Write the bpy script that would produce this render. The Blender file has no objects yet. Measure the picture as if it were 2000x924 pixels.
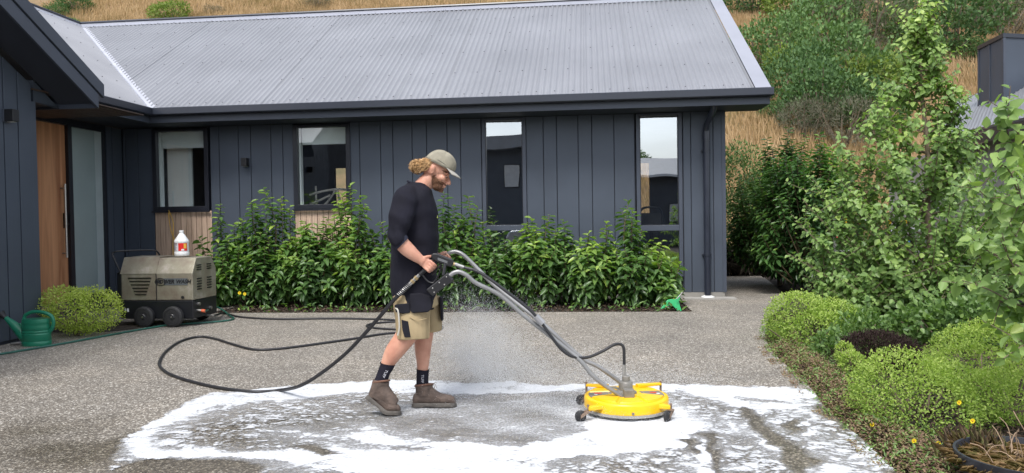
import bpy, bmesh, math, random
import numpy as np
from mathutils import Vector, Matrix, noise
from mathutils.geometry import tessellate_polygon

S = bpy.context.scene
COL = S.collection
rnd = random.Random(7)
R = math.radians

# ------------------------------------------------------------------ camera
CAM_H, FPX = 1.32, 1444.0
PITCH, ROLL = R(1.2), R(0.9)
c_f = Vector((0, math.cos(PITCH), -math.sin(PITCH)))
c_u0 = Vector((0, math.sin(PITCH), math.cos(PITCH)))
c_r = Vector((1, 0, 0)) * math.cos(ROLL) - c_u0 * math.sin(ROLL)
c_u = c_u0 * math.cos(ROLL) + Vector((1, 0, 0)) * math.sin(ROLL)
cam = bpy.data.cameras.new('camera')
cam.sensor_width = 36.0
cam.lens = FPX / 2000 * 36
cam.clip_start = 0.05
cam.clip_end = 600
cam_o = bpy.data.objects.new('camera', cam)
COL.objects.link(cam_o)
mw = Matrix((c_r, c_u, -c_f)).transposed().to_4x4()
mw.translation = (0, 0, CAM_H)
cam_o.matrix_world = mw
S.camera = cam_o

# ------------------------------------------------------------------ light
SUN_EL, SUN_AZ = R(58), R(200)      # azimuth measured clockwise from +Y
world = bpy.data.worlds.new("World")
S.world = world
world.use_nodes = True
wn = world.node_tree
bg = wn.nodes['Background']
sky = wn.nodes.new('ShaderNodeTexSky')
sky.sky_type = 'NISHITA'
sky.sun_disc = False
sky.sun_elevation = SUN_EL
sky.sun_rotation = SUN_AZ
sky.air_density = 1.0
sky.dust_density = 2.0
sky.ozone_density = 1.0
hs_ = wn.nodes.new('ShaderNodeHueSaturation')
hs_.inputs['Saturation'].default_value = 0.42
wn.links.new(sky.outputs[0], hs_.inputs['Color'])
wtc = wn.nodes.new('ShaderNodeTexCoord')
wmp = wn.nodes.new('ShaderNodeMapping')
wmp.inputs['Scale'].default_value = (1, 1, 4)
wn.links.new(wtc.outputs['Generated'], wmp.inputs['Vector'])
wnz = wn.nodes.new('ShaderNodeTexNoise')
wnz.inputs['Scale'].default_value = 2.2
wnz.inputs['Detail'].default_value = 6
wn.links.new(wmp.outputs[0], wnz.inputs['Vector'])
wrp = wn.nodes.new('ShaderNodeMapRange')
wrp.inputs['From Min'].default_value = 0.3
wrp.inputs['From Max'].default_value = 0.7
wrp.inputs['To Min'].default_value = 0.78
wrp.inputs['To Max'].default_value = 1.22
wn.links.new(wnz.outputs['Fac'], wrp.inputs['Value'])
wml = wn.nodes.new('ShaderNodeVectorMath')
wml.operation = 'SCALE'
wn.links.new(hs_.outputs[0], wml.inputs[0])
wn.links.new(wrp.outputs[0], wml.inputs['Scale'])
wn.links.new(wml.outputs[0], bg.inputs[0])
bg.inputs[1].default_value = 0.14
sun = bpy.data.lights.new('sun', 'SUN')
sun.energy = 1.5
sun.angle = R(16)
sun.color = (1.0, 0.97, 0.92)
sun_o = bpy.data.objects.new('sun', sun)
COL.objects.link(sun_o)
sdir = Vector((math.sin(SUN_AZ) * math.cos(SUN_EL), math.cos(SUN_AZ) * math.cos(SUN_EL), math.sin(SUN_EL)))
sun_o.rotation_euler = (-sdir).to_track_quat('-Z', 'Y').to_euler()
S.view_settings.view_transform = 'Standard'
S.view_settings.look = 'None'
S.view_settings.exposure = 1.15
S.view_settings.gamma = 1.0


# ------------------------------------------------------------------ photo geometry helpers (a pixel of the 2000 px photo -> a point on a known plane)
def ray(x, y):
    return c_f + c_r * ((x - 1000) / FPX) - c_u * ((y - 462) / FPX)
CAMP = Vector((0, 0, CAM_H))
def gz(x, y, z=0.0):
    d = ray(x, y)
    return CAMP + d * ((z - CAM_H) / d.z)
def gy(x, y, Y):
    d = ray(x, y)
    return CAMP + d * (Y / d.y)

# ------------------------------------------------------------------ scene graph helpers
ROOTM = {}
def thing(name, label, cat, loc=(0, 0, 0), rotz=0.0, group=None):
    o = bpy.data.objects.new(name, None)
    COL.objects.link(o)
    o.empty_display_size = 0.2
    o.location = loc
    o.rotation_euler = (0, 0, rotz)
    o['label'] = label
    o['category'] = cat
    if group:
        o['group'] = group
    ROOTM[o.name] = Matrix.Translation(Vector(loc)) @ Matrix.Rotation(rotz, 4, 'Z')
    return o
def tag(o, label, cat, group=None):
    o['label'] = label
    o['category'] = cat
    if group:
        o['group'] = group
    return o
def struct(o):
    o['kind'] = 'structure'
    return o
def stuff(o):
    o['kind'] = 'stuff'
    return o

def link_mesh(name, me, mat, parent=None, smooth=False):
    if mat is not None and len(me.materials) == 0:
        me.materials.append(mat)
    if smooth:
        me.polygons.foreach_set('use_smooth', [True] * len(me.polygons))
    o = bpy.data.objects.new(name, me)
    COL.objects.link(o)
    if parent is not None:
        o.parent = parent
        ROOTM[o.name] = ROOTM.get(parent.name, Matrix.Identity(4))
    return o

def catmull(pts, n=8):
    P = [Vector(p) for p in pts]
    if len(P) < 3:
        return P
    P = [P[0] * 2 - P[1]] + P + [P[-1] * 2 - P[-2]]
    out = []
    for i in range(1, len(P) - 2):
        a, b, c, d = P[i - 1], P[i], P[i + 1], P[i + 2]
        for k in range(n):
            t = k / n
            out.append(0.5 * ((2 * b) + (c - a) * t + (2 * a - 5 * b + 4 * c - d) * t * t + (3 * b - a - 3 * c + d) * t ** 3))
    out.append(P[-2])
    return out

class MB:
    def __init__(s):
        s.v, s.f = [], []
    def add(s, vs, fs):
        b = len(s.v)
        s.v += [Vector(v) for v in vs]
        s.f += [tuple(b + i for i in f) for f in fs]
        return s
    def box(s, x0, x1, y0, y1, z0, z1):
        return s.add([(x0, y0, z0), (x1, y0, z0), (x1, y1, z0), (x0, y1, z0), (x0, y0, z1), (x1, y0, z1), (x1, y1, z1), (x0, y1, z1)],
                     [(0, 3, 2, 1), (4, 5, 6, 7), (0, 1, 5, 4), (1, 2, 6, 5), (2, 3, 7, 6), (3, 0, 4, 7)])
    def hexa(s, p):      # 8 points: bottom loop then top loop
        return s.add(p, [(0, 3, 2, 1), (4, 5, 6, 7), (0, 1, 5, 4), (1, 2, 6, 5), (2, 3, 7, 6), (3, 0, 4, 7)])
    def prism(s, poly, ext):   # planar polygon (list of 3-D pts) extruded by vector ext
        n = len(poly)
        e = Vector(ext)
        a = [Vector(p) for p in poly]
        return s.add(a + [p + e for p in a], [tuple(range(n - 1, -1, -1)), tuple(range(n, 2 * n))] + [(i, (i + 1) % n, n + (i + 1) % n, n + i) for i in range(n)])
    def rings(s, rr, cap=True):
        n = len(rr[0])
        b = len(s.v)
        for r_ in rr:
            s.v += [Vector(v) for v in r_]
        for i in range(len(rr) - 1):
            for j in range(n):
                k = (j + 1) % n
                s.f.append((b + i * n + j, b + i * n + k, b + (i + 1) * n + k, b + (i + 1) * n + j))
        if cap:
            s.f.append(tuple(b + j for j in range(n - 1, -1, -1)))
            s.f.append(tuple(b + (len(rr) - 1) * n + j for j in range(n)))
        return s
    def tube(s, pts, r, seg=8, cap=True):
        pts = [Vector(p) for p in pts]
        rs = r if isinstance(r, (list, tuple)) else [r] * len(pts)
        up = None
        rr = []
        for i, p in enumerate(pts):
            t = (pts[min(i + 1, len(pts) - 1)] - pts[max(i - 1, 0)])
            if t.length < 1e-9:
                t = Vector((0, 0, 1))
            t.normalize()
            if up is None:
                up = t.orthogonal().normalized()
            up = (up - t * up.dot(t))
            if up.length < 1e-6:
                up = t.orthogonal()
            up.normalize()
            w = t.cross(up)
            rr.append([p + (up * math.cos(a) + w * math.sin(a)) * rs[i] for a in [2 * math.pi * k / seg for k in range(seg)]])
        return s.rings(rr, cap)
    def cyl(s, a, b, r0, r1=None, seg=16):
        return s.tube([a, b], [r0, r1 if r1 is not None else r0], seg)
    def lathe(s, prof, c=(0, 0, 0), seg=24, axis='Z'):
        c = Vector(c)
        rr = []
        for (r_, z) in prof:
            ring = []
            for k in range(seg):
                a = 2 * math.pi * k / seg
                x, y = r_ * math.cos(a), r_ * math.sin(a)
                if axis == 'Z':
                    ring.append(c + Vector((x, y, z)))
                elif axis == 'Y':
                    ring.append(c + Vector((x, z, y)))
                else:
                    ring.append(c + Vector((z, x, y)))
            rr.append(ring)
        return s.rings(rr, True)
    def ell(s, c, r, M=None, seg=16, rin=10):
        c = Vector(c)
        M = M or Matrix.Identity(3)
        rr = []
        for i in range(1, rin):
            th = math.pi * i / rin
            rr.append([c + M @ Vector((r[0] * math.sin(th) * math.cos(a), r[1] * math.sin(th) * math.sin(a), r[2] * math.cos(th))) for a in [2 * math.pi * k / seg for k in range(seg)]])
        b = len(s.v)
        s.rings(rr, False)
        t = len(s.v)
        s.v += [c + M @ Vector((0, 0, r[2])), c + M @ Vector((0, 0, -r[2]))]
        e = b + (rin - 2) * seg
        for j in range(seg):
            k = (j + 1) % seg
            s.f.append((t, b + k, b + j))
            s.f.append((t + 1, e + j, e + k))
        return s
    def mesh(s, name='mesh'):
        me = bpy.data.meshes.new(name)
        me.from_pydata([tuple(v) for v in s.v], [], s.f)
        me.validate()
        return me
    def build(s, name, mat, parent=None, smooth=False, world=True, bevel=0.0, fix=False):
        if world and parent is not None:
            inv = ROOTM.get(parent.name, Matrix.Identity(4)).inverted()
            s.v = [inv @ v for v in s.v]
        me = s.mesh(name)
        if fix:
            bm = bmesh.new(); bm.from_mesh(me)
            bmesh.ops.recalc_face_normals(bm, faces=bm.faces)
            bm.to_mesh(me); bm.free()
        o = link_mesh(name, me, mat, parent, smooth)
        if bevel > 0:
            m = o.modifiers.new('bevel', 'BEVEL')
            m.width = bevel
            m.segments = 2
            m.limit_method = 'ANGLE'
            m.angle_limit = R(35)
        if smooth:
            try:
                me.set_sharp_from_angle(angle=R(50))
            except Exception:
                pass
        return o

def bake(mb, mods, after=None):
    """remesh a set of overlapping closed shapes into one continuous surface"""
    me = mb.mesh('tmp')
    bm = bmesh.new(); bm.from_mesh(me)
    bmesh.ops.recalc_face_normals(bm, faces=bm.faces)
    bm.to_mesh(me); bm.free()
    o = bpy.data.objects.new('tmp', me)
    COL.objects.link(o)
    for kind, props in mods:
        m = o.modifiers.new('m', kind)
        for k, v in props.items():
            setattr(m, k, v)
    dg = bpy.context.evaluated_depsgraph_get()
    me2 = bpy.data.meshes.new_from_object(o.evaluated_get(dg))
    bpy.data.objects.remove(o)
    if after:
        n = len(me2.vertices)
        co = np.empty(n * 3); me2.vertices.foreach_get('co', co)
        no = np.empty(n * 3); me2.vertices.foreach_get('normal', no)
        co = co.reshape(-1, 3); no = no.reshape(-1, 3)
        co = after(co, no)
        me2.vertices.foreach_set('co', co.ravel())
        me2.update()
    return me2

def place_world(me, parent):
    inv = ROOTM.get(parent.name, Matrix.Identity(4)).inverted()
    me.transform(inv)
    return me

# ------------------------------------------------------------------ materials
def new_mat(name):
    m = bpy.data.materials.new(name)
    m.use_nodes = True
    nt = m.node_tree
    return m, nt, nt.nodes['Principled BSDF']
def N(nt, t, **kw):
    n = nt.nodes.new(t)
    for k, v in kw.items():
        setattr(n, k, v)
    return n
def ramp(nt, stops, interp='LINEAR'):
    n = nt.nodes.new('ShaderNodeValToRGB')
    n.color_ramp.interpolation = interp
    while len(n.color_ramp.elements) < len(stops):
        n.color_ramp.elements.new(0.5)
    for e, (p, c) in zip(n.color_ramp.elements, stops):
        e.position = p
        e.color = (c[0], c[1], c[2], 1) if not isinstance(c, float) else (c, c, c, 1)
    return n

def pmat(name, col, rough=0.5, metal=0.0, var=0.12, vs=4.0, bump=0.0, bs=60.0, spec=0.5, stretch=(1, 1, 1), fine=0.0, coat=0.0):
    m, nt, p = new_mat(name)
    L = nt.links
    tc = N(nt, 'ShaderNodeTexCoord')
    mp = N(nt, 'ShaderNodeMapping')
    mp.inputs['Scale'].default_value = stretch
    L.new(tc.outputs['Object'], mp.inputs['Vector'])
    nz = N(nt, 'ShaderNodeTexNoise')
    nz.inputs['Scale'].default_value = vs
    nz.inputs['Detail'].default_value = 6
    L.new(mp.outputs[0], nz.inputs['Vector'])
    lo = tuple(max(0, c * (1 - var)) for c in col)
    hi = tuple(c * (1 + var) for c in col)
    rp = ramp(nt, [(0.3, lo), (0.7, hi)])
    L.new(nz.outputs['Fac'], rp.inputs[0])
    L.new(rp.outputs[0], p.inputs['Base Color'])
    p.inputs['Roughness'].default_value = rough
    if rough > 0.08:
        mr = N(nt, 'ShaderNodeMapRange')
        mr.inputs['To Min'].default_value = rough * 0.85
        mr.inputs['To Max'].default_value = min(1, rough * 1.15)
        L.new(nz.outputs['Fac'], mr.inputs['Value'])
        L.new(mr.outputs[0], p.inputs['Roughness'])
    p.inputs['Metallic'].default_value = metal
    p.inputs['Specular IOR Level'].default_value = spec
    p.inputs['Coat Weight'].default_value = coat
    if bump > 0:
        n2 = N(nt, 'ShaderNodeTexNoise')
        n2.inputs['Scale'].default_value = bs
        n2.inputs['Detail'].default_value = 5
        L.new(mp.outputs[0], n2.inputs['Vector'])
        b = N(nt, 'ShaderNodeBump')
        b.inputs['Strength'].default_value = bump
        b.inputs['Distance'].default_value = 0.01
        L.new(n2.outputs['Fac'], b.inputs['Height'])
        L.new(b.outputs[0], p.inputs['Normal'])
    return m

def wood_mat(name, c0, c1, scale=(30, 30, 1.2), rough=0.6, rand=True):
    m, nt, p = new_mat(name)
    L = nt.links
    tc = N(nt, 'ShaderNodeTexCoord')
    mp = N(nt, 'ShaderNodeMapping')
    mp.inputs['Scale'].default_value = scale
    L.new(tc.outputs['Object'], mp.inputs['Vector'])
    nz = N(nt, 'ShaderNodeTexNoise')
    nz.inputs['Scale'].default_value = 1.0
    nz.inputs['Detail'].default_value = 7
    nz.inputs['Distortion'].default_value = 1.2
    L.new(mp.outputs[0], nz.inputs['Vector'])
    rp = ramp(nt, [(0.3, c0), (0.7, c1)])
    L.new(nz.outputs['Fac'], rp.inputs[0])
    oi = N(nt, 'ShaderNodeObjectInfo')
    mr = N(nt, 'ShaderNodeMapRange')
    mr.inputs['To Min'].default_value = 0.82 if rand else 1.0
    mr.inputs['To Max'].default_value = 1.12 if rand else 1.0
    L.new(oi.outputs['Random'], mr.inputs['Value'])
    mx = N(nt, 'ShaderNodeVectorMath', operation='SCALE')
    L.new(rp.outputs[0], mx.inputs[0])
    L.new(mr.outputs[0], mx.inputs['Scale'])
    L.new(mx.outputs[0], p.inputs['Base Color'])
    p.inputs['Roughness'].default_value = rough
    b = N(nt, 'ShaderNodeBump')
    b.inputs['Strength'].default_value = 0.25
    b.inputs['Distance'].default_value = 0.004
    L.new(nz.outputs['Fac'], b.inputs['Height'])
    L.new(b.outputs[0], p.inputs['Normal'])
    return m

def leaf_mat(name, dark, mid, light, trans=0.35, rough=0.4, spec=0.4):
    m, nt, p = new_mat(name)
    L = nt.links
    at = N(nt, 'ShaderNodeAttribute')
    at.attribute_name = 'tint'
    rp = ramp(nt, [(0.0, dark), (0.5, mid), (1.0, light)])
    L.new(at.outputs['Fac'], rp.inputs[0])
    L.new(rp.outputs[0], p.inputs['Base Color'])
    p.inputs['Roughness'].default_value = rough
    p.inputs['Specular IOR Level'].default_value = spec
    tr = N(nt, 'ShaderNodeBsdfTranslucent')
    sc = N(nt, 'ShaderNodeVectorMath', operation='MULTIPLY')
    sc.inputs[1].default_value = (1.3, 1.5, 0.6)
    L.new(rp.outputs[0], sc.inputs[0])
    L.new(sc.outputs[0], tr.inputs['Color'])
    mx = N(nt, 'ShaderNodeMixShader')
    mx.inputs[0].default_value = trans
    L.new(p.outputs[0], mx.inputs[1])
    L.new(tr.outputs[0], mx.inputs[2])
    L.new(mx.outputs[0], nt.nodes['Material Output'].inputs['Surface'])
    return m

def glass_mat(name, refl=0.4, tintc=(0.9, 0.95, 0.95)):
    m, nt, p = new_mat(name)
    L = nt.links
    nt.nodes.remove(p)
    t = N(nt, 'ShaderNodeBsdfTransparent')
    t.inputs[0].default_value = (*tintc, 1)
    g = N(nt, 'ShaderNodeBsdfGlossy')
    g.inputs['Roughness'].default_value = 0.0
    g.inputs['Color'].default_value = (0.92, 0.96, 1.0, 1)
    # the panes are a little wavy, as real double glazing is
    tc = N(nt, 'ShaderNodeTexCoord')
    nz = N(nt, 'ShaderNodeTexNoise')
    nz.inputs['Scale'].default_value = 1.1
    nz.inputs['Detail'].default_value = 1
    L.new(tc.outputs['Object'], nz.inputs['Vector'])
    b = N(nt, 'ShaderNodeBump')
    b.inputs['Strength'].default_value = 0.12
    b.inputs['Distance'].default_value = 0.02
    L.new(nz.outputs['Fac'], b.inputs['Height'])
    L.new(b.outputs[0], g.inputs['Normal'])
    mx = N(nt, 'ShaderNodeMixShader')
    mx.inputs[0].default_value = refl
    L.new(t.outputs[0], mx.inputs[1])
    L.new(g.outputs[0], mx.inputs[2])
    L.new(mx.outputs[0], nt.nodes['Material Output'].inputs['Surface'])
    return m

M = {}
M['clad'] = pmat('dark_cladding_paint', (0.056, 0.069, 0.093), 0.5, var=0.10, vs=1.5, bump=0.08, bs=150, spec=0.4)
M['clad_back'] = pmat('joint_backing', (0.022, 0.026, 0.038), 0.8)
M['trim'] = pmat('dark_trim_paint', (0.055, 0.065, 0.088), 0.45, var=0.08, vs=2, spec=0.4)
M['gutter'] = pmat('gutter_steel', (0.020, 0.024, 0.036), 0.35, var=0.08, vs=2)
M['soffit'] = pmat('soffit_paint', (0.03, 0.035, 0.05), 0.6)
M['roof'] = pmat('roof_steel', (0.275, 0.28, 0.30), 0.34, metal=0.35, var=0.10, vs=0.7, spec=0.55)
M['flash'] = pmat('flashing_steel', (0.36, 0.37, 0.42), 0.34, metal=0.35, var=0.06, vs=2)
M['frame'] = pmat('window_aluminium', (0.014, 0.016, 0.024), 0.4, var=0.05)
M['glass'] = glass_mat('window_glass', 0.42)
M['glass_clear'] = glass_mat('window_glass_clear', 0.17)
M['cedar'] = wood_mat('pale_timber', (0.36, 0.25, 0.18), (0.60, 0.44, 0.33), (45, 45, 2.0), 0.7)
M['door'] = wood_mat('cedar_door', (0.32, 0.125, 0.055), (0.66, 0.33, 0.17), (3, 7, 0.35), 0.45, False)
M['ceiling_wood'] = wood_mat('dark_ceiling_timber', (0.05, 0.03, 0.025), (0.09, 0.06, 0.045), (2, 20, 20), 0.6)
M['frosted'] = pmat('frosted_glass', (0.30, 0.37, 0.38), 0.25, var=0.12, vs=0.8, spec=0.5)
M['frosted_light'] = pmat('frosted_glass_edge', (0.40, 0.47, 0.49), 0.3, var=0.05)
M['blind'] = pmat('roller_blind', (0.78, 0.80, 0.78), 0.8, var=0.04)
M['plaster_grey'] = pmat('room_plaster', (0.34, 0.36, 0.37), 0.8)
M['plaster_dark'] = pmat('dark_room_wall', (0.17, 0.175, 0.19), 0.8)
M['steel'] = pmat('brushed_steel', (0.45, 0.44, 0.42), 0.35, metal=0.9, var=0.15, vs=20, stretch=(1, 1, 8))
M['black'] = pmat('black_plastic', (0.012, 0.012, 0.014), 0.45)
M['rubber'] = pmat('black_rubber', (0.018, 0.018, 0.020), 0.6, bump=0.2, bs=200)
M['white'] = pmat('white_plastic', (0.75, 0.76, 0.76), 0.4, var=0.04)

# --- exposed aggregate
def aggregate():
    m, nt, p = new_mat('exposed_aggregate')
    L = nt.links
    tc = N(nt, 'ShaderNodeTexCoord')
    v = N(nt, 'ShaderNodeTexVoronoi')
    v.inputs['Scale'].default_value = 80
    L.new(tc.outputs['Object'], v.inputs['Vector'])
    sp = N(nt, 'ShaderNodeSeparateColor')
    L.new(v.outputs['Color'], sp.inputs[0])
    stones = ramp(nt, [(0.0, (0.07, 0.063, 0.056)), (0.25, (0.14, 0.126, 0.11)), (0.5, (0.23, 0.211, 0.186)), (0.75, (0.34, 0.317, 0.285)), (0.92, (0.50, 0.48, 0.445)), (1.0, (0.66, 0.65, 0.62))])
    L.new(sp.outputs[0], stones.inputs[0])
    # mortar between the stones
    mort = ramp(nt, [(0.0, 0.0), (0.45, 0.0), (0.68, 1.0)])
    L.new(v.outputs['Distance'], mort.inputs[0])
    mix1 = N(nt, 'ShaderNodeMixRGB')
    mix1.inputs[2].default_value = (0.15, 0.135, 0.118, 1)
    L.new(mort.outputs[0], mix1.inputs[0])
    L.new(stones.outputs[0], mix1.inputs[1])
    # broad patches of dust and damp
    nz = N(nt, 'ShaderNodeTexNoise')
    nz.inputs['Scale'].default_value = 0.8
    nz.inputs['Detail'].default_value = 8
    nz.inputs['Roughness'].default_value = 0.65
    L.new(tc.outputs['Object'], nz.inputs['Vector'])
    pr = ramp(nt, [(0.3, (0.78, 0.77, 0.75)), (0.5, (1.0, 0.98, 0.94)), (0.72, (1.25, 1.2, 1.12))])
    L.new(nz.outputs['Fac'], pr.inputs[0])
    mul = N(nt, 'ShaderNodeMixRGB', blend_type='MULTIPLY')
    mul.inputs[0].default_value = 1
    L.new(mix1.outputs[0], mul.inputs[1])
    L.new(pr.outputs[0], mul.inputs[2])
    # wet area round the washing: an irregular patch of the slab
    mp = N(nt, 'ShaderNodeMapping')
    mp.inputs['Location'].default_value = (-0.3 / 4.0, -4.45 / 1.25, 0)
    mp.inputs['Scale'].default_value = (1 / 4.0, 1 / 1.25, 0)
    L.new(tc.outputs['Object'], mp.inputs['Vector'])
    ln = N(nt, 'ShaderNodeVectorMath', operation='LENGTH')
    L.new(mp.outputs[0], ln.inputs[0])
    n3 = N(nt, 'ShaderNodeTexNoise')
    n3.inputs['Scale'].default_value = 1.7
    n3.inputs['Detail'].default_value = 5
    L.new(tc.outputs['Object'], n3.inputs['Vector'])
    ad = N(nt, 'ShaderNodeMath', operation='ADD')
    L.new(ln.outputs['Value'], ad.inputs[0])
    L.new(n3.outputs['Fac'], ad.inputs[1])
    wet = ramp(nt, [(0.0, 1.0), (0.58, 1.0), (0.75, 0.0)])
    sc = N(nt, 'ShaderNodeMath', operation='MULTIPLY')
    sc.inputs[1].default_value = 0.5
    L.new(ad.outputs[0], sc.inputs[0])
    L.new(sc.outputs[0], wet.inputs[0])
    mw_ = N(nt, 'ShaderNodeMixRGB', blend_type='MULTIPLY')
    mw_.inputs[2].default_value = (0.50, 0.475, 0.42, 1)
    L.new(wet.outputs[0], mw_.inputs[0])
    L.new(mul.outputs[0], mw_.inputs[1])
    L.new(mw_.outputs[0], p.inputs['Base Color'])
    rr = N(nt, 'ShaderNodeMapRange')
    rr.inputs['To Min'].default_value = 0.75
    rr.inputs['To Max'].default_value = 0.32
    L.new(wet.outputs[0], rr.inputs['Value'])
    L.new(rr.outputs[0], p.inputs['Roughness'])
    b = N(nt, 'ShaderNodeBump')
    b.invert = True
    b.inputs['Strength'].default_value = 0.6
    b.inputs['Distance'].default_value = 0.006
    L.new(v.outputs['Distance'], b.inputs['Height'])
    L.new(b.outputs[0], p.inputs['Normal'])
    return m
M['aggregate'] = aggregate()

def soil():
    m, nt, p = new_mat('dark_mulch_soil')
    L = nt.links
    tc = N(nt, 'ShaderNodeTexCoord')
    nz = N(nt, 'ShaderNodeTexNoise')
    nz.inputs['Scale'].default_value = 14
    nz.inputs['Detail'].default_value = 9
    L.new(tc.outputs['Object'], nz.inputs['Vector'])
    rp = ramp(nt, [(0.3, (0.012, 0.010, 0.008)), (0.55, (0.04, 0.03, 0.022)), (0.75, (0.10, 0.075, 0.05))])
    L.new(nz.outputs['Fac'], rp.inputs[0])
    L.new(rp.outputs[0], p.inputs['Base Color'])
    p.inputs['Roughness'].default_value = 0.95
    b = N(nt, 'ShaderNodeBump')
    b.inputs['Strength'].default_value = 0.9
    b.inputs['Distance'].default_value = 0.03
    L.new(nz.outputs['Fac'], b.inputs['Height'])
    L.new(b.outputs[0], p.inputs['Normal'])
    return m
M['soil'] = soil()

def hillmat():
    m, nt, p = new_mat('dry_grass_hill')
    L = nt.links
    tc = N(nt, 'ShaderNodeTexCoord')
    nz = N(nt, 'ShaderNodeTexNoise')
    nz.inputs['Scale'].default_value = 0.35
    nz.inputs['Detail'].default_value = 10
    nz.inputs['Roughness'].default_value = 0.7
    L.new(tc.outputs['Object'], nz.inputs['Vector'])
    rp = ramp(nt, [(0.30, (0.06, 0.06, 0.025)), (0.42, (0.13, 0.10, 0.045)), (0.55, (0.21, 0.135, 0.07)), (0.72, (0.28, 0.18, 0.10))])
    L.new(nz.outputs['Fac'], rp.inputs[0])
    L.new(rp.outputs[0], p.inputs['Base Color'])
    p.inputs['Roughness'].default_value = 0.95
    return m
M['hill'] = hillmat()

# ------------------------------------------------------------------ house frame: origin at the right front corner of the wall, x along the wall, y into the house
HC = Vector((3.503, 12.134, 0.0))
HA = -R(6)
HU = Vector((math.cos(HA), math.sin(HA), 0))
HV = Vector((-math.sin(HA), math.cos(HA), 0))
def hw(u, v, z=0.0):
    return HC + HU * u + HV * v + Vector((0, 0, z))
def wall_u(px, py=330):
    d = ray(px, py)
    t = (HC - CAMP).dot(HV) / d.dot(HV)
    return (CAMP + d * t - HC).dot(HU)
def side_v(px, py, u):
    d = ray(px, py)
    P0 = hw(u, 0)
    t = (P0 - CAMP).dot(HU) / d.dot(HU)
    return (CAMP + d * t - HC).dot(HV)
# ================================================================== GROUND
g = MB()
g.add([(-260, -260, -0.09), (260, -260, -0.09), (260, 300, -0.09), (-260, 300, -0.09)], [(0, 1, 2, 3)])
struct(g.build('ground', M['soil']))

EDGE_PX = [(1770, 938), (1735, 905), (1690, 862), (1650, 828), (1612, 795), (1590, 765), (1560, 735), (1530, 708), (1508, 685), (1494, 655), (1500, 625), (1520, 605), (1537, 585), (1515, 560), (1480, 532), (1468, 526)]
edge = [gz(*p) for p in EDGE_PX]
d0 = (edge[0] - edge[3]).normalized()
edge = [edge[0] + d0 * 18, edge[0] + d0 * 1.2] + edge
edge = edge[:2] + catmull(edge[2:], 3)
BEDF = -1.8
poly = [Vector((-22, -16, 0)), Vector((edge[0].x, -16, 0))] + [Vector((p.x, p.y, 0)) for p in edge]
poly += [hw(0.0, 6.3), hw(0.0, 0.06), hw(-0.78, 0.06), hw(-0.78, BEDF), hw(-7.95, BEDF), hw(-7.95, 0.06), hw(-14, 0.06), Vector((-22, 14, 0))]
tris = tessellate_polygon([poly])
d = MB()
n = len(poly)
d.v = [p.copy() for p in poly] + [p - Vector((0, 0, 0.12)) for p in poly]
d.f = [tuple(t) for t in tris] + [(i, (i + 1) % n, n + (i + 1) % n, n + i) for i in range(n)]
struct(d.build('driveway', M['aggregate'], fix=True))

def edge_x(y):
    P = edge
    for i in range(len(P) - 1):
        a, b = P[i], P[i + 1]
        if (a.y - y) * (b.y - y) <= 0 and abs(a.y - b.y) > 1e-6:
            return a.x + (b.x - a.x) * (y - a.y) / (b.y - a.y)
    return P[-1].x if y > P[-1].y else P[0].x
def bed_z(x, y):
    dd = x - edge_x(y)
    return -0.07 + min(max(dd, 0) * 0.6, 0.07) + 0.05 * noise.noise(Vector((x * 1.7, y * 1.7, 0))) * min(max(dd, 0), 1) + 0.012 * noise.noise(Vector((x * 9, y * 9, 3)))
def grid(name, xs, ys, zf, mat, parent=None):
    b = MB()
    for y in ys:
        for x in xs:
            b.v.append(Vector((x, y, zf(x, y))))
    w = len(xs)
    for j in range(len(ys) - 1):
        for i in range(w - 1):
            a = j * w + i
            b.f.append((a, a + 1, a + w + 1, a + w))
    return b.build(name, mat, parent, smooth=True)
fr = lambda a, b, n: [a + (b - a) * i / n for i in range(n + 1)]
struct(grid('garden_bed', fr(1.0, 9.0, 130), fr(1.5, 19.0, 200), bed_z, M['soil']))
hb = MB()
for j in range(14):
    for i in range(90):
        u, v = -7.95 + 7.17 * i / 89, BEDF + 1.86 * j / 13
        p = hw(u, v)
        hb.v.append(Vector((p.x, p.y, -0.05 + 0.05 * j / 13 + 0.02 * noise.noise(Vector((u * 3, v * 3, 0))) + 0.012 * noise.noise(Vector((u * 11, v * 11, 0))))))
for j in range(13):
    for i in range(89):
        a = j * 90 + i
        hb.f.append((a, a + 1, a + 91, a + 90))
struct(hb.build('garden_bed', M['soil'], smooth=True))
# small bed under the round box bush by the door
sb = MB()
c0 = gz(165, 645)
pts = []
for k in range(28):
    a = 2 * math.pi * k / 28
    rr = 1 + 0.12 * noise.noise(Vector((math.cos(a) * 2, math.sin(a) * 2, 5)))
    pts.append(Vector((c0.x + 0.1 + 0.62 * rr * math.cos(a), c0.y + 0.25 + 0.5 * rr * math.sin(a), 0.006)))
sb.v = pts; sb.f = [tuple(range(28))]
struct(sb.build('garden_bed', M['soil']))

# ---- hill
def hill_z(x, y):
    base = 21.0 + 0.8 * math.sin(x * 0.13)
    h = max(0.0, y - base) * 0.52
    h = h if h < 30 else 30 + (h - 30) * 0.2
    return -0.3 + h + 0.35 * noise.noise(Vector((x * 0.16, y * 0.16, 1))) * min(1, h) + 0.12 * noise.noise(Vector((x * 0.7, y * 0.7, 2))) * min(1, h)
ys = [20 + 0.5 * i for i in range(80)] + [60 + 3 * i for i in range(50)]
struct(grid('hill', fr(-90, 90, 240), ys, hill_z, M['hill']))
def hill_pt(px, py):
    dd = ray(px, py)
    t = 20.0
    while t < 120:
        p = CAMP + dd * (t / dd.y)
        if p.z < hill_z(p.x, p.y):
            return p
        t += 0.15
    return p

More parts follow.
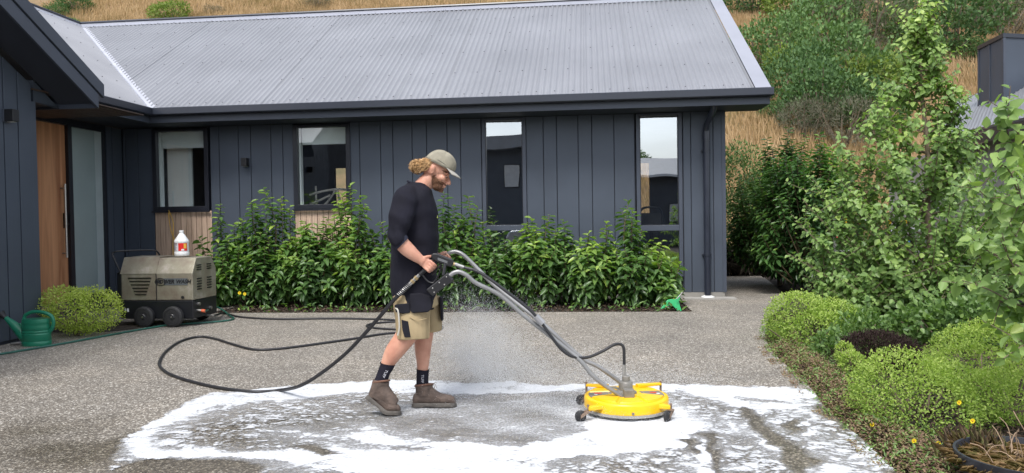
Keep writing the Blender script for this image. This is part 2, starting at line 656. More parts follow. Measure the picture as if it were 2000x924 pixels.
# ================================================================== HOUSE
house = thing('house', 'dark blue grey board clad house with long corrugated steel roof and timber front door', 'house', tuple(HC), HA)
ROOTM[house.name] = Matrix.Translation(HC) @ Matrix.Rotation(HA, 4, 'Z')
def hbuild(mb, name, mat, parent=house, **kw):      # vertices already in house coordinates
    return mb.build(name, mat, parent, world=False, **kw)
def hbox(name, mat, *b, parent=house, **kw):
    return hbuild(MB().box(*b), name, mat, parent, **kw)

SOF = 3.07
EAVE_V, TP, SPAN = -0.6, 0.62, 4.4
VU = -9.585            # u of the valley foot
# backing wall: one part, boards are its sub-parts
WIN = {1: (wall_u(307), wall_u(400), 1.67, 3.0), 2: (wall_u(582), wall_u(677), 1.66, 3.0),
       3: (wall_u(949), wall_u(1021), 1.25, 3.02), 4: (wall_u(1250), wall_u(1325), 1.21, 3.02)}
back = MB()
cuts = [-10.5]
fr_of = {1: (wall_u(300), wall_u(411)), 2: (wall_u(574), wall_u(684)), 3: (wall_u(941), wall_u(1028)), 4: (wall_u(1240), wall_u(1334))}
for k in (1, 2, 3, 4):
    a, b = fr_of[k]
    back.box(cuts[-1], a + 0.01, 0.022, 0.14, 0.05, SOF)
    if k < 3:
        back.box(a + 0.012, b - 0.012, 0.022, 0.14, 0.05, 1.60)
    cuts += [b - 0.01]
back.box(cuts[-1], 0.0, 0.022, 0.14, 0.05, SOF)
back.box(-0.16, 0.0, 0.142, 7.6, 0.05, SOF)
wall = hbuild(back, 'wall', M['clad_back'])
joints = [[wall_u(p) for p in (238.5, 246, 270, 300)], [wall_u(p) for p in (411, 428.6, 466.5, 490.4, 530, 553, 574)],
          [wall_u(p) for p in (684, 703, 744, 768, 805.6, 834, 874, 900, 941)], [wall_u(p) for p in (1028, 1061.8, 1087.8, 1129.7, 1156.5, 1199.8, 1240)],
          [wall_u(p) for p in (1334, 1349.5, 1393)] + [0.0]]
joints[0][0] = -10.49
def board(u0, u1, z0, z1, v=0.0, t=0.02, gap=0.006, mat=None, name='cladding_board', parent=None, axis='u', bev=0.004):
    b = MB()
    if axis == 'u':
        b.box(u0 + gap, u1 - gap, v, v + t, z0, z1)
    return hbuild(b, name, mat or M['clad'], parent or wall, bevel=bev)
for js in joints:
    for a, b in zip(js[:-1], js[1:]):
        board(a, b, 0.10, SOF - 0.004)
# corner stop on the right
hbox('corner_trim', M['trim'], -0.045, 0.012, -0.012, -0.001, 0.10, SOF - 0.004)
# plinth
hbox('plinth', pmat('concrete_plinth', (0.25, 0.24, 0.22), 0.9, bump=0.3), -10.45, -0.01, 0.006, 0.02, 0.0, 0.098)

# timber slats under windows one and two
for k in (1, 2):
    a, b = fr_of[k]
    n = 11 if k == 1 else 10
    a += 0.005
    b += 0.01 if k == 1 else 0.0
    for i in range(n):
        u0 = a + (b - a) * i / n
        u1 = a + (b - a) * (i + 1) / n
        board(u0, u1, 0.11, 1.585, v=-0.004, gap=0.004, mat=M['cedar'], name='timber_slat', bev=0.003)

def frame_mb(u0, u1, z0, z1, w, v0=-0.03, v1=0.06, tr=None):
    b = MB()
    b.box(u0 - w, u0, v0, v1, z0 - w, z1 + 0.04)
    b.box(u1, u1 + w, v0, v1, z0 - w, z1 + 0.04)
    b.box(u0, u1, v0 + 0.002, v1, z0 - w, z0)
    b.box(u0, u1, v0 + 0.002, v1, z1, z1 + 0.04)
    if tr:
        b.box(u0, u1, v0 + 0.004, v1, tr[0], tr[1])
    return b
for k in (1, 2, 3, 4):
    u0, u1, z0, z1 = WIN[k]
    if k < 3:
        w = hbuild(frame_mb(u0, u1, z0, z1, 0.075), 'window', M['frame'], bevel=0.004)
        hbuild(MB().add([(u0, 0.02, z0), (u1, 0.02, z0), (u1, 0.02, z1), (u0, 0.02, z1)], [(0, 1, 2, 3)]), 'pane', M['glass_clear'], w)
        hbuild(MB().box(u0 + 0.05, u1 - 0.003, 0.10, 0.108, z1 - 0.27, z1), 'blind', M['blind'], w)
        hbuild(MB().box(u0 + 0.05, u1 - 0.003, 0.095, 0.114, z1 - 0.29, z1 - 0.271), 'blind_rail', M['white'], w)
        hbuild(MB().box(u0 - 0.09, u1 + 0.09, -0.06, -0.031, z0 - 0.105, z0 - 0.077), 'sill', M['frame'], w)
        # white inner reveal
        hbuild(MB().box(u0 + 0.002, u0 + 0.03, 0.062, 0.16, z0, z1).box(u0 + 0.031, u1, 0.062, 0.3, z0 - 0.03, z0 - 0.003), 'inner_reveal', M['white'], w)
    else:
        w = hbuild(frame_mb(u0, u1, 0.42, z1, 0.06, tr=(z0 - 0.09, z0)), 'window', M['trim'], bevel=0.004)
        hbuild(MB().box(u0, u0 + 0.012, -0.012, 0.05, z0, z1).box(u1 - 0.012, u1, -0.012, 0.05, z0, z1).box(u0 + .012, u1 - .012, -0.012, 0.05, z0, z0 + .012), 'sash', M['frame'], w)
        hbuild(MB().add([(u0, 0.02, z0), (u1, 0.02, z0), (u1, 0.02, z1), (u0, 0.02, z1)], [(0, 1, 2, 3)]), 'pane', M['glass'], w)
        hbuild(MB().add([(u0, 0.02, 0.42), (u1, 0.02, 0.42), (u1, 0.02, z0 - 0.09), (u0, 0.02, z0 - 0.09)], [(0, 1, 2, 3)]), 'pane', M['glass'], w)
# interior shell
it = MB()
it.box(-10.5, -0.17, 0.145, 7.35, 0.0, 0.14)
struct_in = hbuild(it, 'floor', M['plaster_dark'])
hbox('interior_ceiling', M['soffit'], -14.5, -0.17, 0.141, 7.5, 3.08, 3.12)
def h_uz(px, py, v):
    d = ray(px, py)
    t = (hw(0, v) - CAMP).dot(HV) / d.dot(HV)
    p = CAMP + d * t - HC
    return p.dot(HU), p.z
def wall_with_hole(name, mat, u0, u1, v0, v1, holes, z0=0.14, z1=3.07):
    """a wall slab broken by openings (ua, ub, za, zb)"""
    m_ = MB()
    last = u0
    for ua, ub, za, zb in sorted(holes):
        m_.box(last, ua, v0, v1, z0, z1)
        if za > z0: m_.box(ua + 0.0005, ub - 0.0005, v0, v1, z0, za)
        if zb < z1: m_.box(ua + 0.0005, ub - 0.0005, v0, v1, zb, z1)
        last = ub
    m_.box(last, u1, v0, v1, z0, z1)
    return hbuild(m_, name, mat)
A2, B2 = h_uz(655, 398, 3.0), h_uz(675, 328, 3.0)
A4, B4 = h_uz(1252, 436, 2.6), h_uz(1268, 318, 2.6)
C2, D2 = h_uz(655, 420, 7.4), h_uz(675, 300, 7.4)
C4, D4 = h_uz(1252, 450, 7.4), h_uz(1268, 300, 7.4)
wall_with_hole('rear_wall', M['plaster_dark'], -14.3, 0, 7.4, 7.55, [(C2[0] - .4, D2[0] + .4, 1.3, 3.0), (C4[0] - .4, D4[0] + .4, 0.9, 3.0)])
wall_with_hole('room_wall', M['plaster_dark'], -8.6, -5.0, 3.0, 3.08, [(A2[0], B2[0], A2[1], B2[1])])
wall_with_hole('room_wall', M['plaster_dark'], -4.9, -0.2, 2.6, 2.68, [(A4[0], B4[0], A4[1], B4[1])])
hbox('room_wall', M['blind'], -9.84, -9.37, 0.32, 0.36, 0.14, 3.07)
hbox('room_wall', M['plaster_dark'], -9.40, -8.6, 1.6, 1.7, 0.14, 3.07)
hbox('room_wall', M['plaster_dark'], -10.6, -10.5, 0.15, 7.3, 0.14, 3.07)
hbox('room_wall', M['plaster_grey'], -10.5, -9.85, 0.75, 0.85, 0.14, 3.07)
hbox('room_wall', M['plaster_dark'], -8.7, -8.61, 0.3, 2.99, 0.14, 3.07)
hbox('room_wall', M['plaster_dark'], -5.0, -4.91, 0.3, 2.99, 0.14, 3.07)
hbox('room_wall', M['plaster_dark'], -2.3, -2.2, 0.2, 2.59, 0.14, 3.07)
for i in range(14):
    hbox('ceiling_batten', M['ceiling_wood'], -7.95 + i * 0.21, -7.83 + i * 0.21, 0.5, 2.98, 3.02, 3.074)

# ---- roofs: real corrugations
def corrugated(name, along0, along1, s0f, s1f, to_pt, parent, pitch=0.098, amp=0.026, mat=None):
    b = MB()
    n = int((along1 - along0) / pitch * 10)
    for i in range(n + 1):
        a = along0 + (along1 - along0) * i / n
        h = amp * ((0.5 + 0.5 * math.cos(2 * math.pi * a / pitch)) ** 1.8 - 0.4)
        p0, p1 = to_pt(a, s0f(a), h), to_pt(a, s1f(a), h)
        b.v += [p0, p1]
    for i in range(n):
        if (b.v[2 * i] - b.v[2 * i + 1]).length < 0.005:
            continue
        b.f.append((2 * i, 2 * i + 2, 2 * i + 3, 2 * i + 1))
    return hbuild(b, name, mat or M['roof'], parent, smooth=True)
ez = 3.325
nrm = math.sqrt(1 + TP * TP)
def main_pt(u, s, h=0):
    return Vector((u, EAVE_V - 0.03 + s - h * TP / nrm, ez + (s - 0.03) * TP + h / nrm))
def link_pt(v, s, h=0):
    return Vector((VU - s + h * TP / nrm + 0.03, v, ez + (s - 0.03) * TP + h / nrm))
roofm = corrugated('roof', VU - SPAN + 0.1, 0.36, lambda u: max(0.0, VU - u + 0.09), lambda u: SPAN - 0.02, main_pt, house)
# sheet laps (proud edge of every sheet) as sub parts
for k in range(18):
    u = 0.0 - 0.762 * k
    s0 = max(0, VU - u + 0.1)
    if s0 < SPAN - .2:
        a, b = main_pt(u, s0, 0.0155), main_pt(u, SPAN - 0.03, 0.0155)
        hbuild(MB().tube([a, b], 0.0022, 5), 'sheet_lap', M['roof'], roofm)
linkr = corrugated('roof', -5.2, EAVE_V + SPAN - 0.1, lambda v: max(0.0, v - EAVE_V + 0.09), lambda v: SPAN - 0.02, link_pt, house)
# far slopes, plain
fs = MB()
fs.add([(VU - SPAN, 3.8, ez + SPAN * TP - .02), (0.56, 3.8, ez + SPAN * TP - .02), (0.56, 8.2, ez), (VU - SPAN, 8.2, ez)], [(0, 1, 2, 3)])
fs.add([(VU - SPAN, -5.2, ez + SPAN * TP - .02), (VU - SPAN, 8.2, ez + SPAN * TP - .02), (VU - 2 * SPAN, 8.2, ez), (VU - 2 * SPAN, -5.2, ez)], [(0, 1, 2, 3)])
hbuild(fs, 'roof', M['roof'])
# screws in rows (joined: a few pixels each)
sc = MB()
def screw(p):
    sc.ell(p, (0.011, 0.011, 0.008), seg=6, rin=4)
for s in (0.12, 0.95, 1.85, 2.75, 3.6, 4.25):
    k = 0
    u = -13.9
    while u < 0.34:
        if s > VU - u + 0.14:
            screw(main_pt(round(u / 0.098) * 0.098, s, 0.018))
        u += 0.098 * (4 if s > 0.2 else 3)
    v = -4.8
    while v < EAVE_V + s - 0.15:
        screw(link_pt(round(v / 0.098) * 0.098, s, 0.018))
        v += 0.098 * 4
stuff(hbuild(sc, 'roof_screw', pmat('screw_head', (0.07, 0.07, 0.085), 0.5)))
# valley tray
vt = MB()
def vp(s, off, h):     # off across the valley
    p = Vector((VU - s, EAVE_V + s, ez + (s - .03) * TP + h))
    return p + Vector((off, off, abs(off) * TP * 0.0 + h)) * 1.0
vt.add([Vector((VU - s + o1, EAVE_V + s + o2, ez + (s - .03) * TP + dz)) for s in (0.0, SPAN - 0.06) for (o1, o2, dz) in ((0.13, -0.0, 0.022), (0.045, -0.045, -0.004), (-0.0, -0.13, 0.022))],
       [(0, 1, 4, 3), (1, 2, 5, 4)])
hbuild(vt, 'valley_flashing', pmat('valley_steel', (0.42, 0.43, 0.48), 0.4, metal=0.2))
# ridge caps
rc = MB()
zr = ez + SPAN * TP + 0.012
rc.add([(VU - SPAN + 0.0, 3.8 - 0.19, zr - 0.19 * TP), (0.56, 3.8 - 0.19, zr - 0.19 * TP), (0.56, 3.8, zr + 0.02), (VU - SPAN - 0.0, 3.8, zr + 0.02), (0.56, 3.99, zr - 0.19 * TP), (VU - SPAN, 3.99, zr - 0.19 * TP)], [(0, 1, 2, 3), (3, 2, 4, 5)])
rc.add([(VU - SPAN + 0.19, -5.2, zr - 0.19 * TP), (VU - SPAN + 0.19, 3.6, zr - 0.19 * TP), (VU - SPAN, 3.8, zr + 0.02), (VU - SPAN, -5.2, zr + 0.02)], [(0, 1, 2, 3)])
ridge = hbuild(rc, 'ridge_cap', M['flash'])
hbuild(MB().tube([(VU - SPAN, 3.8, zr + 0.03), (0.57, 3.8, zr + 0.03)], 0.035, 8).tube([(VU - SPAN, -5.2, zr + 0.03), (VU - SPAN, 3.78, zr + 0.03)], 0.035, 8), 'ridge_roll', M['gutter'], ridge)
# verge flashing on the right
vf = MB()
vf.add([main_pt(0.36, -0.0, 0.016), main_pt(0.60, -0.0, 0.016), main_pt(0.60, SPAN, 0.016), main_pt(0.36, SPAN, 0.016)], [(0, 1, 2, 3)])
a0, a1 = main_pt(0.60, 0, 0.016), main_pt(0.60, SPAN, 0.016)
vf.add([a0, a0 - Vector((0, 0, 0.2)), a1 - Vector((0, 0, 0.2)), a1], [(0, 1, 2, 3)])
hbuild(vf, 'verge_flashing', M['flash'])
bb = MB()
bb.prism([(0.585, EAVE_V, SOF), (0.585, EAVE_V, 3.3), (0.585, 3.8, 3.3 + SPAN * TP - .03), (0.585, 3.8, 3.1 + SPAN * TP - .03), (0.585, 0.0, SOF)], (-0.03, 0, 0))
hbuild(bb, 'barge_board', M['trim'])
gt = MB()
gt.prism([(-0.01, 0.03, SOF + 0.004), (-0.01, 7.6, SOF + 0.004), (-0.01, 3.8, 5.9)], (-0.1, 0, 0))
hbuild(gt, 'gable_wall', M['clad'])
# fascia, gutters, soffits
fa = MB()
fa.box(VU - 0.0, 0.56, EAVE_V - 0.0, EAVE_V + 0.025, SOF, 3.30)
fa.box(VU - 0.0 - 0.025, VU - 0.0, -4.3, EAVE_V + 0.025, SOF, 3.30)
hbuild(fa, 'fascia', M['trim'], bevel=0.003)
def gutter_prof(o):     # (outward, z)
    return [(0.0, 3.185), (o * 0.9, 3.185), (o, 3.20), (o, 3.30), (o - 0.012, 3.31), (o - 0.02, 3.30), (o - 0.02, 3.205), (0.004, 3.2)]
gm = MB()
pr = gutter_prof(0.125)
gm.rings([[Vector((VU + o, EAVE_V - o, z)) for o, z in pr], [Vector((0.62, EAVE_V - o, z)) for o, z in pr]])
gu = hbuild(gm, 'gutter', M['gutter'], fix=True)
gm = MB()
gm.rings([[Vector((VU + o, EAVE_V - o - 0.001, z)) for o, z in pr], [Vector((VU + o, -4.3, z)) for o, z in pr]])
hbuild(gm, 'gutter', M['gutter'], fix=True)
hbuild(MB().box(VU - .03, 0.56, EAVE_V + 0.026, 0.14, SOF, SOF + 0.01).box(-10.62, VU - 0.026, -4.3, 0.14, SOF + 0.012, SOF + 0.022), 'soffit', M['soffit'])
# downpipe
du = wall_u(1379, 400)
dp = MB()
dp.tube(catmull([(du + 0.06, -0.53, 3.19), (du + 0.06, -0.52, 3.10), (du + 0.05, -0.42, 3.00), (du + 0.0, -0.16, 2.84), (du, -0.085, 2.72), (du, -0.08, 2.6)], 5), 0.05, 14)
dp.tube([(du, -0.08, 2.62), (du, -0.08, 0.06)], 0.052, 16)
dp.tube([(du, -0.08, 2.74), (du, -0.08, 2.58)], 0.06, 16)
pipe = hbuild(dp, 'downpipe', pmat('downpipe_paint', (0.022, 0.026, 0.040), 0.3), smooth=True)
for z in (2.42, 0.72):
    hbuild(MB().tube([(du, -0.08, z - 0.02), (du, -0.08, z + 0.02)], 0.0605, 16).box(du - 0.075, du + 0.075, -0.045, -0.001, z - 0.014, z + 0.014), 'bracket', M['gutter'], pipe)
hbuild(MB().lathe([(0.058, 0.0), (0.11, 0.0), (0.105, 0.035), (0.062, 0.05)], (du, -0.08, 0.0)), 'collar', M['white'], pipe)
hbox('paving_strip', pmat('pale_concrete', (0.30, 0.29, 0.27), 0.85, bump=0.3), -0.70, 0.12, -0.28, -0.004, 0.0, 0.022)

# ---- entry: link wall with the cedar door and sidelight (faces right)
LU = -10.5
dv = [side_v(p, 300, LU) for p in (62, 133, 141, 190, 203)]
lw = MB()
lw.box(LU - 0.1, LU - 0.022, dv[4] + 0.05, 0.14, 0.0, SOF)
linkw = hbuild(lw, 'wall', M['clad_back'])
for a, b in ((dv[4] + 0.06, dv[4] + 0.22), (dv[4] + 0.22, 0.0)):
    hbuild(MB().box(LU - 0.02, LU, a + 0.008, b - 0.008, 0.1, SOF - 0.004), 'cladding_board', M['clad'], linkw)
dr = MB()
dr.box(LU - 0.10, LU - 0.05, dv[0] - 0.1, dv[1], 0.14, 2.96)
door = hbuild(dr, 'door', M['door'], bevel=0.003)
for i in range(1, 4):
    v = dv[0] - 0.1 + (dv[1] - dv[0] + 0.1) * i / 4
hh = MB()
hv = dv[1] - 0.13
hh.cyl((LU + 0.03, hv, 0.85), (LU + 0.03, hv, 2.02), 0.018, seg=10)
for z in (0.92, 1.95):
    hh.cyl((LU - 0.05, hv, z), (LU + 0.03, hv, z), 0.011, seg=8)
hbuild(hh, 'handle', M['steel'], door)
hbuild(MB().box(LU - 0.05, LU - 0.03, hv + 0.04, hv + 0.10, 1.32, 1.56).cyl((LU - 0.03, hv + 0.07, 1.5), (LU - 0.01, hv + 0.07, 1.5), 0.022).box(LU - 0.03, LU + 0.02, hv + 0.055, hv + 0.085, 1.37, 1.40), 'lock', M['black'], door)
sf = MB()
sf.box(LU - 0.10, LU + 0.004, dv[1] + 0.002, dv[2], 0.10, 2.99)
sf.box(LU - 0.10, LU + 0.004, dv[4], dv[4] + 0.05, 0.10, 2.99)
sf.box(LU - 0.10, LU + 0.002, dv[2], dv[4], 2.955, 2.99)
sf.box(LU - 0.10, LU + 0.002, dv[0] - 0.1, dv[1], 2.965, 2.99)
sf.box(LU - 0.10, LU + 0.002, dv[2], dv[4], 0.10, 0.22)
sf.box(LU - 0.10, LU + 0.004, -4.2, dv[0] - 0.102, 0.1, 2.99)
dfm = hbuild(sf, 'door_frame', M['frame'], bevel=0.003)
hbox('frosted_pane', M['frosted'], LU - 0.06, LU - 0.05, dv[2], dv[3], 0.22, 2.955, parent=dfm)
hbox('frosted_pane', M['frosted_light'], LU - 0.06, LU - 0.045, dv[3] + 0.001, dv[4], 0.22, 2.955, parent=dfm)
hbox('door_head', M['frame'], LU - 0.1, LU - 0.001, -4.2, dv[4] + 0.05, 2.991, SOF)
hbox('door_step', M['gutter'], LU - 0.1, LU + 0.45, -4.1, dv[4] + 0.3, 0.0, 0.10)
for i in range(12):
    hbox('ceiling_board', M['ceiling_wood'], -10.48 + i * 0.135, -10.355 + i * 0.135, -4.15, -1.9, 2.997, 3.012)

# ---- near wing (garage) with a gable end facing right
GU = -8.87
gv = -4.19
gw_ = MB()
VE, ZE, PG = -3.64, 2.93, 0.56       # verge foot
def vz(v):
    return ZE + PG * (VE - v)
nearw = MB()
nearw.prism([(GU - 0.022, gv, 0.0), (GU - 0.022, gv, vz(gv) - .16), (GU - 0.022, -8.2, vz(-8.2) - .16), (GU - 0.022, -8.2, 0)], (-0.12, 0, 0))
nearw.box(-10.5, GU - 0.15, gv, gv + 0.1, 0.0, 3.0)
nw = hbuild(nearw, 'wall', M['clad_back'], fix=True)
vj = [side_v(p, 330, GU) for p in (65.5, 38, 10)]
stepw = vj[0] - vj[1]
vs_ = vj + [vj[2] - stepw * 0.7, vj[2] - stepw * 1.7, vj[2] - stepw * 2.4, vj[2] - stepw * 3.4, vj[2] - stepw * 4.1, vj[2] - stepw * 5.1, vj[2] - stepw * 5.8]
for a, b in zip(vs_[:-1], vs_[1:]):
    a -= 0.008; b += 0.008
    hbuild(MB().prism([(GU, a, 0.04), (GU, a, vz(a) - .17), (GU, b, vz(b) - .17), (GU, b, 0.04)], (-0.02, 0, 0)), 'cladding_board', M['clad'], nw, fix=True, bevel=0.003)
hbuild(MB().box(GU - 0.10, GU - 0.003, gv + 0.001, gv + 0.10, 0.0, 2.85), 'corner_trim', M['clad'])
# gable wall panel that spans the porch opening
pw = MB()
pw.prism([(GU - 0.03, gv + 0.10, 2.86), (GU - 0.03, VE + 0.0, 2.86), (GU - 0.03, VE, vz(VE) - 0.1), (GU - 0.03, gv + 0.10, vz(gv) - 0.12)], (-0.10, 0, 0))
hbuild(pw, 'porch_beam', M['clad'], fix=True)
GO = GU + 0.50
VB = -8.1
bg2 = MB()
def strip(u0, u1, lo, hi, v0=VE, ext=0.0):
    return MB().prism([(u1, v0 + ext, vz(v0 + ext) + lo), (u1, VB, vz(VB) + lo), (u1, VB, vz(VB) + hi), (u1, v0 + ext, vz(v0 + ext) + hi)], (u0 - u1, 0, 0))
hbuild(strip(GO - 0.03, GO, -0.10, 0.075), 'barge_board', M['trim'], fix=True, bevel=0.002)
hbuild(strip(GO - 0.03, GO - 0.012, 0.076, 0.098), 'verge_gap', M['gutter'], fix=True)
hbuild(strip(GO - 0.03, GO + 0.012, 0.099, 0.27, ext=0.10), 'verge_flashing', M['trim'], fix=True, bevel=0.004)
hbuild(strip(GU - 0.02, GO - 0.031, -0.055, -0.035), 'verge_soffit', M['soffit'], fix=True)
ng = MB()
ng.add([(GO, VE + 0.1, vz(VE + .1) + 0.272), (GO, VB, vz(VB) + 0.272), (-18, VB, vz(VB) + 0.272), (-18, VE + 0.1, vz(VE + .1) + 0.272)], [(0, 1, 2, 3)])
ng.add([(GO, VB, vz(VB) + 0.272), (GO, VB - 4.5, vz(VB) + 0.272 - 4.5 * PG), (-18, VB - 4.5, vz(VB) + 0.272 - 4.5 * PG), (-18, VB, vz(VB) + 0.272)], [(0, 1, 2, 3)])
hbuild(ng, 'roof', M['roof'])
hbuild(MB().box(-18, GO - 0.031, VE - 0.02, VE, ZE - 0.10, ZE + 0.26), 'fascia', M['trim'])
hbuild(MB().box(-18, GU - 0.14, gv + 0.11, VE - 0.021, 2.86, 2.87), 'soffit', M['soffit'])
hbuild(MB().prism([(GU - 0.022, -8.21, 0.0), (GU - 0.022, -8.21, vz(-8.21) - .16), (GU - 0.022, -12, 0 + vz(-8.2) - .16 - 3.8 * PG), (GU - 0.022, -12, 0)], (-0.12, 0, 0)), 'wall', M['clad'], fix=True)

# wall lights
def wall_light(loc, ang, label):
    t = thing('wall_light', label, 'wall light', loc, ang, 'small square wall lights on the dark cladding')
    MB().box(-0.055, 0.055, -0.02, 0.0, -0.075, 0.075).build('back_plate', M['trim'], t, world=False, bevel=0.003)
    MB().box(-0.05, 0.05, -0.13, -0.022, -0.07, 0.07).build('lamp_body', M['black'], t, world=False, bevel=0.006)
    MB().box(-0.03, 0.03, -0.11, -0.04, -0.073, -0.071).build('lens', M['white'], t, world=False)
u = wall_u(482, 305)
wall_light(tuple(hw(u, 0, 2.42)), HA, 'small black cube light between the two left windows of the main wall')
wall_light(tuple(hw(GU, side_v(12, 258, GU), 2.62)), HA + math.pi / 2, 'small black cube light on the near wing wall left of the wooden door')
wall_light(tuple(hw(-0.0, 3.6, 2.4)), HA + math.pi / 2, 'small black cube light on the right end wall of the house')
bpy.data.objects.remove(bpy.data.objects['wall_light.002'], do_unlink=True) if False else None

# driftwood chair seen through window two, office chair behind window four
def wpt(u, v, z):
    return hw(u, v, z)
dc = thing('driftwood_chair', 'pale driftwood chair with branch arms seen inside the second window from the left', 'chair', tuple(hw(-6.9, 0.9, 0.14)), HA)
wood = pmat('driftwood', (0.62, 0.56, 0.50), 0.8, var=0.25, vs=12)
cu = -6.92
seg = MB()
seg.tube(catmull([(cu - 0.42, 0.75, 1.86), (cu - 0.1, 0.72, 1.93), (cu + 0.2, 0.75, 1.95), (cu + 0.42, 0.8, 1.90)], 5), 0.022, 7)
seg.v = [hw(p.x, p.y, p.z) for p in seg.v]
seg.build('top_rail', wood, dc, smooth=True)
for a, b, nm in (((-0.36, 0.8, 0.14), (-0.30, 0.75, 2.02), 'post'), ((0.30, 0.8, 0.14), (0.34, 0.78, 2.05), 'post'), ((-0.2, 0.75, 1.6), (0.08, 0.73, 1.93), 'brace'), ((0.16, 0.75, 1.6), (0.10, 0.75, 1.95), 'brace'), ((-0.4, 0.72, 1.68), (-0.02, 0.75, 1.85), 'brace'), ((-0.3, 1.2, 0.14), (-0.34, 1.2, 1.1), 'leg'), ((0.3, 1.2, 0.14), (0.34, 1.2, 1.1), 'leg')):
    q = MB().tube([hw(cu + a[0], a[1], a[2]), hw(cu + (a[0] + b[0]) / 2 + 0.015, a[1], (a[2] + b[2]) / 2), hw(cu + b[0], b[1], b[2])], [0.026, 0.022, 0.02], 7)
    q.build(nm, wood, dc, smooth=True)
q = MB().box(-0.36, 0.36, 0.7, 1.25, 1.0, 1.04)
q.v = [hw(cu + p.x, p.y, p.z) for p in q.v]
q.build('seat', wood, dc)
u4 = (WIN[4][0] + WIN[4][1]) / 2 - 0.1
oc = thing('office_chair', 'black office chair with curved back behind the rightmost window', 'chair', tuple(hw(u4, 0.5, 0.14)), HA)
q = MB().tube(catmull([hw(u4 - 0.20, 0.5, 1.12), hw(u4 - 0.20, 0.5, 1.38), hw(u4 - 0.14, 0.48, 1.50), hw(u4, 0.46, 1.52), hw(u4 + 0.14, 0.48, 1.50), hw(u4 + 0.20, 0.5, 1.38), hw(u4 + 0.17, 0.5, 1.12)], 6), 0.02, 8)
q.build('back_frame', M['black'], oc, smooth=True)
q = MB().box(-0.17, 0.17, 0.5, 0.51, 1.1, 1.42); q.v = [hw(u4 + p.x, p.y, p.z) for p in q.v]
q.build('backrest', pmat('chair_mesh', (0.03, 0.03, 0.035), 0.8), oc)
q = MB().box(-0.23, 0.23, 0.52, 0.98, 0.62, 0.70); q.v = [hw(u4 + p.x, p.y, p.z) for p in q.v]
q.build('seat', M['black'], oc, bevel=0.02)
MB().cyl(hw(u4, 0.75, 0.14), hw(u4, 0.75, 0.62), 0.03).build('column', M['black'], oc)
MB().tube([hw(u4, 0.55, 0.7), hw(u4, 0.49, 1.15)], 0.025).build('stem', M['black'], oc)
sp_ = MB()
for k in range(5):
    a = 2 * math.pi * k / 5
    c = hw(u4, 0.75, 0.19)
    sp_.tube([c, c + Vector((0.3 * math.cos(a), 0.3 * math.sin(a), -0.03))], [0.025, 0.015], 6)
sp_.build('base', M['black'], oc)

# ================================================================== neighbour on the right
nb = thing('neighbour_house', 'grey metal roofed house with a dark clad box chimney behind the tall leafy tree', 'house', tuple(gy(1960, 300, 15.0).xy) + (0,), 0)
A_, B_, C_, D_ = gy(1828, 268, 16.5), gy(2110, 205, 11.5), gy(2260, 90, 15.5), gy(1872, 196, 21)
roofp = MB()
nr = (B_ - A_).cross(D_ - A_).normalized()
if nr.z < 0: nr = -nr
roofp.prism([A_, B_, B_ + (D_ - A_) * 1.2, D_], -nr * 0.08)
roofp.build('roof', M['roof'], nb, fix=True)
ribs = MB()
for i in range(34):
    t = i / 33
    a = A_.lerp(B_, t) + nr * 0.006
    b = a + (D_ - A_) * (1.0 + 0.2 * t)
    ribs.tube([a, b], 0.012, 5)
stuff(ribs.build('roof_rib', M['roof'], nb))
ff = MB()
ff.prism([A_ - Vector((0, 0, 0.05)), B_ - Vector((0, 0, 0.05)), B_ - Vector((0, 0, 0.30)), A_ - Vector((0, 0, 0.30))], (0.02, 0.05, 0))
ff.build('fascia', M['gutter'], nb, fix=True)
wl = MB()
w0, w1 = A_ + Vector((0.5, 0.6, 0)), B_ + Vector((0.3, 0.7, 0))
wl.prism([(w0.x, w0.y, -0.05), (w1.x, w1.y, -0.05), (w1.x, w1.y, w1.z - 0.25), (w0.x, w0.y, w0.z - 0.25)], (0.9, 4.2, 0))
wl.build('wall', pmat('pale_render', (0.36, 0.34, 0.32), 0.85), nb, fix=True)
ch = MB()
ctop = [gy(1912, 100, 17.6), gy(1961, 92, 16.4), gy(2090, 92, 16.8), gy(2040, 98, 18.4)]
zt = 0.5 * (ctop[0].z + ctop[1].z) + 0.12
cb = [Vector((p.x, p.y, 2.6)) for p in ctop]
ct = [Vector((p.x, p.y, zt)) for p in ctop]
ch.hexa(cb + ct)
chim = ch.build('chimney', M['clad'], nb, fix=True)
for (i, j, ts) in ((0, 1, (0.0, 0.45, 0.97)), (1, 2, (0.0, 0.42, 0.75, 1.0))):
    for t in ts:
        p = ct[i].lerp(ct[j], t)
        nn = (ct[j] - ct[i]).normalized()
        out = Vector((nn.y, -nn.x, 0)) * 0.02
        MB().prism([p - nn * 0.03 + out, p + nn * 0.03 + out, Vector((p.x, p.y, 3.0)) + nn * 0.03 + out, Vector((p.x, p.y, 3.0)) - nn * 0.03 + out], -out * 0.9).build('panel_batten', M['trim'], chim, fix=True)
cc = sum(ct, Vector()) / 4
cap = MB().prism([cc + (p - cc) * 1.04 + Vector((0, 0, 0.002)) for p in ct], (0, 0, 0.09))
cap.build('chimney_cap', M['gutter'], chim, fix=True)

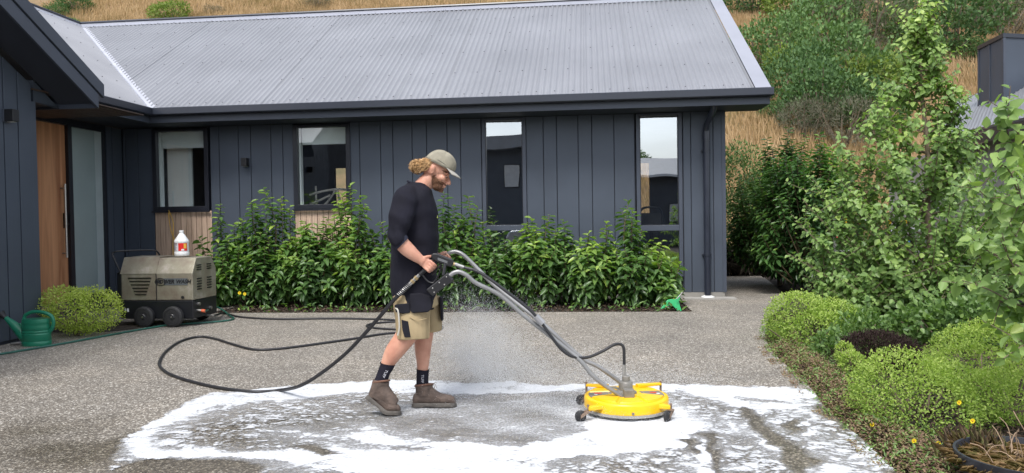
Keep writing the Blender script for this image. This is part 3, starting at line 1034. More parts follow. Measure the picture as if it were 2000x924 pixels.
# opposite house, behind the camera, mirrored in the window glass
op = thing('opposite_house', 'dark low house across the driveway mirrored in the tall window panes', 'house', (-2, -11, 0), 0)
q = MB().box(-14, -1.2, -14, -9.0, 0, 4.8); q.build('wall', M['clad'], op)
q = MB().prism([(-14.4, -8.4, 4.75), (-0.8, -8.4, 4.65), (-0.8, -8.4, 5.3), (-8.4, -8.4, 5.2), (-14.4, -8.4, 5.6)], (0, -6, 0)); q.build('roof', pmat('opposite_roof', (0.22, 0.24, 0.27), 0.5), op)
q = MB().box(-1.19, 12, -18, -12.0, 0, 3.45); q.build('wall', M['clad'], op)
q = MB().prism([(-1.19, -11.5, 3.35), (12.4, -11.5, 3.35), (12.4, -14.0, 4.35), (-1.19, -14.0, 4.35)], (0, -0.1, 0.12)); q.build('roof', pmat('opposite_roof_low', (0.20, 0.22, 0.25), 0.5), op, fix=True)
for (a, b, z0, z1, y) in ((-4.9, -4.2, 2.9, 3.9, -8.99), (2.6, 4.0, 1.2, 2.0, -11.99), (-8, -6, 1, 2.4, -8.99)):
    f_ = MB().box(a - 0.05, b + 0.05, y, y + 0.03, z0 - 0.05, z1 + 0.05).build('window', M['frame'], op)
    MB().box(a, b, y + 0.031, y + 0.036, z0, z1).build('pane', pmat('net_curtain', (0.5, 0.53, 0.56), 0.4), f_)
MB().box(-3.6, -1.7, -8.99, -8.96, 0.0, 1.9).build('garage_door', pmat('rust_door', (0.20, 0.07, 0.05), 0.5), op)
cv = thing('parked_car', 'silver car mirrored at the foot of the second tall window pane', 'car', (-1.9, -5.6, 0), 0)
body = MB()
prof = [(-2.0, 0.35), (-2.05, 0.7), (-1.9, 0.95), (-1.0, 1.05), (-0.45, 1.45), (0.9, 1.48), (1.6, 1.05), (2.0, 0.95), (2.1, 0.6), (2.05, 0.35)]
body.prism([(-1.9 + x, -6.4, z) for x, z in prof], (0, 1.6, 0))
body.build('body', pmat('silver_paint', (0.5, 0.52, 0.55), 0.25, metal=0.5), cv, bevel=0.06, fix=True)
wd = MB().prism([(-1.9 + x, -4.795, z) for x, z in ((-0.9, 1.07), (-0.42, 1.38), (0.85, 1.40), (1.35, 1.07))], (0, 0.004, 0))
wd.build('side_window', M['frame'], cv)
for sx in (-1.3, 1.3):
    for y in (-6.35, -4.85):
        wh = MB().lathe([(0.1, -0.09), (0.31, -0.09), (0.33, -0.05), (0.33, 0.05), (0.31, 0.09), (0.1, 0.09)], (-1.9 + sx, y, 0.33), 18, 'Y').build('wheel', M['rubber'], cv, smooth=True)
        MB().lathe([(0.02, -0.1), (0.2, -0.1), (0.2, 0.1), (0.02, 0.1)], (-1.9 + sx, y, 0.33), 10, 'Y').build('rim', M['steel'], wh)

# solid ceiling under the roof of the entry link, so that no daylight leaks through
hbox('link_ceiling', M['soffit'], -14.5, VU - 0.03, -5.0, 0.14, 3.12, 3.16)
hbox('eave_ceiling', M['soffit'], VU - 0.02, 0.5, EAVE_V + 0.03, 0.14, 3.12, 3.16)
# ================================================================== PLANTS
LM = {}
LM['laurel'] = leaf_mat('laurel_leaf', (0.035, 0.075, 0.028), (0.11, 0.21, 0.058), (0.36, 0.48, 0.10), 0.34, 0.36, 0.5)
LM['hedge'] = leaf_mat('hedge_leaf', (0.020, 0.050, 0.018), (0.080, 0.175, 0.048), (0.32, 0.48, 0.10), 0.32, 0.35, 0.5)
LM['poplar'] = leaf_mat('tree_leaf', (0.09, 0.165, 0.05), (0.22, 0.335, 0.10), (0.43, 0.53, 0.15), 0.35, 0.42, 0.4)
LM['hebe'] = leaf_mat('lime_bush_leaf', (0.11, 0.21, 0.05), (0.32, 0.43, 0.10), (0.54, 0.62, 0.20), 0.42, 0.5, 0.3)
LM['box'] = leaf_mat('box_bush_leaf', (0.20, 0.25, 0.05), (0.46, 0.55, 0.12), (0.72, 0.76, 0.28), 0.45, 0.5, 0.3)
LM['hillgreen'] = leaf_mat('hill_green_leaf', (0.045, 0.095, 0.035), (0.12, 0.205, 0.075), (0.24, 0.33, 0.11), 0.25, 0.6, 0.2)
LM['hillyellow'] = leaf_mat('hill_yellow_leaf', (0.08, 0.12, 0.03), (0.17, 0.24, 0.06), (0.33, 0.38, 0.08), 0.3, 0.6, 0.2)
LM['hillgrey'] = leaf_mat('hill_grey_twig', (0.07, 0.06, 0.05), (0.13, 0.13, 0.09), (0.22, 0.21, 0.16), 0.15, 0.8, 0.1)
LM['dry'] = leaf_mat('dry_ground_cover', (0.12, 0.075, 0.055), (0.25, 0.17, 0.12), (0.30, 0.30, 0.13), 0.2, 0.8, 0.1)
LM['straw'] = leaf_mat('dry_grass_blade', (0.15, 0.13, 0.05), (0.34, 0.225, 0.12), (0.50, 0.36, 0.22), 0.2, 0.8, 0.1)
LM['purple'] = leaf_mat('dark_purple_twig', (0.025, 0.017, 0.017), (0.05, 0.034, 0.032), (0.085, 0.055, 0.05), 0.1, 0.8, 0.1)
LM['mulch'] = leaf_mat('bark_chip', (0.02, 0.014, 0.010), (0.055, 0.038, 0.028), (0.13, 0.095, 0.07), 0.0, 0.9, 0.1)
LM['flax'] = leaf_mat('dead_flax_blade', (0.03, 0.025, 0.02), (0.12, 0.10, 0.08), (0.35, 0.32, 0.27), 0.1, 0.6, 0.2)
bark = pmat('bark', (0.16, 0.12, 0.085), 0.9, var=0.35, vs=25, bump=0.5, bs=60, stretch=(1, 1, 0.3))
stemm = pmat('green_brown_stem', (0.10, 0.075, 0.04), 0.7, var=0.3, vs=20)

rs = np.random.RandomState(11)
LEAF6 = np.array([(0, 0, 0), (0.35, -0.5, 0.10), (0.72, -0.32, 0.05), (1, 0, -0.12), (0.72, 0.32, 0.05), (0.35, 0.5, 0.10)], dtype=float)
LF6 = np.array([(0, 1, 2, 3), (0, 3, 4, 5)])
LEAF4 = np.array([(0, 0, 0), (0.45, -0.5, 0.08), (1, 0, -0.05), (0.45, 0.5, 0.08)], dtype=float)
LF4 = np.array([(0, 1, 2, 3)])
def unit(a):
    return a / np.maximum(np.linalg.norm(a, axis=-1, keepdims=True), 1e-9)
def leaves_mesh(name, pos, dirs, nors, L, W, tint, tmpl=6):
    T, FQ = (LEAF6, LF6) if tmpl == 6 else (LEAF4, LF4)
    n = len(pos)
    k = len(T)
    x = unit(dirs)
    y = unit(np.cross(nors, x))
    z = np.cross(x, y)
    L = np.broadcast_to(L, (n,))[:, None, None]
    W = np.broadcast_to(W, (n,))[:, None, None]
    t = T[None]
    v = pos[:, None, :] + x[:, None, :] * t[:, :, 0:1] * L + y[:, None, :] * t[:, :, 1:2] * W + z[:, None, :] * t[:, :, 2:3] * L
    v = v.reshape(-1, 3)
    f = (FQ[None] + (np.arange(n) * k)[:, None, None]).reshape(-1, 4)
    me = bpy.data.meshes.new(name)
    me.vertices.add(len(v)); me.vertices.foreach_set('co', v.ravel())
    me.loops.add(f.size); me.loops.foreach_set('vertex_index', f.ravel().astype(np.int32))
    me.polygons.add(len(f))
    me.polygons.foreach_set('loop_start', np.arange(0, f.size, 4, dtype=np.int32))
    me.polygons.foreach_set('loop_total', np.full(len(f), 4, dtype=np.int32))
    at = me.attributes.new('tint', 'FLOAT', 'POINT')
    at.data.foreach_set('value', np.repeat(np.broadcast_to(tint, (n,)), k).astype(np.float32))
    me.update(calc_edges=True)
    return me
LEAFCACHE = {}
def leaf_single(kind, q):
    key = (kind, q)
    if key not in LEAFCACHE:
        me = leaves_mesh('leaf', np.zeros((1, 3)), np.array([[1., 0, 0]]), np.array([[0., 0, 1.]]), 1.0, 1.0, (q + 0.5) / 6)
        me.materials.append(LM[kind])
        LEAFCACHE[key] = me
    return LEAFCACHE[key]
def emit_leaves(parent, kind, pos, dirs, nors, L, W, tint, nsep, name='leaf', local=Vector((0, 0, 0))):
    """the nsep leaves nearest the viewer side become objects of their own, the rest one joined foliage part"""
    n = len(pos)
    if kind in ('hebe', 'box'):     # tint rises with height: paler on top, deeper green below
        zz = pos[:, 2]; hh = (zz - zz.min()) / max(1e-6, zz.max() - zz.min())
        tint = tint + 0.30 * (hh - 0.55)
    pos = pos - np.array(local)
    L = np.broadcast_to(L, (n,)).copy(); W = np.broadcast_to(W, (n,)).copy(); tint = np.clip(np.broadcast_to(tint, (n,)), 0, 1).copy()
    sep = np.zeros(n, bool)
    if nsep:
        dist = np.linalg.norm(pos + np.array(local) - np.array([0, 0, CAM_H]), axis=1)
        score = L / dist * (0.75 + 0.25 * rs.rand(n)) - 0.03 * (dist - dist.min()) * L / dist
        sep[np.argsort(-score)[:nsep]] = True
        x = unit(dirs); y = unit(np.cross(nors, x)); z = np.cross(x, y)
        for i in np.nonzero(sep)[0]:
            o = bpy.data.objects.new(name, leaf_single(kind, min(5, int(tint[i] * 6))))
            COL.objects.link(o)
            o.parent = parent
            m = Matrix(((x[i, 0] * L[i], y[i, 0] * W[i], z[i, 0] * L[i], pos[i, 0]), (x[i, 1] * L[i], y[i, 1] * W[i], z[i, 1] * L[i], pos[i, 1]), (x[i, 2] * L[i], y[i, 2] * W[i], z[i, 2] * L[i], pos[i, 2]), (0, 0, 0, 1)))
            o.matrix_local = m
    k = ~sep
    if k.any():
        me = leaves_mesh('foliage', pos[k], dirs[k], nors[k], L[k], W[k], tint[k])
        me.materials.append(LM[kind])
        return stuff(link_mesh('foliage', me, None, parent))

def shoot_leaves(path, n, L, W, rng, start=0.25, droop=0.3, spread=1.0, bare=0.0):
    """leaves placed round a shoot: returns pos, dir, normal, len, wid, t"""
    P = np.array([tuple(p) for p in path])
    out = []
    m = len(P) - 1
    ga = rng.rand() * 6.28
    for i in range(n):
        t = start + (1 - start) * (i + 0.5) / n
        f = t * m
        a = min(int(f), m - 1)
        p = P[a] + (P[a + 1] - P[a]) * (f - a)
        ax = P[a + 1] - P[a]
        ax = ax / (np.linalg.norm(ax) + 1e-9)
        ga += 2.4 + rng.randn() * 0.25
        o = np.cross(ax, [1, 0, 0.01]) if abs(ax[0]) < 0.9 else np.cross(ax, [0, 1, 0])
        o /= np.linalg.norm(o)
        w = np.cross(ax, o)
        rad = o * math.cos(ga) + w * math.sin(ga)
        up = 0.55 * t ** 3 + 0.05
        d = rad * spread + ax * up + np.array([0, 0, -droop * (1 - 0.45 * t)]) + rng.randn(3) * 0.15
        nr_ = ax + rad * 0.2 + rng.randn(3) * 0.25 + np.array([0, -0.15, 0.5])
        s = (0.62 + 0.55 * rng.rand()) * (1.0 - 0.30 * max(0, t - 0.8) / 0.2)
        out.append((p, d, nr_, L * s, W * s, t))
    return out

def laurel(name, label, cat, group, base, hw_, ht, depth, spikes, nshoot, kind, L, W, nsep, tintbase=0.3, seed=0, stems=True, leaf_n=22, droop=0.35):
    rng = np.random.RandomState(seed)
    t = thing(name, label, cat, (base.x, base.y, base.z), 0, group)
    acc = []
    st = MB()
    tips = []
    for i in range(nshoot):
        a = rng.rand() * 2 * math.pi
        r = math.sqrt(rng.rand())
        hgt = ht * (0.22 + 0.75 * rng.rand() * (1 - 0.35 * r * r))
        tips.append((Vector((base.x + hw_ * r * math.cos(a), base.y + depth * r * math.sin(a), base.z + hgt)), 1.0))
    for s in spikes:
        tips.append((Vector(s), 1.3))
        for q in range(2):
            tips.append((Vector(s) + Vector((rng.randn() * 0.10, rng.randn() * 0.08, -0.12 - 0.25 * rng.rand())), 1.2))
    for tip, ln in tips:
        root = Vector((base.x + (tip.x - base.x) * 0.35 + rng.randn() * 0.05, base.y + (tip.y - base.y) * 0.35, base.z + max(0.05, (tip.z - base.z) * 0.25)))
        mid = root.lerp(tip, 0.55) + Vector((rng.randn() * 0.05, rng.randn() * 0.05, 0.02 - 0.06 * rng.rand()))
        out = Vector((tip.x - base.x, tip.y - base.y, 0)) * 0.22
        path = catmull([root, mid + out * 0.4, tip + out * 0.3], 4)
        st.tube(path, [0.010] * 4 + [0.007] * 3 + [0.004] * (len(path) - 7), 5, False)
        # length of leafy part limited
        tot = (tip - root).length
        start = max(0.1, 1 - (0.55 * ln) / max(tot, 0.2))
        acc += shoot_leaves(path, int(leaf_n * min(1, tot / 0.5) + 4), L, W, rng, start, droop)
    for k in range(5):
        a = rng.rand() * 6.28
        st.tube(catmull([base + Vector((rng.randn() * .04, rng.randn() * .04, -0.05)), base + Vector((0.12 * math.cos(a), 0.1 * math.sin(a), ht * 0.3)), base + Vector((0.3 * hw_ * math.cos(a), 0.3 * depth * math.sin(a), ht * 0.6))], 4), 0.014, 6, False)
    st.build('stem', stemm, t, smooth=True)
    pos = np.array([a[0] for a in acc]); di = np.array([a[1] for a in acc]); no = np.array([a[2] for a in acc])
    Ls = np.array([a[3] for a in acc]); Ws = np.array([a[4] for a in acc]); tt = np.array([a[5] for a in acc])
    hz = (pos[:, 2] - base.z) / ht
    tint = tintbase + 0.42 * np.maximum(0, tt - 0.65) / 0.35 * np.clip(hz * 1.3, 0.2, 1) * (0.6 + 0.4 * math.sin(seed)) + rng.randn(len(pos)) * 0.10 + 0.12 * np.sin(pos[:, 0] * 5 + seed) 
    young = rng.rand(len(pos)) < 0.012
    tint[young] = 0.95
    emit_leaves(t, kind, pos, di, no, Ls, Ws, tint, nsep, local=base)
    return t

# row of laurels in front of the main wall: (px centre, px half width, spike px list)
row = [
    (452, 60, [(432, 398), (470, 430), (392, 462)], 'laurel bush at the left end of the row, beside the steel pressure washer'),
    (535, 62, [(516, 368), (548, 385), (500, 400)], 'tallest left laurel bush with pale new shoots, between the two left windows'),
    (625, 60, [(598, 432), (640, 425), (620, 440)], 'laurel bush growing in front of the timber slats under the second window'),
    (700, 56, [(684, 362), (702, 382), (660, 392)], 'laurel bush with a tall shoot at the right edge of the second window'),
    (790, 60, [(745, 432), (765, 470), (810, 440)], 'laurel bush half hidden behind the man'),
    (880, 58, [(868, 376), (912, 384), (890, 400)], 'laurel bush rising just right of the man\'s chest'),
    (968, 58, [(935, 405), (955, 450), (1000, 470)], 'laurel bush below the left tall narrow window'),
    (1058, 58, [(1040, 425), (1072, 418), (1098, 430)], 'laurel bush with thin brown tips right of the left tall window'),
    (1150, 58, [(1150, 452), (1182, 432), (1120, 470)], 'laurel bush below the plain wall left of the right tall window'),
    (1243, 56, [(1228, 392), (1236, 410), (1290, 470)], 'laurel bush with one tall spike beside the right tall window'),
    (1292, 34, [(1300, 500)], 'small laurel bush at the right end of the row near the green sprinkler'),
]
for i, (px, hwp, spk, lab) in enumerate(row):
    Yc = hw(wall_u(px), -0.85).y
    b = gy(px, 600, Yc)
    b.z = -0.02
    k = Yc / FPX
    sp = [gy(x, y, Yc + rnd.uniform(-0.15, 0.25)) for x, y in spk]
    ht = max(0.9, min(s.z for s in sp) + 0.15)
    laurel('laurel_bush', lab, 'bush', 'laurel bushes along the house wall', b, hwp * k * 1.02, min(ht, 1.45), 0.52, sp, 62 if hwp > 40 else 30, 'laurel', 0.172, 0.080, 150, 0.36, 100 + i, droop=0.6)

# tall laurel hedge beside the path on the right
hd = [((1505, 565), 0.95, 2.85, [(1540, 250), (1500, 270), (1570, 262)], 'tall dark laurel hedge plant closest to the path, fresh green on top', 14.2),
      ((1570, 590), 0.95, 2.75, [(1600, 262), (1625, 290), (1560, 300)], 'tall laurel hedge plant between the path hedge and the leafy tree', 12.6)]
for i, (bp, hw_, ht, spk, lab, Yc) in enumerate(hd):
    b = gy(bp[0] + 20, bp[1], Yc); b.z = -0.02
    sp = [gy(x, y, Yc - 0.3) for x, y in spk]
    laurel('hedge_laurel', lab, 'hedge', 'tall laurels beside the path', b, hw_, ht, 0.8, sp, 210, 'hedge', 0.16, 0.066, 260, 0.30, 300 + i, leaf_n=26, droop=0.6)

def blob_leaves(rng, blobs, n, L, W, tb, jitter=0.12, inner=0.35, up=0.5, flat=0.0, noise_amp=0.18, seed=0):
    """leaves through the outer volume of a set of ellipsoids; bump outline by noise"""
    vols = np.array([b[3] * b[4] * b[5] for b in blobs]) ** (2 / 3)
    ids = rng.choice(len(blobs), n, p=vols / vols.sum())
    B = np.array(blobs)[ids]
    d = unit(rng.randn(n, 3))
    nz = np.sin(d[:, 0] * 5.3 + seed + B[:, 0] * 3) * np.sin(d[:, 1] * 4.7 + seed * 1.7) * np.sin(d[:, 2] * 6.1 + seed * .3) + 0.6 * np.sin(d[:, 0] * 13 + d[:, 2] * 11 + seed)
    r = 1 - inner * rng.rand(n) ** 1.6 + noise_amp * nz * 0.6 + jitter * rng.randn(n) * 0.4
    pos = B[:, :3] + d * B[:, 3:6] * r[:, None]
    # drop leaves inside other blobs
    keep = np.ones(n, bool)
    for j, b in enumerate(blobs):
        q = (pos - np.array(b[:3])) / np.array(b[3:6])
        keep &= (np.linalg.norm(q, axis=1) > 0.72) | (ids == j)
    pos, d, nz = pos[keep], d[keep], nz[keep]
    m = len(pos)
    di = d * 0.7 + rng.randn(m, 3) * 0.6 + np.array([0, 0, up])
    no = d + rng.randn(m, 3) * 0.5 + np.array([0, 0, 0.5])
    s = 0.7 + 0.5 * rng.rand(m)
    tint = tb + 0.12 * rng.randn(m) + 0.10 * nz
    return pos, di, no, L * s, W * s, tint

def bush(name, label, cat, group, blobs, n, kind, L, W, tb, nsep=0, seed=0, stem=True, base=None, **kw):
    rng = np.random.RandomState(seed + 1000)
    c = np.array(blobs)[:, :3].mean(0)
    base = base or Vector((c[0], c[1], min(b[2] - b[5] for b in blobs)))
    t = thing(name, label, cat, tuple(base), 0, group)
    pos, di, no, Ls, Ws, tint = blob_leaves(rng, blobs, n, L, W, tb, seed=seed, **kw)
    k = pos[:, 2] > base.z - 0.02
    emit_leaves(t, kind, pos[k], di[k], no[k], Ls[k], Ws[k], tint[k], nsep, local=base)
    if stem:
        st = MB()
        for b in blobs:
            for q in range(4):
                e = Vector(b[:3]) + Vector((rng.randn() * b[3] * .4, rng.randn() * b[4] * .4, rng.rand() * b[5] * .5))
                st.tube(catmull([base + Vector((rng.randn() * .02, rng.randn() * .02, -0.03)), base.lerp(e, 0.5) + Vector((rng.randn() * .05 * b[3], 0, 0)), e], 3), [0.012 * max(1, b[3])] * 3 + [0.007 * max(1, b[3])] * 3 + [0.004] , 5, False)
        st.build('stem', bark, t, smooth=True)
    return t

# round box bush by the front door
def pb(px, py, Y, rx, ry, rz):
    p = gy(px, py, Y)
    return (p.x, p.y, p.z, rx, ry, rz)
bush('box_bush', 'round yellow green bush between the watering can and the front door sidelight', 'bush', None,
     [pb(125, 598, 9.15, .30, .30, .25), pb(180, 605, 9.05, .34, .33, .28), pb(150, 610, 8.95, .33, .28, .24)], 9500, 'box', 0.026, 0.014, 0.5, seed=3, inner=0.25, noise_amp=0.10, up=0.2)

# lime green mounds along the right bed
def gp(px, py, Y):
    return gy(px, py, Y)
mounds = [
    ('lime green mound bush at the driveway bend, farthest of the lime bushes', [pb(1560, 628, 7.75, .34, .34, .31), pb(1625, 640, 7.75, .33, .34, .30), pb(1590, 655, 7.5, .33, .3, .24)], 12000, 0.029, 0.48, 21),
    ('large lime green mound bush in the front of the bed beside the foam', [pb(1765, 770, 4.75, .33, .36, .29), pb(1850, 790, 4.75, .34, .34, .28), pb(1800, 800, 4.6, .33, .32, .25), pb(1725, 785, 4.9, .16, .25, .22)], 20000, 0.020, 0.46, 22),
    ('lime green mound bush behind the large front mound at the right frame edge', [pb(1915, 700, 5.6, .36, .36, .26), pb(1980, 690, 5.4, .36, .36, .28), pb(1900, 725, 5.3, .25, .3, .2)], 14000, 0.022, 0.5, 23),
    ('lime green bush at the right frame edge above the black pot', [pb(1950, 775, 4.6, .22, .25, .17), pb(2010, 760, 4.5, .25, .25, .2)], 6000, 0.017, 0.55, 24),
    ('small lime green sprig beside the left rim of the black pot', [pb(1880, 905, 3.75, .05, .07, .12), pb(1888, 880, 3.8, .05, .05, .08)], 900, 0.015, 0.55, 25),
    ('small loose lime green bush between the dark purple mound and the driveway', [pb(1665, 712, 5.9, .09, .12, .10), pb(1650, 690, 6.1, .07, .1, .09)], 1100, 0.024, 0.5, 26),
]
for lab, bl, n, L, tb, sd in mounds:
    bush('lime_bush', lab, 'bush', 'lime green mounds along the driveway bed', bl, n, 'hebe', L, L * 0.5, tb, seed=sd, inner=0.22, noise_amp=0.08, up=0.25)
bush('purple_bush', 'low dark purple brown twiggy mound under the leafy tree', 'bush', None, [pb(1715, 690, 6.5, .33, .33, .19)], 9000, 'purple', 0.030, 0.006, 0.5, seed=31, inner=0.3, noise_amp=0.05, up=0.5)
bush('green_shrub', 'loose dark green shrub between the first lime mound and the purple mound', 'bush', None, [pb(1640, 690, 6.9, .25, .25, .25), pb(1690, 650, 7.2, .25, .25, .22)], 1500, 'poplar', 0.055, 0.035, 0.15, seed=32, inner=0.5)
bush('green_shrub', 'low dark green shrub behind the purple mound at the foot of the tree', 'bush', None, [pb(1830, 640, 7.4, .5, .35, .24), pb(1900, 630, 7.2, .35, .3, .25)], 2600, 'poplar', 0.06, 0.045, 0.1, seed=33, inner=0.5)
bush('green_shrub', 'broad dark shrub standing behind the trunk of the leafy tree', 'bush', None, [pb(1720, 560, 10.6, .9, .5, .75), pb(1880, 540, 10.8, 1.0, .5, .85), pb(1990, 520, 10.6, .7, .5, .8)], 6000, 'poplar', 0.085, 0.05, 0.05, seed=34, inner=0.5)
bush('green_shrub', 'tall green shrub screening the neighbouring wall beyond the right end of the bed', 'bush', None, [(7.6, 9.6, 0.8, 1.0, .8, .9), (8.9, 9.2, 0.7, .9, .8, .8), (6.8, 10.6, 1.0, .9, .7, 1.1)], 7000, 'poplar', 0.085, 0.05, 0.2, seed=35, inner=0.5, base=Vector((7.6, 9.6, -0.05)))
# small leaved pale shrub behind the house corner
bush('olive_shrub', 'small leaved grey green shrub in the gap behind the right house corner', 'bush', None, [pb(1440, 350, 18.0, .75, .6, .9), pb(1450, 440, 17.8, .8, .6, .8), pb(1500, 400, 18.4, .8, .6, 1.0)], 9000, 'hillgreen', 0.07, 0.04, 0.45, seed=41, inner=0.5)
# dead flax
fx = thing('flax', 'dead brown strappy flax at the back end of the path beside the house corner', 'plant', tuple(gy(1455, 525, 17.0).xy) + (0.0,), 0)
b0 = gy(1455, 525, 17.0)
P_, D_2, N_2 = [], [], []
for i in range(240):
    a = rs.rand() * 6.28
    P_.append((b0.x + rs.randn() * .35, b0.y + rs.randn() * .25, 0.0)); D_2.append((math.cos(a) * .7, math.sin(a) * .7, 0.35 + rs.rand())); N_2.append((-math.cos(a), -math.sin(a), 0.6))
emit_leaves(fx, 'flax', np.array(P_), np.array(D_2), np.array(N_2), 0.55 + 0.4 * rs.rand(240), 0.05, rs.rand(240) ** 2, 0, local=Vector((b0.x, b0.y, 0)))

# ---- the leafy tree
def leafy_tree():
    rng = np.random.RandomState(77)
    base = gz(1812, 650); base.z = -0.02
    Y = base.y
    k = Y / FPX
    top = gy(1788, 22, Y)
    t = thing('leafy_tree', 'slender tree with round fresh green leaves standing in the right hand garden bed', 'tree', tuple(base), 0)
    tr = MB()
    path = catmull([base, gy(1822, 560, Y), gy(1812, 420, Y), gy(1812, 300, Y), gy(1800, 180, Y), gy(1795, 100, Y), top], 6)
    rad = [0.036 * (1 - i / (len(path) - 1)) ** 0.8 + 0.004 for i in range(len(path))]
    tr.tube(path, rad, 10)
    p2 = catmull([base + Vector((-0.10, 0.05, 0)), gy(1796, 560, Y + 0.05), gy(1780, 470, Y + 0.1), gy(1765, 380, Y + .1)], 6)
    tr.tube(p2, [0.026 - 0.0009 * i for i in range(len(p2))], 8)
    trunk = tr.build('trunk', bark, t, smooth=True)
    br = MB()
    acc = []
    # outline half widths in px by height (left, right)
    prof = [(600, 225, 150), (520, 272, 180), (440, 272, 195), (360, 240, 165), (300, 200, 125), (240, 150, 95), (190, 105, 80), (140, 44, 44), (80, 24, 28), (30, 8, 8)]
    def prof_at(y):
        for (y0, l0, r0), (y1, l1, r1) in zip(prof[:-1], prof[1:]):
            if y1 <= y <= y0:
                f = (y0 - y) / (y0 - y1)
                return l0 + (l1 - l0) * f, r0 + (r1 - r0) * f
        return prof[0][1:] if y > 600 else (12, 12)
    nb_ = 185
    for i in range(nb_):
        f = (i + rng.rand()) / nb_
        yy = 598 - 568 * f ** 1.8          # px height of the tip
        l, r = prof_at(yy)
        a = rng.rand() * 2 * math.pi
        a = a - 0.45 * math.sin(2 * a)
        w = (l if math.cos(a) < 0 else r) * k
        q = (0.6 + 0.4 * rng.rand() ** 0.7)
        tip = gy(1806, yy, Y) + Vector((math.cos(a) * w * q, math.sin(a) * min(w, 0.8) * q * 0.85, 0))
        tz = max(0.25, tip.z - w * q * (0.65 + 0.4 * rng.rand()))
        fz = min(0.98, max(0.02, tz / (top.z + 0.01)))
        st_ = path[int(fz * (len(path) - 1))]
        mid = st_.lerp(tip, 0.5) + Vector((0, 0, -0.06 * w)) + Vector((rng.randn(), rng.randn(), rng.randn())) * 0.03
        bp = catmull([st_, mid, tip], 5)
        br.tube(bp, [0.010 - 0.0007 * j for j in range(len(bp))], 5, False)
        n = int(16 + 34 * min(1.3, (tip - st_).length))
        acc += shoot_leaves(bp, n, 0.080, 0.059, rng, 0.18, 0.55)
        # side twigs
        for s in range(int(2 + 4 * min(1, w))):
            fr_ = 0.3 + 0.65 * rng.rand()
            p0 = bp[int(fr_ * (len(bp) - 1))]
            e = p0 + Vector((rng.randn() * .17, rng.randn() * .17, 0.10 + rng.rand() * 0.2))
            br.tube([p0, p0.lerp(e, .5) + Vector((0, 0, -.01)), e], [0.005, 0.004, 0.002], 4, False)
            acc += shoot_leaves([p0, p0.lerp(e, .5), e], 12, 0.080, 0.058, rng, 0.1, 0.5)
    for s in range(6):
        acc += shoot_leaves(path[-9:], 14, 0.065, 0.046, rng, 0.0, 0.3)
    br.build('branch', bark, t, smooth=True)
    pos = np.array([a[0] for a in acc]); di = np.array([a[1] for a in acc]); no = np.array([a[2] for a in acc]) + np.array([0, -0.5, 0])
    Ls = np.array([a[3] for a in acc]); Ws = np.array([a[4] for a in acc])
    pos += rng.randn(*pos.shape) * 0.012
    tint = 0.42 + rng.randn(len(pos)) * 0.14 + 0.10 * np.sin(pos[:, 0] * 4) * np.sin(pos[:, 2] * 5) + 0.08 * (pos[:, 2] - 1.4) - 0.1 * np.clip((pos[:, 0] - 4.2), 0, 1)
    emit_leaves(t, 'poplar', pos, di, no, Ls, Ws, tint, 300, local=base)
leafy_tree()

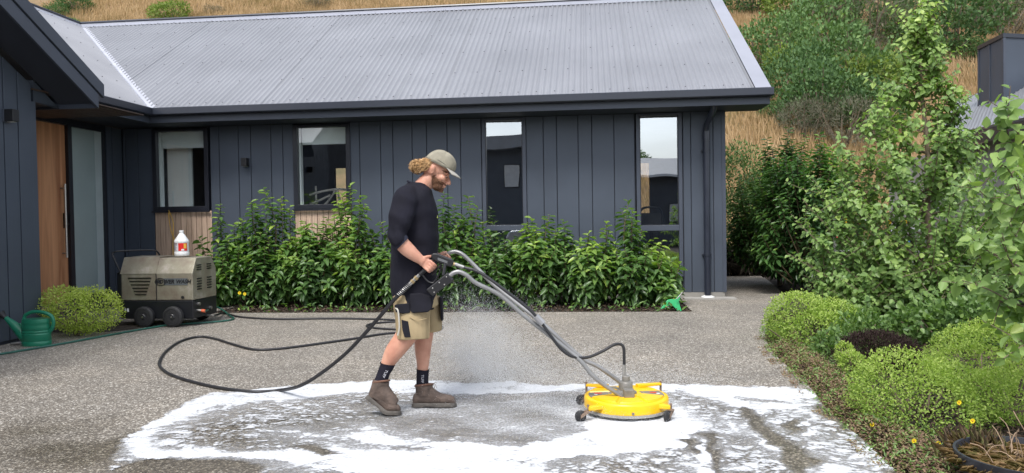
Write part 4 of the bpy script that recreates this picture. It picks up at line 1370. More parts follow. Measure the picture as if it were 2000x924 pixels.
# ---- nearer branches reaching in from the right frame edge
def near_tree():
    rng = np.random.RandomState(5)
    base = Vector((3.75, 4.35, 0.0))
    t = thing('leafy_tree', 'near young tree at the right frame edge with large round leaves on bare twigs', 'tree', tuple(base), 0)
    tr = MB()
    path = catmull([base, base + Vector((0.03, 0.02, 0.8)), base + Vector((-0.02, 0, 1.6)), base + Vector((0.03, 0, 2.4))], 5)
    tr.tube(path, [0.03 - 0.0015 * i for i in range(len(path))], 9)
    tr.build('trunk', bark, t, smooth=True)
    br = MB()
    acc = []
    brs = [((2060, 330), [(1990, 262), (1972, 222), (1965, 195)], 4.4), ((2080, 420), [(2010, 330), (1975, 280), (1960, 225)], 4.5), ((2090, 500), [(2000, 420), (1940, 395), (1890, 350)], 4.6),
           ((2090, 560), [(1990, 520), (1930, 490), (1880, 470)], 4.4), ((2090, 620), [(2000, 600), (1930, 565), (1880, 548)], 4.2), ((2090, 660), [(2010, 640), (1970, 600), (1930, 570)], 4.3),
           ((2080, 600), [(2000, 480), (1960, 440), (1920, 400)], 4.7), ((2080, 500), [(2000, 400), (1975, 340), (1950, 310)], 4.2), ((2080, 640), [(2020, 560), (1980, 520), (1955, 470)], 4.1),
           ((2080, 520), [(2030, 440), (2000, 400), (1985, 350)], 4.0), ((2080, 660), [(2030, 660), (1990, 680), (1960, 700)], 4.0)]
    for a, rest, Y in brs:
        pts = [gy(*a, Y + 0.1)] + [gy(x, y, Y - 0.05 * i) for i, (x, y) in enumerate(rest)]
        st_ = Vector((base.x, base.y, max(0.3, pts[0].z - 0.25)))
        bp = catmull([st_] + pts, 5)
        br.tube(bp, [0.008 - 0.00028 * j for j in range(len(bp))], 5, False)
        acc += shoot_leaves(bp, 22, 0.088, 0.062, rng, 0.25, 0.35)
        for s in range(4):
            p0 = bp[int((0.35 + 0.6 * rng.rand()) * (len(bp) - 1))]
            e = p0 + Vector((-0.05 + rng.randn() * .09, rng.randn() * .1, 0.02 + rng.randn() * 0.1))
            br.tube([p0, e], [0.004, 0.002], 4, False)
            acc += shoot_leaves([p0, p0.lerp(e, .5), e], 6, 0.082, 0.058, rng, 0.15, 0.3)
    for s in range(14):      # the part of the crown outside the frame
        a = rng.rand() * 6.28
        p0 = path[int((0.3 + 0.7 * rng.rand()) * (len(path) - 1))]
        e = p0 + Vector((0.25 + 0.3 * abs(math.cos(a)), 0.5 * math.sin(a), 0.3))
        br.tube([p0, e], [0.007, 0.003], 5, False)
        acc += shoot_leaves([p0, p0.lerp(e, .5), e], 20, 0.085, 0.06, rng, 0.1, 0.3)
    br.build('branch', bark, t, smooth=True)
    pos = np.array([a[0] for a in acc]); di = np.array([a[1] for a in acc]); no = np.array([a[2] for a in acc]) + np.array([0, -0.6, 0])
    Ls = np.array([a[3] for a in acc]); Ws = np.array([a[4] for a in acc])
    tint = 0.42 + rng.randn(len(pos)) * 0.15
    emit_leaves(t, 'poplar', pos, di, no, Ls, Ws, tint, 300, local=base)
near_tree()

# ---- dry ground cover, mulch chips, weeds
def scatter_strip(name, label, cat, n, fn, kind, L, W, tb, tv, upr, tmpl=6):
    P, D, Nn = [], [], []
    for i in range(n):
        x, y, z = fn()
        a = rs.rand() * 6.28
        P.append((x, y, z)); D.append((math.cos(a), math.sin(a), upr * rs.rand())); Nn.append((rs.randn() * .4, rs.randn() * .4 - .2, 1))
    me = leaves_mesh(name, np.array(P), np.array(D), np.array(Nn), L * (0.6 + 0.8 * rs.rand(n)), W * (0.6 + 0.8 * rs.rand(n)), np.clip(tb + tv * rs.randn(n), 0, 1))
    me.materials.append(LM[kind])
    o = link_mesh(name, me, None)
    tag(o, label, cat)
    return stuff(o)
def strip_pt(lo, hi, y0, y1, zmax):
    def f():
        y = y0 + (y1 - y0) * rs.rand()
        x = edge_x(y) + lo + (hi - lo) * rs.rand() ** 1.3
        nz_ = noise.noise(Vector((x * 4, y * 4, 9)))
        return x, y, bed_z(x, y) + 0.02 + zmax * rs.rand() * (0.4 + 0.6 * max(0, nz_ + .4))
    return f
scatter_strip('ground_cover', 'dry orange brown creeping ground cover spilling over the driveway edge', 'ground cover', 22000, strip_pt(-0.12, 0.32, 3.3, 8.2, 0.08), 'dry', 0.018, 0.009, 0.5, 0.2, 0.9)
scatter_strip('green_weeds', 'thin patches of green weeds among the dry ground cover', 'weeds', 4500, strip_pt(-0.05, 0.42, 3.2, 9.0, 0.10), 'poplar', 0.028, 0.010, 0.3, 0.15, 1.4)
scatter_strip('bark_mulch', 'dark bark mulch scattered over the right hand bed', 'mulch', 22000, strip_pt(0.03, 2.6, 3.0, 10.0, 0.03), 'mulch', 0.035, 0.016, 0.45, 0.25, 0.4)
def house_bed_pt():
    u = -7.95 + 7.15 * rs.rand(); v = BEDF + 1.75 * rs.rand()
    p = hw(u, v)
    return p.x, p.y, -0.03 + 0.05 * (v - BEDF) / 1.8 + 0.03 * rs.rand()
scatter_strip('bark_mulch', 'dark bark mulch and fallen leaves under the laurel row', 'mulch', 7000, house_bed_pt, 'mulch', 0.045, 0.02, 0.5, 0.3, 0.5)

# weeds on the bed edge: low green tufts at the foot of the laurels
def lowpt():
    u = -7.6 + 6.7 * rs.rand(); p = hw(u, BEDF + 0.05 + 0.3 * rs.rand())
    return p.x, p.y, -0.02 + 0.12 * rs.rand()
scatter_strip('low_leaves', 'low leafy growth at the front edge of the laurel bed', 'ground cover', 320, lowpt, 'laurel', 0.08, 0.035, 0.45, 0.2, 1.2)

# ---- hill grass and hill shrubs
def hill_grass():
    n = 150000
    X = -32 + 64 * rs.rand(n); Y = 22 + 30 * rs.rand(n) ** 1.2
    Z = -0.3 + np.maximum(0, Y - (21.0 + 0.8 * np.sin(X * 0.13))) * 0.52
    # keep blades only where the camera side could see: left strip above the ridge and right of the house
    keep = (X > 4) | (Y > 45)
    X, Y = X[keep], Y[keep]
    X = np.concatenate([X, -36 + 60 * rs.rand(70000)]); Y = np.concatenate([Y, 43 + 22 * rs.rand(70000)])
    n = len(X)
    Z = np.array([hill_z(x, y) for x, y in zip(X, Y)]) - 0.03
    D = np.stack([rs.randn(n) * .25, rs.randn(n) * .25, np.ones(n)], 1)
    Nn = np.stack([rs.randn(n) * .4, -np.ones(n), np.zeros(n)], 1)
    patch = np.sin(X * 0.9 + 2) * np.sin(Y * 0.6) * 0.18 + np.sin(X * 2.3) * np.sin(Y * 1.7) * 0.10
    green = np.where((X > 8) & (X < 12.5) & (Y < 27), -0.28, 0)
    me = leaves_mesh('hill_grass', np.stack([X, Y, Z], 1), D, Nn, 0.35 + 0.45 * rs.rand(n), 0.035 + 0.02 * rs.rand(n), np.clip(0.52 + patch + green + 0.16 * rs.randn(n), 0, 1), tmpl=4)
    me.materials.append(LM['straw'])
    o = link_mesh('hill_grass', me, None)
    tag(o, 'tall dry golden grass covering the hillside behind the house', 'grass')
    stuff(o)
hill_grass()

def protobush(kind, seed, n, L, W, tb):
    rng = np.random.RandomState(seed)
    bl = [(0, 0, .55, .6, .6, .5)]
    for q in range(7):
        a = rng.rand() * 6.28
        bl.append((math.cos(a) * .5, math.sin(a) * .5, .35 + .55 * rng.rand(), .35 + .2 * rng.rand(), .35 + .2 * rng.rand(), .28 + .16 * rng.rand()))
    pos, di, no, Ls, Ws, ti = blob_leaves(rng, bl, n, L, W, tb, seed=seed, inner=0.5, noise_amp=0.3)
    me = leaves_mesh('crown', pos, di, no, Ls, Ws, np.clip(ti, 0, 1), tmpl=4)
    me.materials.append(LM[kind])
    st = MB()
    for q in range(8):
        e = Vector(bl[q][:3])
        st.tube([Vector((0, 0, -.1)), e * 0.5 + Vector((rng.randn() * .05, rng.randn() * .05, .02)), e + Vector((0, 0, .2))], [0.03, 0.02, 0.008], 5, False)
    ms = st.mesh('branches'); ms.materials.append(bark)
    return me, ms
protos = {'g': [protobush('hillgreen', 51 + i, 5500, 0.085, 0.05, 0.45) for i in range(2)], 'd': [protobush('hillgreen', 61, 5500, 0.08, 0.045, 0.2)], 'y': [protobush('hillyellow', 71, 5000, 0.09, 0.06, 0.5)], 'b': [protobush('hillgrey', 81 + i, 6500, 0.11, 0.012, 0.5) for i in range(2)]}
hs = [ # px, py(base), width px, height factor, kind, label
    (1500, 120, 130, 1.0, 'g', 'large green bush on the hill just right of the roof edge'),
    (1590, 90, 150, 1.0, 'g', 'large olive green bush high on the hill above the dense green ones'),
    (1540, 195, 150, 0.9, 'd', 'dark green bush on the hill level with the gutter corner'),
    (1650, 165, 150, 1.0, 'g', 'green bush in the centre of the hillside thicket'),
    (1690, 190, 130, 0.8, 'y', 'yellow green bush in the centre of the hillside thicket'),
    (1610, 240, 150, 0.9, 'd', 'dark bush at the lower edge of the hillside thicket'),
    (1645, 275, 130, 1.0, 'b', 'grey leafless bush at the foot of the hill left of the leafy tree'),
    (1570, 260, 100, 0.9, 'b', 'grey twiggy bush above the tall laurel hedge'),
    (1720, 250, 130, 0.9, 'd', 'dark green bush behind the left side of the leafy tree'),
    (1700, 80, 140, 1.0, 'b', 'grey brown bush high on the hill left of the tree top'),
    (1760, 150, 120, 0.9, 'g', 'mid green bush on the hill just behind the tree top'),
    (1790, 75, 130, 0.9, 'g', 'mid green bush high on the hill behind the tree top'),
    (1870, 90, 150, 1.0, 'd', 'dark green bush on the hill between the tree top and the chimney'),
    (1900, 40, 130, 0.8, 'g', 'green bush on the hill high above the neighbouring chimney'),
    (1960, 60, 130, 0.8, 'b', 'grey brown bush on the hill above the neighbouring chimney'),
    (1970, 25, 110, 0.8, 'b', 'brown bush on the hill at the top right frame corner'),
    (1900, 100, 60, 0.8, 'g', 'small green bush touching the left side of the chimney'),
    (1470, 15, 100, 0.7, 'd', 'dark bush at the top frame edge right of the roof'),
    (1620, 25, 140, 0.7, 'b', 'grey brown bush at the top frame edge above the thicket'),
    (1540, 30, 110, 0.7, 'y', 'yellowish bush at the top frame edge right of the roof'),
    (1555, 145, 100, 0.8, 'y', 'small yellowish bush within the left side of the thicket'),
    (1680, 130, 90, 0.8, 'b', 'small grey bush in the middle of the thicket'),
    (1505, 220, 50, 0.7, 'd', 'small dark bush in the golden grass under the gutter corner'),
    (100, 22, 60, 0.6, 'd', 'dark green bush on the hill above the left roof ridge'),
    (150, 8, 80, 0.5, 'd', 'dark green bush at the top left frame edge above the ridge corner'),
    (152, 42, 40, 0.6, 'g', 'small spiky green bush touching the ridge corner'),
    (335, 30, 80, 0.55, 'y', 'yellow green bush on the hill above the left end of the long ridge'),
    (280, 38, 26, 0.9, 'b', 'small grey bush left of the yellow green bush above the ridge'),
    (420, 14, 40, 0.6, 'b', 'small brown bush at the top frame edge above the ridge'),
    (620, 2, 60, 0.6, 'b', 'brown bush at the top frame edge above the middle of the ridge'),
]
for i, (px, py, wp, hf, kd, lab) in enumerate(hs):
    p = hill_pt(px, py + 18)
    wd_ = wp * p.y / FPX / 2.0
    me, ms = protos[kd][i % len(protos[kd])]
    t = thing('hill_bush', lab, 'bush', (p.x, p.y, p.z - 0.1), rnd.uniform(0, 6.28), 'bushes scattered over the hillside')
    s = wd_ / 0.95 * (1.25 if px > 1300 else 1.0)
    for nm, m_ in (('crown', me), ('branches', ms)):
        o = link_mesh(nm, m_, None, t)
        o.scale = (s, s, s * 1.05 * (0.75 + 0.4 * hf))
mt = thing('tree', 'small bushy tree behind the opposite roof, mirrored in the right tall window pane', 'tree', (1.0, -19.5, 0), 0)
o = link_mesh('crown', protos['g'][0][0], None, mt); o.location = (0, 0, 3.2); o.scale = (1.5, 1.5, 1.9)
MB().tube([(0, 0, -0.05), (0.05, 0, 1.8), (0, 0, 3.9)], [0.14, 0.1, 0.05], 8).build('trunk', bark, mt, world=False)
# play equipment glimpsed behind the tree
pe = thing('play_equipment', 'brightly coloured yellow, red, white and blue things glimpsed through the leafy tree', 'play equipment', tuple(gy(1740, 470, 9.4).xy) + (0,), 0)
cy, cr_, cbl, cwh = pmat('yellow_plastic', (0.75, 0.48, 0.02), 0.5), pmat('red_plastic', (0.62, 0.02, 0.03), 0.5), pmat('blue_plastic', (0.10, 0.25, 0.55), 0.5), M['white']
for k, px in enumerate((1652, 1680, 1710, 1720, 1737, 1757, 1774)):
    p = gy(px, 432 + (k % 3) * 2, 9.4)
    MB().prism([p + Vector((-.035, 0, .03)), p + Vector((.035, 0, .03)), p + Vector((.02, 0, -.04)), p + Vector((-.02, 0, -.04))], (0, 0.02, 0)).build('pennant', cy, pe)
MB().tube([gy(1640, 428, 9.42), gy(1720, 431, 9.42), gy(1800, 428, 9.42)], 0.006, 5).build('cord', M['white'], pe)
for px, py, r_, m_, nm in ((1724, 472, .085, cr_, 'red_cushion'), (1638, 468, .055, cr_, 'red_cushion'), (1752, 452, .09, cwh, 'white_cushion'), (1790, 448, .06, cwh, 'white_cushion'), (1735, 464, .09, cbl, 'blue_cushion'), (1772, 472, .07, cbl, 'blue_cushion')):
    MB().ell(gy(px, py, 9.45), (r_, 0.05, r_ * 0.7), seg=14).build(nm, m_, pe, smooth=True)
for px in (1630, 1810):
    a = gy(px, 425, 9.45)
    MB().cyl((a.x, a.y, -0.05), (a.x, a.y, a.z + .02), 0.02, seg=8).build('post', M['steel'], pe)
p = gy(1720, 490, 9.45)
MB().box(p.x - .6, p.x + .6, p.y, p.y + .4, p.z - .03, p.z).build('bench', M['steel'], pe)
# ================================================================== OBJECTS
def text_mesh(s, size, shear=0.0, extrude=0.0006, bold=0.0):
    cu_ = bpy.data.curves.new('txt', 'FONT')
    cu_.body = s
    cu_.size = size
    cu_.shear = shear
    cu_.extrude = extrude
    cu_.offset = bold
    cu_.align_x = 'CENTER'
    cu_.align_y = 'CENTER'
    cu_.resolution_u = 3
    o = bpy.data.objects.new('txt', cu_)
    COL.objects.link(o)
    dg = bpy.context.evaluated_depsgraph_get()
    me = bpy.data.meshes.new_from_object(o.evaluated_get(dg))
    bpy.data.objects.remove(o)
    me.materials.clear()
    return me
def text_part(name, s, size, Mx, mat, parent, **kw):
    me = text_mesh(s, size, **kw)
    me.transform(Mx)
    return link_mesh(name, me, mat, parent)

# ---- steel pressure washer
MO = Vector((-4.205, 9.70, 0)) - HU * 1.0
pw_ = thing('pressure_washer', 'weathered stainless steel pressure washer on black wheels standing against the timber slats', 'pressure washer', tuple(MO), HA)
def wpm():
    m, nt, p = new_mat('weathered_stainless')
    L = nt.links
    tc = N(nt, 'ShaderNodeTexCoord')
    n1 = N(nt, 'ShaderNodeTexNoise'); n1.inputs['Scale'].default_value = 3.5; n1.inputs['Detail'].default_value = 8; n1.inputs['Roughness'].default_value = 0.7
    L.new(tc.outputs['Object'], n1.inputs['Vector'])
    r1 = ramp(nt, [(0.25, (0.17, 0.12, 0.095)), (0.42, (0.25, 0.21, 0.165)), (0.55, (0.29, 0.27, 0.205)), (0.7, (0.42, 0.375, 0.33))])
    L.new(n1.outputs['Fac'], r1.inputs[0])
    L.new(r1.outputs[0], p.inputs['Base Color'])
    p.inputs['Metallic'].default_value = 0.35
    r2 = ramp(nt, [(0.3, 0.30), (0.7, 0.55)])
    L.new(n1.outputs['Fac'], r2.inputs[0])
    L.new(r2.outputs[0], p.inputs['Roughness'])
    return m
M['stainless'] = wpm()
def pbuild(mb, name, mat, parent=pw_, **kw):
    return mb.build(name, mat, parent, world=False, **kw)
D_ = 0.62
prof = [(0.0, 0.345), (0.0, 0.70), (0.10, 0.90), (0.50, 0.905), (D_, 0.74), (D_, 0.345)]
hood = MB()
hood.prism([(0.0, y, z) for y, z in prof], (1.0, 0, 0))
hood = pbuild(hood, 'hood', M['stainless'], bevel=0.012, fix=True)
lid = MB()
lid.prism([(-0.008, -0.008, 0.70), (-0.008, 0.094, 0.913), (-0.008, 0.505, 0.92), (-0.008, 0.628, 0.74), (-0.008, 0.62, 0.74), (-0.008, 0.50, 0.909), (-0.008, 0.10, 0.903), (-0.008, -0.001, 0.70)], (0.50, 0, 0))
pbuild(lid, 'lid', M['stainless'], fix=True)
pbuild(MB().box(0.493, 0.50, -0.010, -0.002, 0.35, 0.70), 'panel_seam', M['black'])
blk = pmat('black_chassis', (0.010, 0.011, 0.014), 0.4)
ch_ = MB().box(-0.02, 1.0, 0.0, D_, 0.10, 0.343)
chs = pbuild(ch_, 'chassis', blk, bevel=0.012)
for i, (a, b, y) in enumerate(((250, 295, 540), (253, 293, 546.5), (256, 291, 553.5), (258.5, 288.5, 560.5), (261, 286.5, 567), (263.5, 284.5, 573.5))):
    x0, x1, z = (a - 236) / 138, (b - 236) / 138, 0.70 - (y - 531) / 55 * 0.355
    pbuild(MB().box(x0, x1, -0.012, 0.0, z - 0.009, z + 0.009), 'vent_slot', M['black'], hood, bevel=0.003)
    pbuild(MB().prism([(x0, -0.002, z + 0.010), (x0, -0.022, z + 0.012), (x0, -0.018, z + 0.004)], (x1 - x0, 0, 0)), 'louvre', M['stainless'], hood)
for cx in (0.16, 0.42):
    for z in (0.80, 0.77, 0.74, 0.62, 0.585, 0.55, 0.515, 0.48):
        if z > 0.7 or True:
            pbuild(MB().box(1.0, 1.010, cx - 0.055, cx + 0.055, z - 0.007, z + 0.007), 'vent_slot', M['black'], hood)
pbuild(MB().lathe([(0.0, -0.012), (0.02, -0.012), (0.02, 0.0)], (0.86, 0, 0.385), 12, 'Y'), 'knob', M['black'], hood)
RX = Matrix.Rotation(math.pi / 2, 4, 'X')
pbuild(MB().box(0.60, 0.93, -0.004, -0.001, 0.545, 0.635), 'decal', pmat('grey_decal', (0.10, 0.11, 0.115), 0.5), hood)
text_part('lettering', 'POWER WASH', 0.072, Matrix.Translation((0.735, -0.006, 0.59)) @ RX, M['black'], hood, shear=0.25, bold=0.0022)
el = MB()
ring = [Vector((0.555 + 0.075 * math.cos(a), -0.006, 0.59 + 0.047 * math.sin(a))) for a in [2 * math.pi * k / 28 for k in range(29)]]
el.tube(ring, 0.0045, 6)
ring2 = [Vector((0.53 + 0.035 * math.cos(a) * (1 if a < 3.2 else 0.8), -0.006, 0.59 + 0.022 * math.sin(2 * a) )) for a in [2 * math.pi * k / 28 for k in range(29)]]
el.tube(ring2, 0.006, 6)
pbuild(el, 'emblem', M['black'], hood)
Ms = Matrix.Translation((0.20, 0.052, 0.805)) @ Matrix.Rotation(-math.atan2(0.1, 0.2), 4, 'X') @ RX
me = text_mesh('gold', 0.085, 0.2, 0.0006, 0.002); me.transform(Matrix.Translation((0, 0, 0.004))); me.transform(Ms)
link_mesh('lettering', me, M['white'], hood)
b_ = MB().prism([(-0.085, -0.035, 0), (0.075, -0.035, 0), (0.095, 0.045, 0), (-0.065, 0.045, 0)], (0, 0, 0.002)); 
me = b_.mesh('badge'); me.transform(Matrix.Translation((0, 0, 0.001))); me.transform(Ms); link_mesh('badge', me, pmat('dark_badge', (0.05, 0.06, 0.062), 0.5), hood)
for (x, y) in ((0.36, -0.07), (0.76, -0.07), (0.36, D_ + 0.03), (0.76, D_ + 0.03)):
    wh = pbuild(MB().lathe([(0.06, -0.035), (0.115, -0.038), (0.135, -0.025), (0.137, 0.0), (0.135, 0.025), (0.115, 0.038), (0.06, 0.035)], (x, y, 0.137), 26, 'Y'), 'wheel', M['rubber'], smooth=True)
    pbuild(MB().lathe([(0.0, -0.04), (0.03, -0.045), (0.045, -0.03), (0.095, -0.030), (0.098, -0.039), (0.104, -0.039), (0.104, 0.03), (0.0, 0.03)], (x, y, 0.137), 22, 'Y'), 'rim', pmat('wheel_plastic', (0.02, 0.02, 0.023), 0.35), wh, smooth=True)
    pbuild(MB().cyl((x, y - 0.052 , 0.137), (x, y + 0.05, 0.137), 0.012, seg=8), 'axle_cap', M['steel'], wh)
hd_ = MB()
hd_.tube(catmull([(-0.04, 0.05, 0.72), (-0.14, 0.05, 0.94), (-0.13, 0.06, 0.985), (-0.06, 0.10, 1.0), (0.14, 0.35, 1.0), (0.22, 0.45, 0.985), (0.24, 0.5, 0.93), (0.24, 0.5, 0.90)], 5), 0.012, 8)
pbuild(hd_, 'handle', M['black'], smooth=True)
pbuild(MB().box(-0.10, -0.021, 0.05, 0.5, 0.2, 0.72), 'side_tank', blk, bevel=0.02)
fit = MB()
fit.cyl((1.0, 0.10, 0.20), (1.06, 0.10, 0.195), 0.018).cyl((1.0, 0.12, 0.285), (1.03, 0.12, 0.285), 0.022).cyl((1.0, 0.42, 0.2), (1.03, 0.42, 0.2), 0.022).cyl((0.98, 0.35, 0.1), (1.1, 0.35, 0.10), 0.014)
pbuild(fit, 'fitting', M['steel'])
pbuild(MB().cyl((1.061, 0.10, 0.195), (1.11, 0.10, 0.19), 0.021), 'hose_connector', pmat('orange_connector', (0.6, 0.12, 0.05), 0.45))
text_part('decal_number', '3', 0.055, Matrix.Translation((0.05, -0.002, 0.215)) @ RX, M['white'], chs, bold=0.002)
pbuild(MB().box(0.075, 0.10, -0.003, -0.0005, 0.195, 0.24), 'decal', M['white'], chs)

# ---- bottle on top
bp_ = MO + HU * 0.70 + HV * 0.28
bz = 0.921
bo = thing('bottle', 'large white plastic jug with red label standing on top of the pressure washer', 'bottle', (bp_.x, bp_.y, bz), HA)
bm_ = MB().lathe([(0.0, 0.0), (0.088, 0.0), (0.095, 0.012), (0.095, 0.045), (0.090, 0.055), (0.090, 0.175), (0.095, 0.185), (0.093, 0.205), (0.03, 0.30), (0.026, 0.305), (0.026, 0.315)], (0, 0, 0), 28)
bo_b = bm_.build('body', M['white'], bo, world=False, smooth=True)
MB().lathe([(0.029, 0.314), (0.029, 0.340), (0.025, 0.343), (0.0, 0.343)], (0, 0, 0), 18).build('cap', M['white'], bo, world=False, smooth=True)
def arc_patch(a0, a1, r, z0, z1, seg=10):
    m_ = MB()
    for k in range(seg + 1):
        a = R(a0 + (a1 - a0) * k / seg)
        m_.v += [Vector((r * math.cos(a), r * math.sin(a), z0)), Vector((r * math.cos(a), r * math.sin(a), z1))]
    for k in range(seg):
        m_.f.append((2 * k, 2 * k + 2, 2 * k + 3, 2 * k + 1))
    return m_
lbl = arc_patch(195, 360, 0.0912, 0.058, 0.172).build('label', pmat('label_paper', (0.6, 0.6, 0.62), 0.5), bo, world=False)
arc_patch(272, 345, 0.0920, 0.068, 0.172).build('red_panel', pmat('red_print', (0.65, 0.015, 0.01), 0.5), lbl, world=False)
arc_patch(315, 338, 0.0926, 0.10, 0.165).build('yellow_print', pmat('yellow_print', (0.8, 0.45, 0.05), 0.5), lbl, world=False)
arc_patch(200, 262, 0.0920, 0.155, 0.170).build('grey_print', pmat('grey_print', (0.22, 0.12, 0.16), 0.5), lbl, world=False)
for k in range(7):
    arc_patch(206, 262 - 9 * (k % 3), 0.0920, 0.075 + k * 0.0105, 0.079 + k * 0.0105).build('print_line', pmat('print_grey', (0.2, 0.2, 0.24), 0.5), lbl, world=False)
arc_patch(296, 318, 0.0926, 0.072, 0.092).build('white_print', M['white'], lbl, world=False)
# yellow cord hanging from the sill
s0_ = hw(wall_u(332, 412), -0.05, 1.60)
e0_ = hw(wall_u(341, 450), -0.10, 1.22)
cord = MB()
cord.tube(catmull([s0_, s0_.lerp(e0_, 0.5) + Vector((-0.01, 0, 0)), e0_, e0_ + Vector((0.08, 0, -0.22)), e0_ + Vector((0.12, 0.0, -0.5))], 6), 0.006, 6)
cord.tube(catmull([s0_ + Vector((0.012, -.01, 0)), s0_.lerp(e0_, 0.5) + Vector((0.055, 0, 0)), e0_ + Vector((0.03, 0, 0)), e0_ + Vector((0.02, 0, -0.25)), e0_ + Vector((0.02, 0.0, -0.5))], 6), 0.006, 6)
tag(cord.build('cord', pmat('yellow_cord', (0.65, 0.38, 0.04), 0.5), None, smooth=True), 'looped yellow cord hanging from the left window sill behind the white jug', 'cord')

# ---- watering can
W0 = gz(72, 674)
k_ = W0.y / FPX
wc = thing('watering_can', 'green plastic watering can with long spout standing by the near dark wall', 'watering can', tuple(W0), 0)
grn = pmat('green_plastic', (0.012, 0.17, 0.095), 0.35, var=0.06, spec=0.5)
def oval(cx, rx, ry, z, n=24):
    return [Vector((cx + rx * math.cos(2 * math.pi * i / n), ry * math.sin(2 * math.pi * i / n), z)) for i in range(n)]
H_ = 0.30
cb_ = MB()
zs = [(0.0, 1.0), (0.01, 1.03), (0.045, 1.03), (0.05, 1.0), (0.055, 1.0), (0.06, 1.03), (0.11, 1.0), (0.125, 1.03), (0.13, 1.03), (0.135, 1.0), (0.15, 1.0), (0.155, 1.03), (0.16, 1.03), (0.165, 1.0), (0.18, 1.0), (0.185, 1.03), (0.22, 1.0), (0.25, 0.98), (0.255, 1.0), (0.27, 1.0), (H_, 0.97)]
cb_.rings([oval(0, 0.152 * s, 0.115 * s, z) for z, s in zs])
cb_.build('body', grn, wc, world=False, smooth=True)
hn = MB()
hn.tube(catmull([(-0.135, 0, 0.28), (-0.12, 0, 0.34), (-0.03, 0, 0.378), (0.08, 0, 0.37), (0.17, 0, 0.33), (0.195, 0, 0.26), (0.18, 0, 0.19), (0.145, 0, 0.14)], 6), 0.020, 10)
hn.build('handle', grn, wc, world=False, smooth=True)
sp2 = MB()
sp2.tube(catmull([(-0.10, 0, 0.08), (-0.19, 0, 0.17), (-0.27, 0, 0.25), (-0.345, 0, 0.315)], 5), [0.075 - 0.0035 * i for i in range(16)], 12)
sp2.build('spout', grn, wc, world=False, smooth=True)
MB().tube([(-0.34, 0, 0.31), (-0.37, 0, 0.335), (-0.40, 0, 0.36)], [0.022, 0.03, 0.05], 14).build('sprinkler_rose', M['black'], wc, world=False)
MB().tube(catmull([(-0.15, 0, 0.19), (-0.165, 0, 0.225), (-0.185, 0, 0.24), (-0.20, 0, 0.225)], 5), 0.012, 8).build('hose_clip', grn, wc, world=False)
nz0 = gz(40, 674)
no_ = thing('hose_nozzle', 'grey hose spray nozzle lying on the ground in front of the watering can', 'hose nozzle', tuple(nz0), 0.15)
MB().tube([(-0.10, 0, 0.02), (-0.05, 0, 0.022), (0.0, 0, 0.028)], [0.012, 0.018, 0.016], 10).build('barrel', M['steel'], no_, world=False, smooth=True)
MB().tube([(0.0, 0, 0.03), (0.05, 0, 0.04), (0.085, 0, 0.045), (0.10, 0, 0.045)], [0.018, 0.028, 0.036, 0.03], 14).build('spray_head', pmat('grey_plastic', (0.30, 0.30, 0.33), 0.4), no_, world=False, smooth=True)

# ---- hoses
hosem = pmat('black_rubber_hose', (0.020, 0.020, 0.023), 0.5, bump=0.15, bs=300)
ghm = pmat('green_hose', (0.02, 0.10, 0.075), 0.4, var=0.2, vs=8)
gpts = [gz(-60, 702), gz(0, 694), gz(60, 684), gz(130, 672), gz(200, 659), gz(260, 648), gz(330, 637), gz(400, 632), gz(440, 628.5), gz(456, 624.5)]
pts_ = [p + Vector((0, 0, 0.013)) for p in gpts]
e1 = MO + HU * 1.11 + HV * 0.10 + Vector((0, 0, 0.19))
pts_ += [gz(450, 620) + Vector((0, 0, 0.02)), gz(425, 612) + Vector((0, 0, 0.09)), e1]
tag(MB().tube(catmull(pts_, 8), 0.0125, 9).build('garden_hose', ghm, None, smooth=True), 'green garden hose snaking from the left edge past the box bush to the washer', 'hose')
hp = [MO + HU * 1.1 + HV * 0.35 + Vector((0, 0, 0.10))] + [gz(x, y) + Vector((0, 0, 0.014)) for x, y in ((440, 614), (470, 621), (540, 625), (640, 624), (720, 625), (778, 628), (810, 636), (790, 645), (740, 643.5), (716, 639), (735, 633), (790, 630), (850, 633), (860, 645), (800, 650), (745, 655), (690, 664), (600, 677), (540, 684), (495, 685), (455, 675), (420, 664), (390, 660), (355, 668), (325, 688), (311, 712), (322, 728), (350, 741), (400, 755), (450, 764), (500, 769), (545, 766))]
Pm = 5.14
gunY = Pm - 0.20
hp += [gy(585, 754, 5.52), gy(630, 727, 5.38), gy(680, 686, 5.22), gy(730, 632, 5.05), gy(765, 591, 4.97), gy(778, 577, gunY)]
press = MB().tube(catmull(hp, 8), 0.0135, 9)
tag(press.build('pressure_hose', hosem, None, smooth=True), 'long black rubber pressure hose looping over the driveway from the washer to the spray gun', 'hose')

# ---- surface cleaner
CC = Vector(((1219 - 1000) / FPX * 5.04, 5.04, 0))
sc_ = thing('surface_cleaner', 'round yellow surface cleaner with long grey tubular handles pushed by the man', 'surface cleaner', tuple(CC), 0)
yel = pmat('yellow_paint', (0.78, 0.47, 0.008), 0.35, var=0.08, vs=6, spec=0.5)
gryp = pmat('worn_grey_steel', (0.22, 0.21, 0.19), 0.45, metal=0.3, var=0.25, vs=14)
tubem = pmat('grey_handle_tube', (0.26, 0.26, 0.26), 0.38, metal=0.4, var=0.15, vs=6)
def sb(mb, name, mat, parent=sc_, **kw):
    return mb.build(name, mat, parent, world=False, **kw)
deck = MB().lathe([(0.0, 0.132), (0.12, 0.132), (0.262, 0.118), (0.272, 0.120), (0.282, 0.114), (0.286, 0.104), (0.286, 0.048), (0.279, 0.043), (0.268, 0.048), (0.268, 0.10), (0.0, 0.11)], (0, 0, 0), 48)
dk = sb(deck, 'deck', yel, smooth=True)
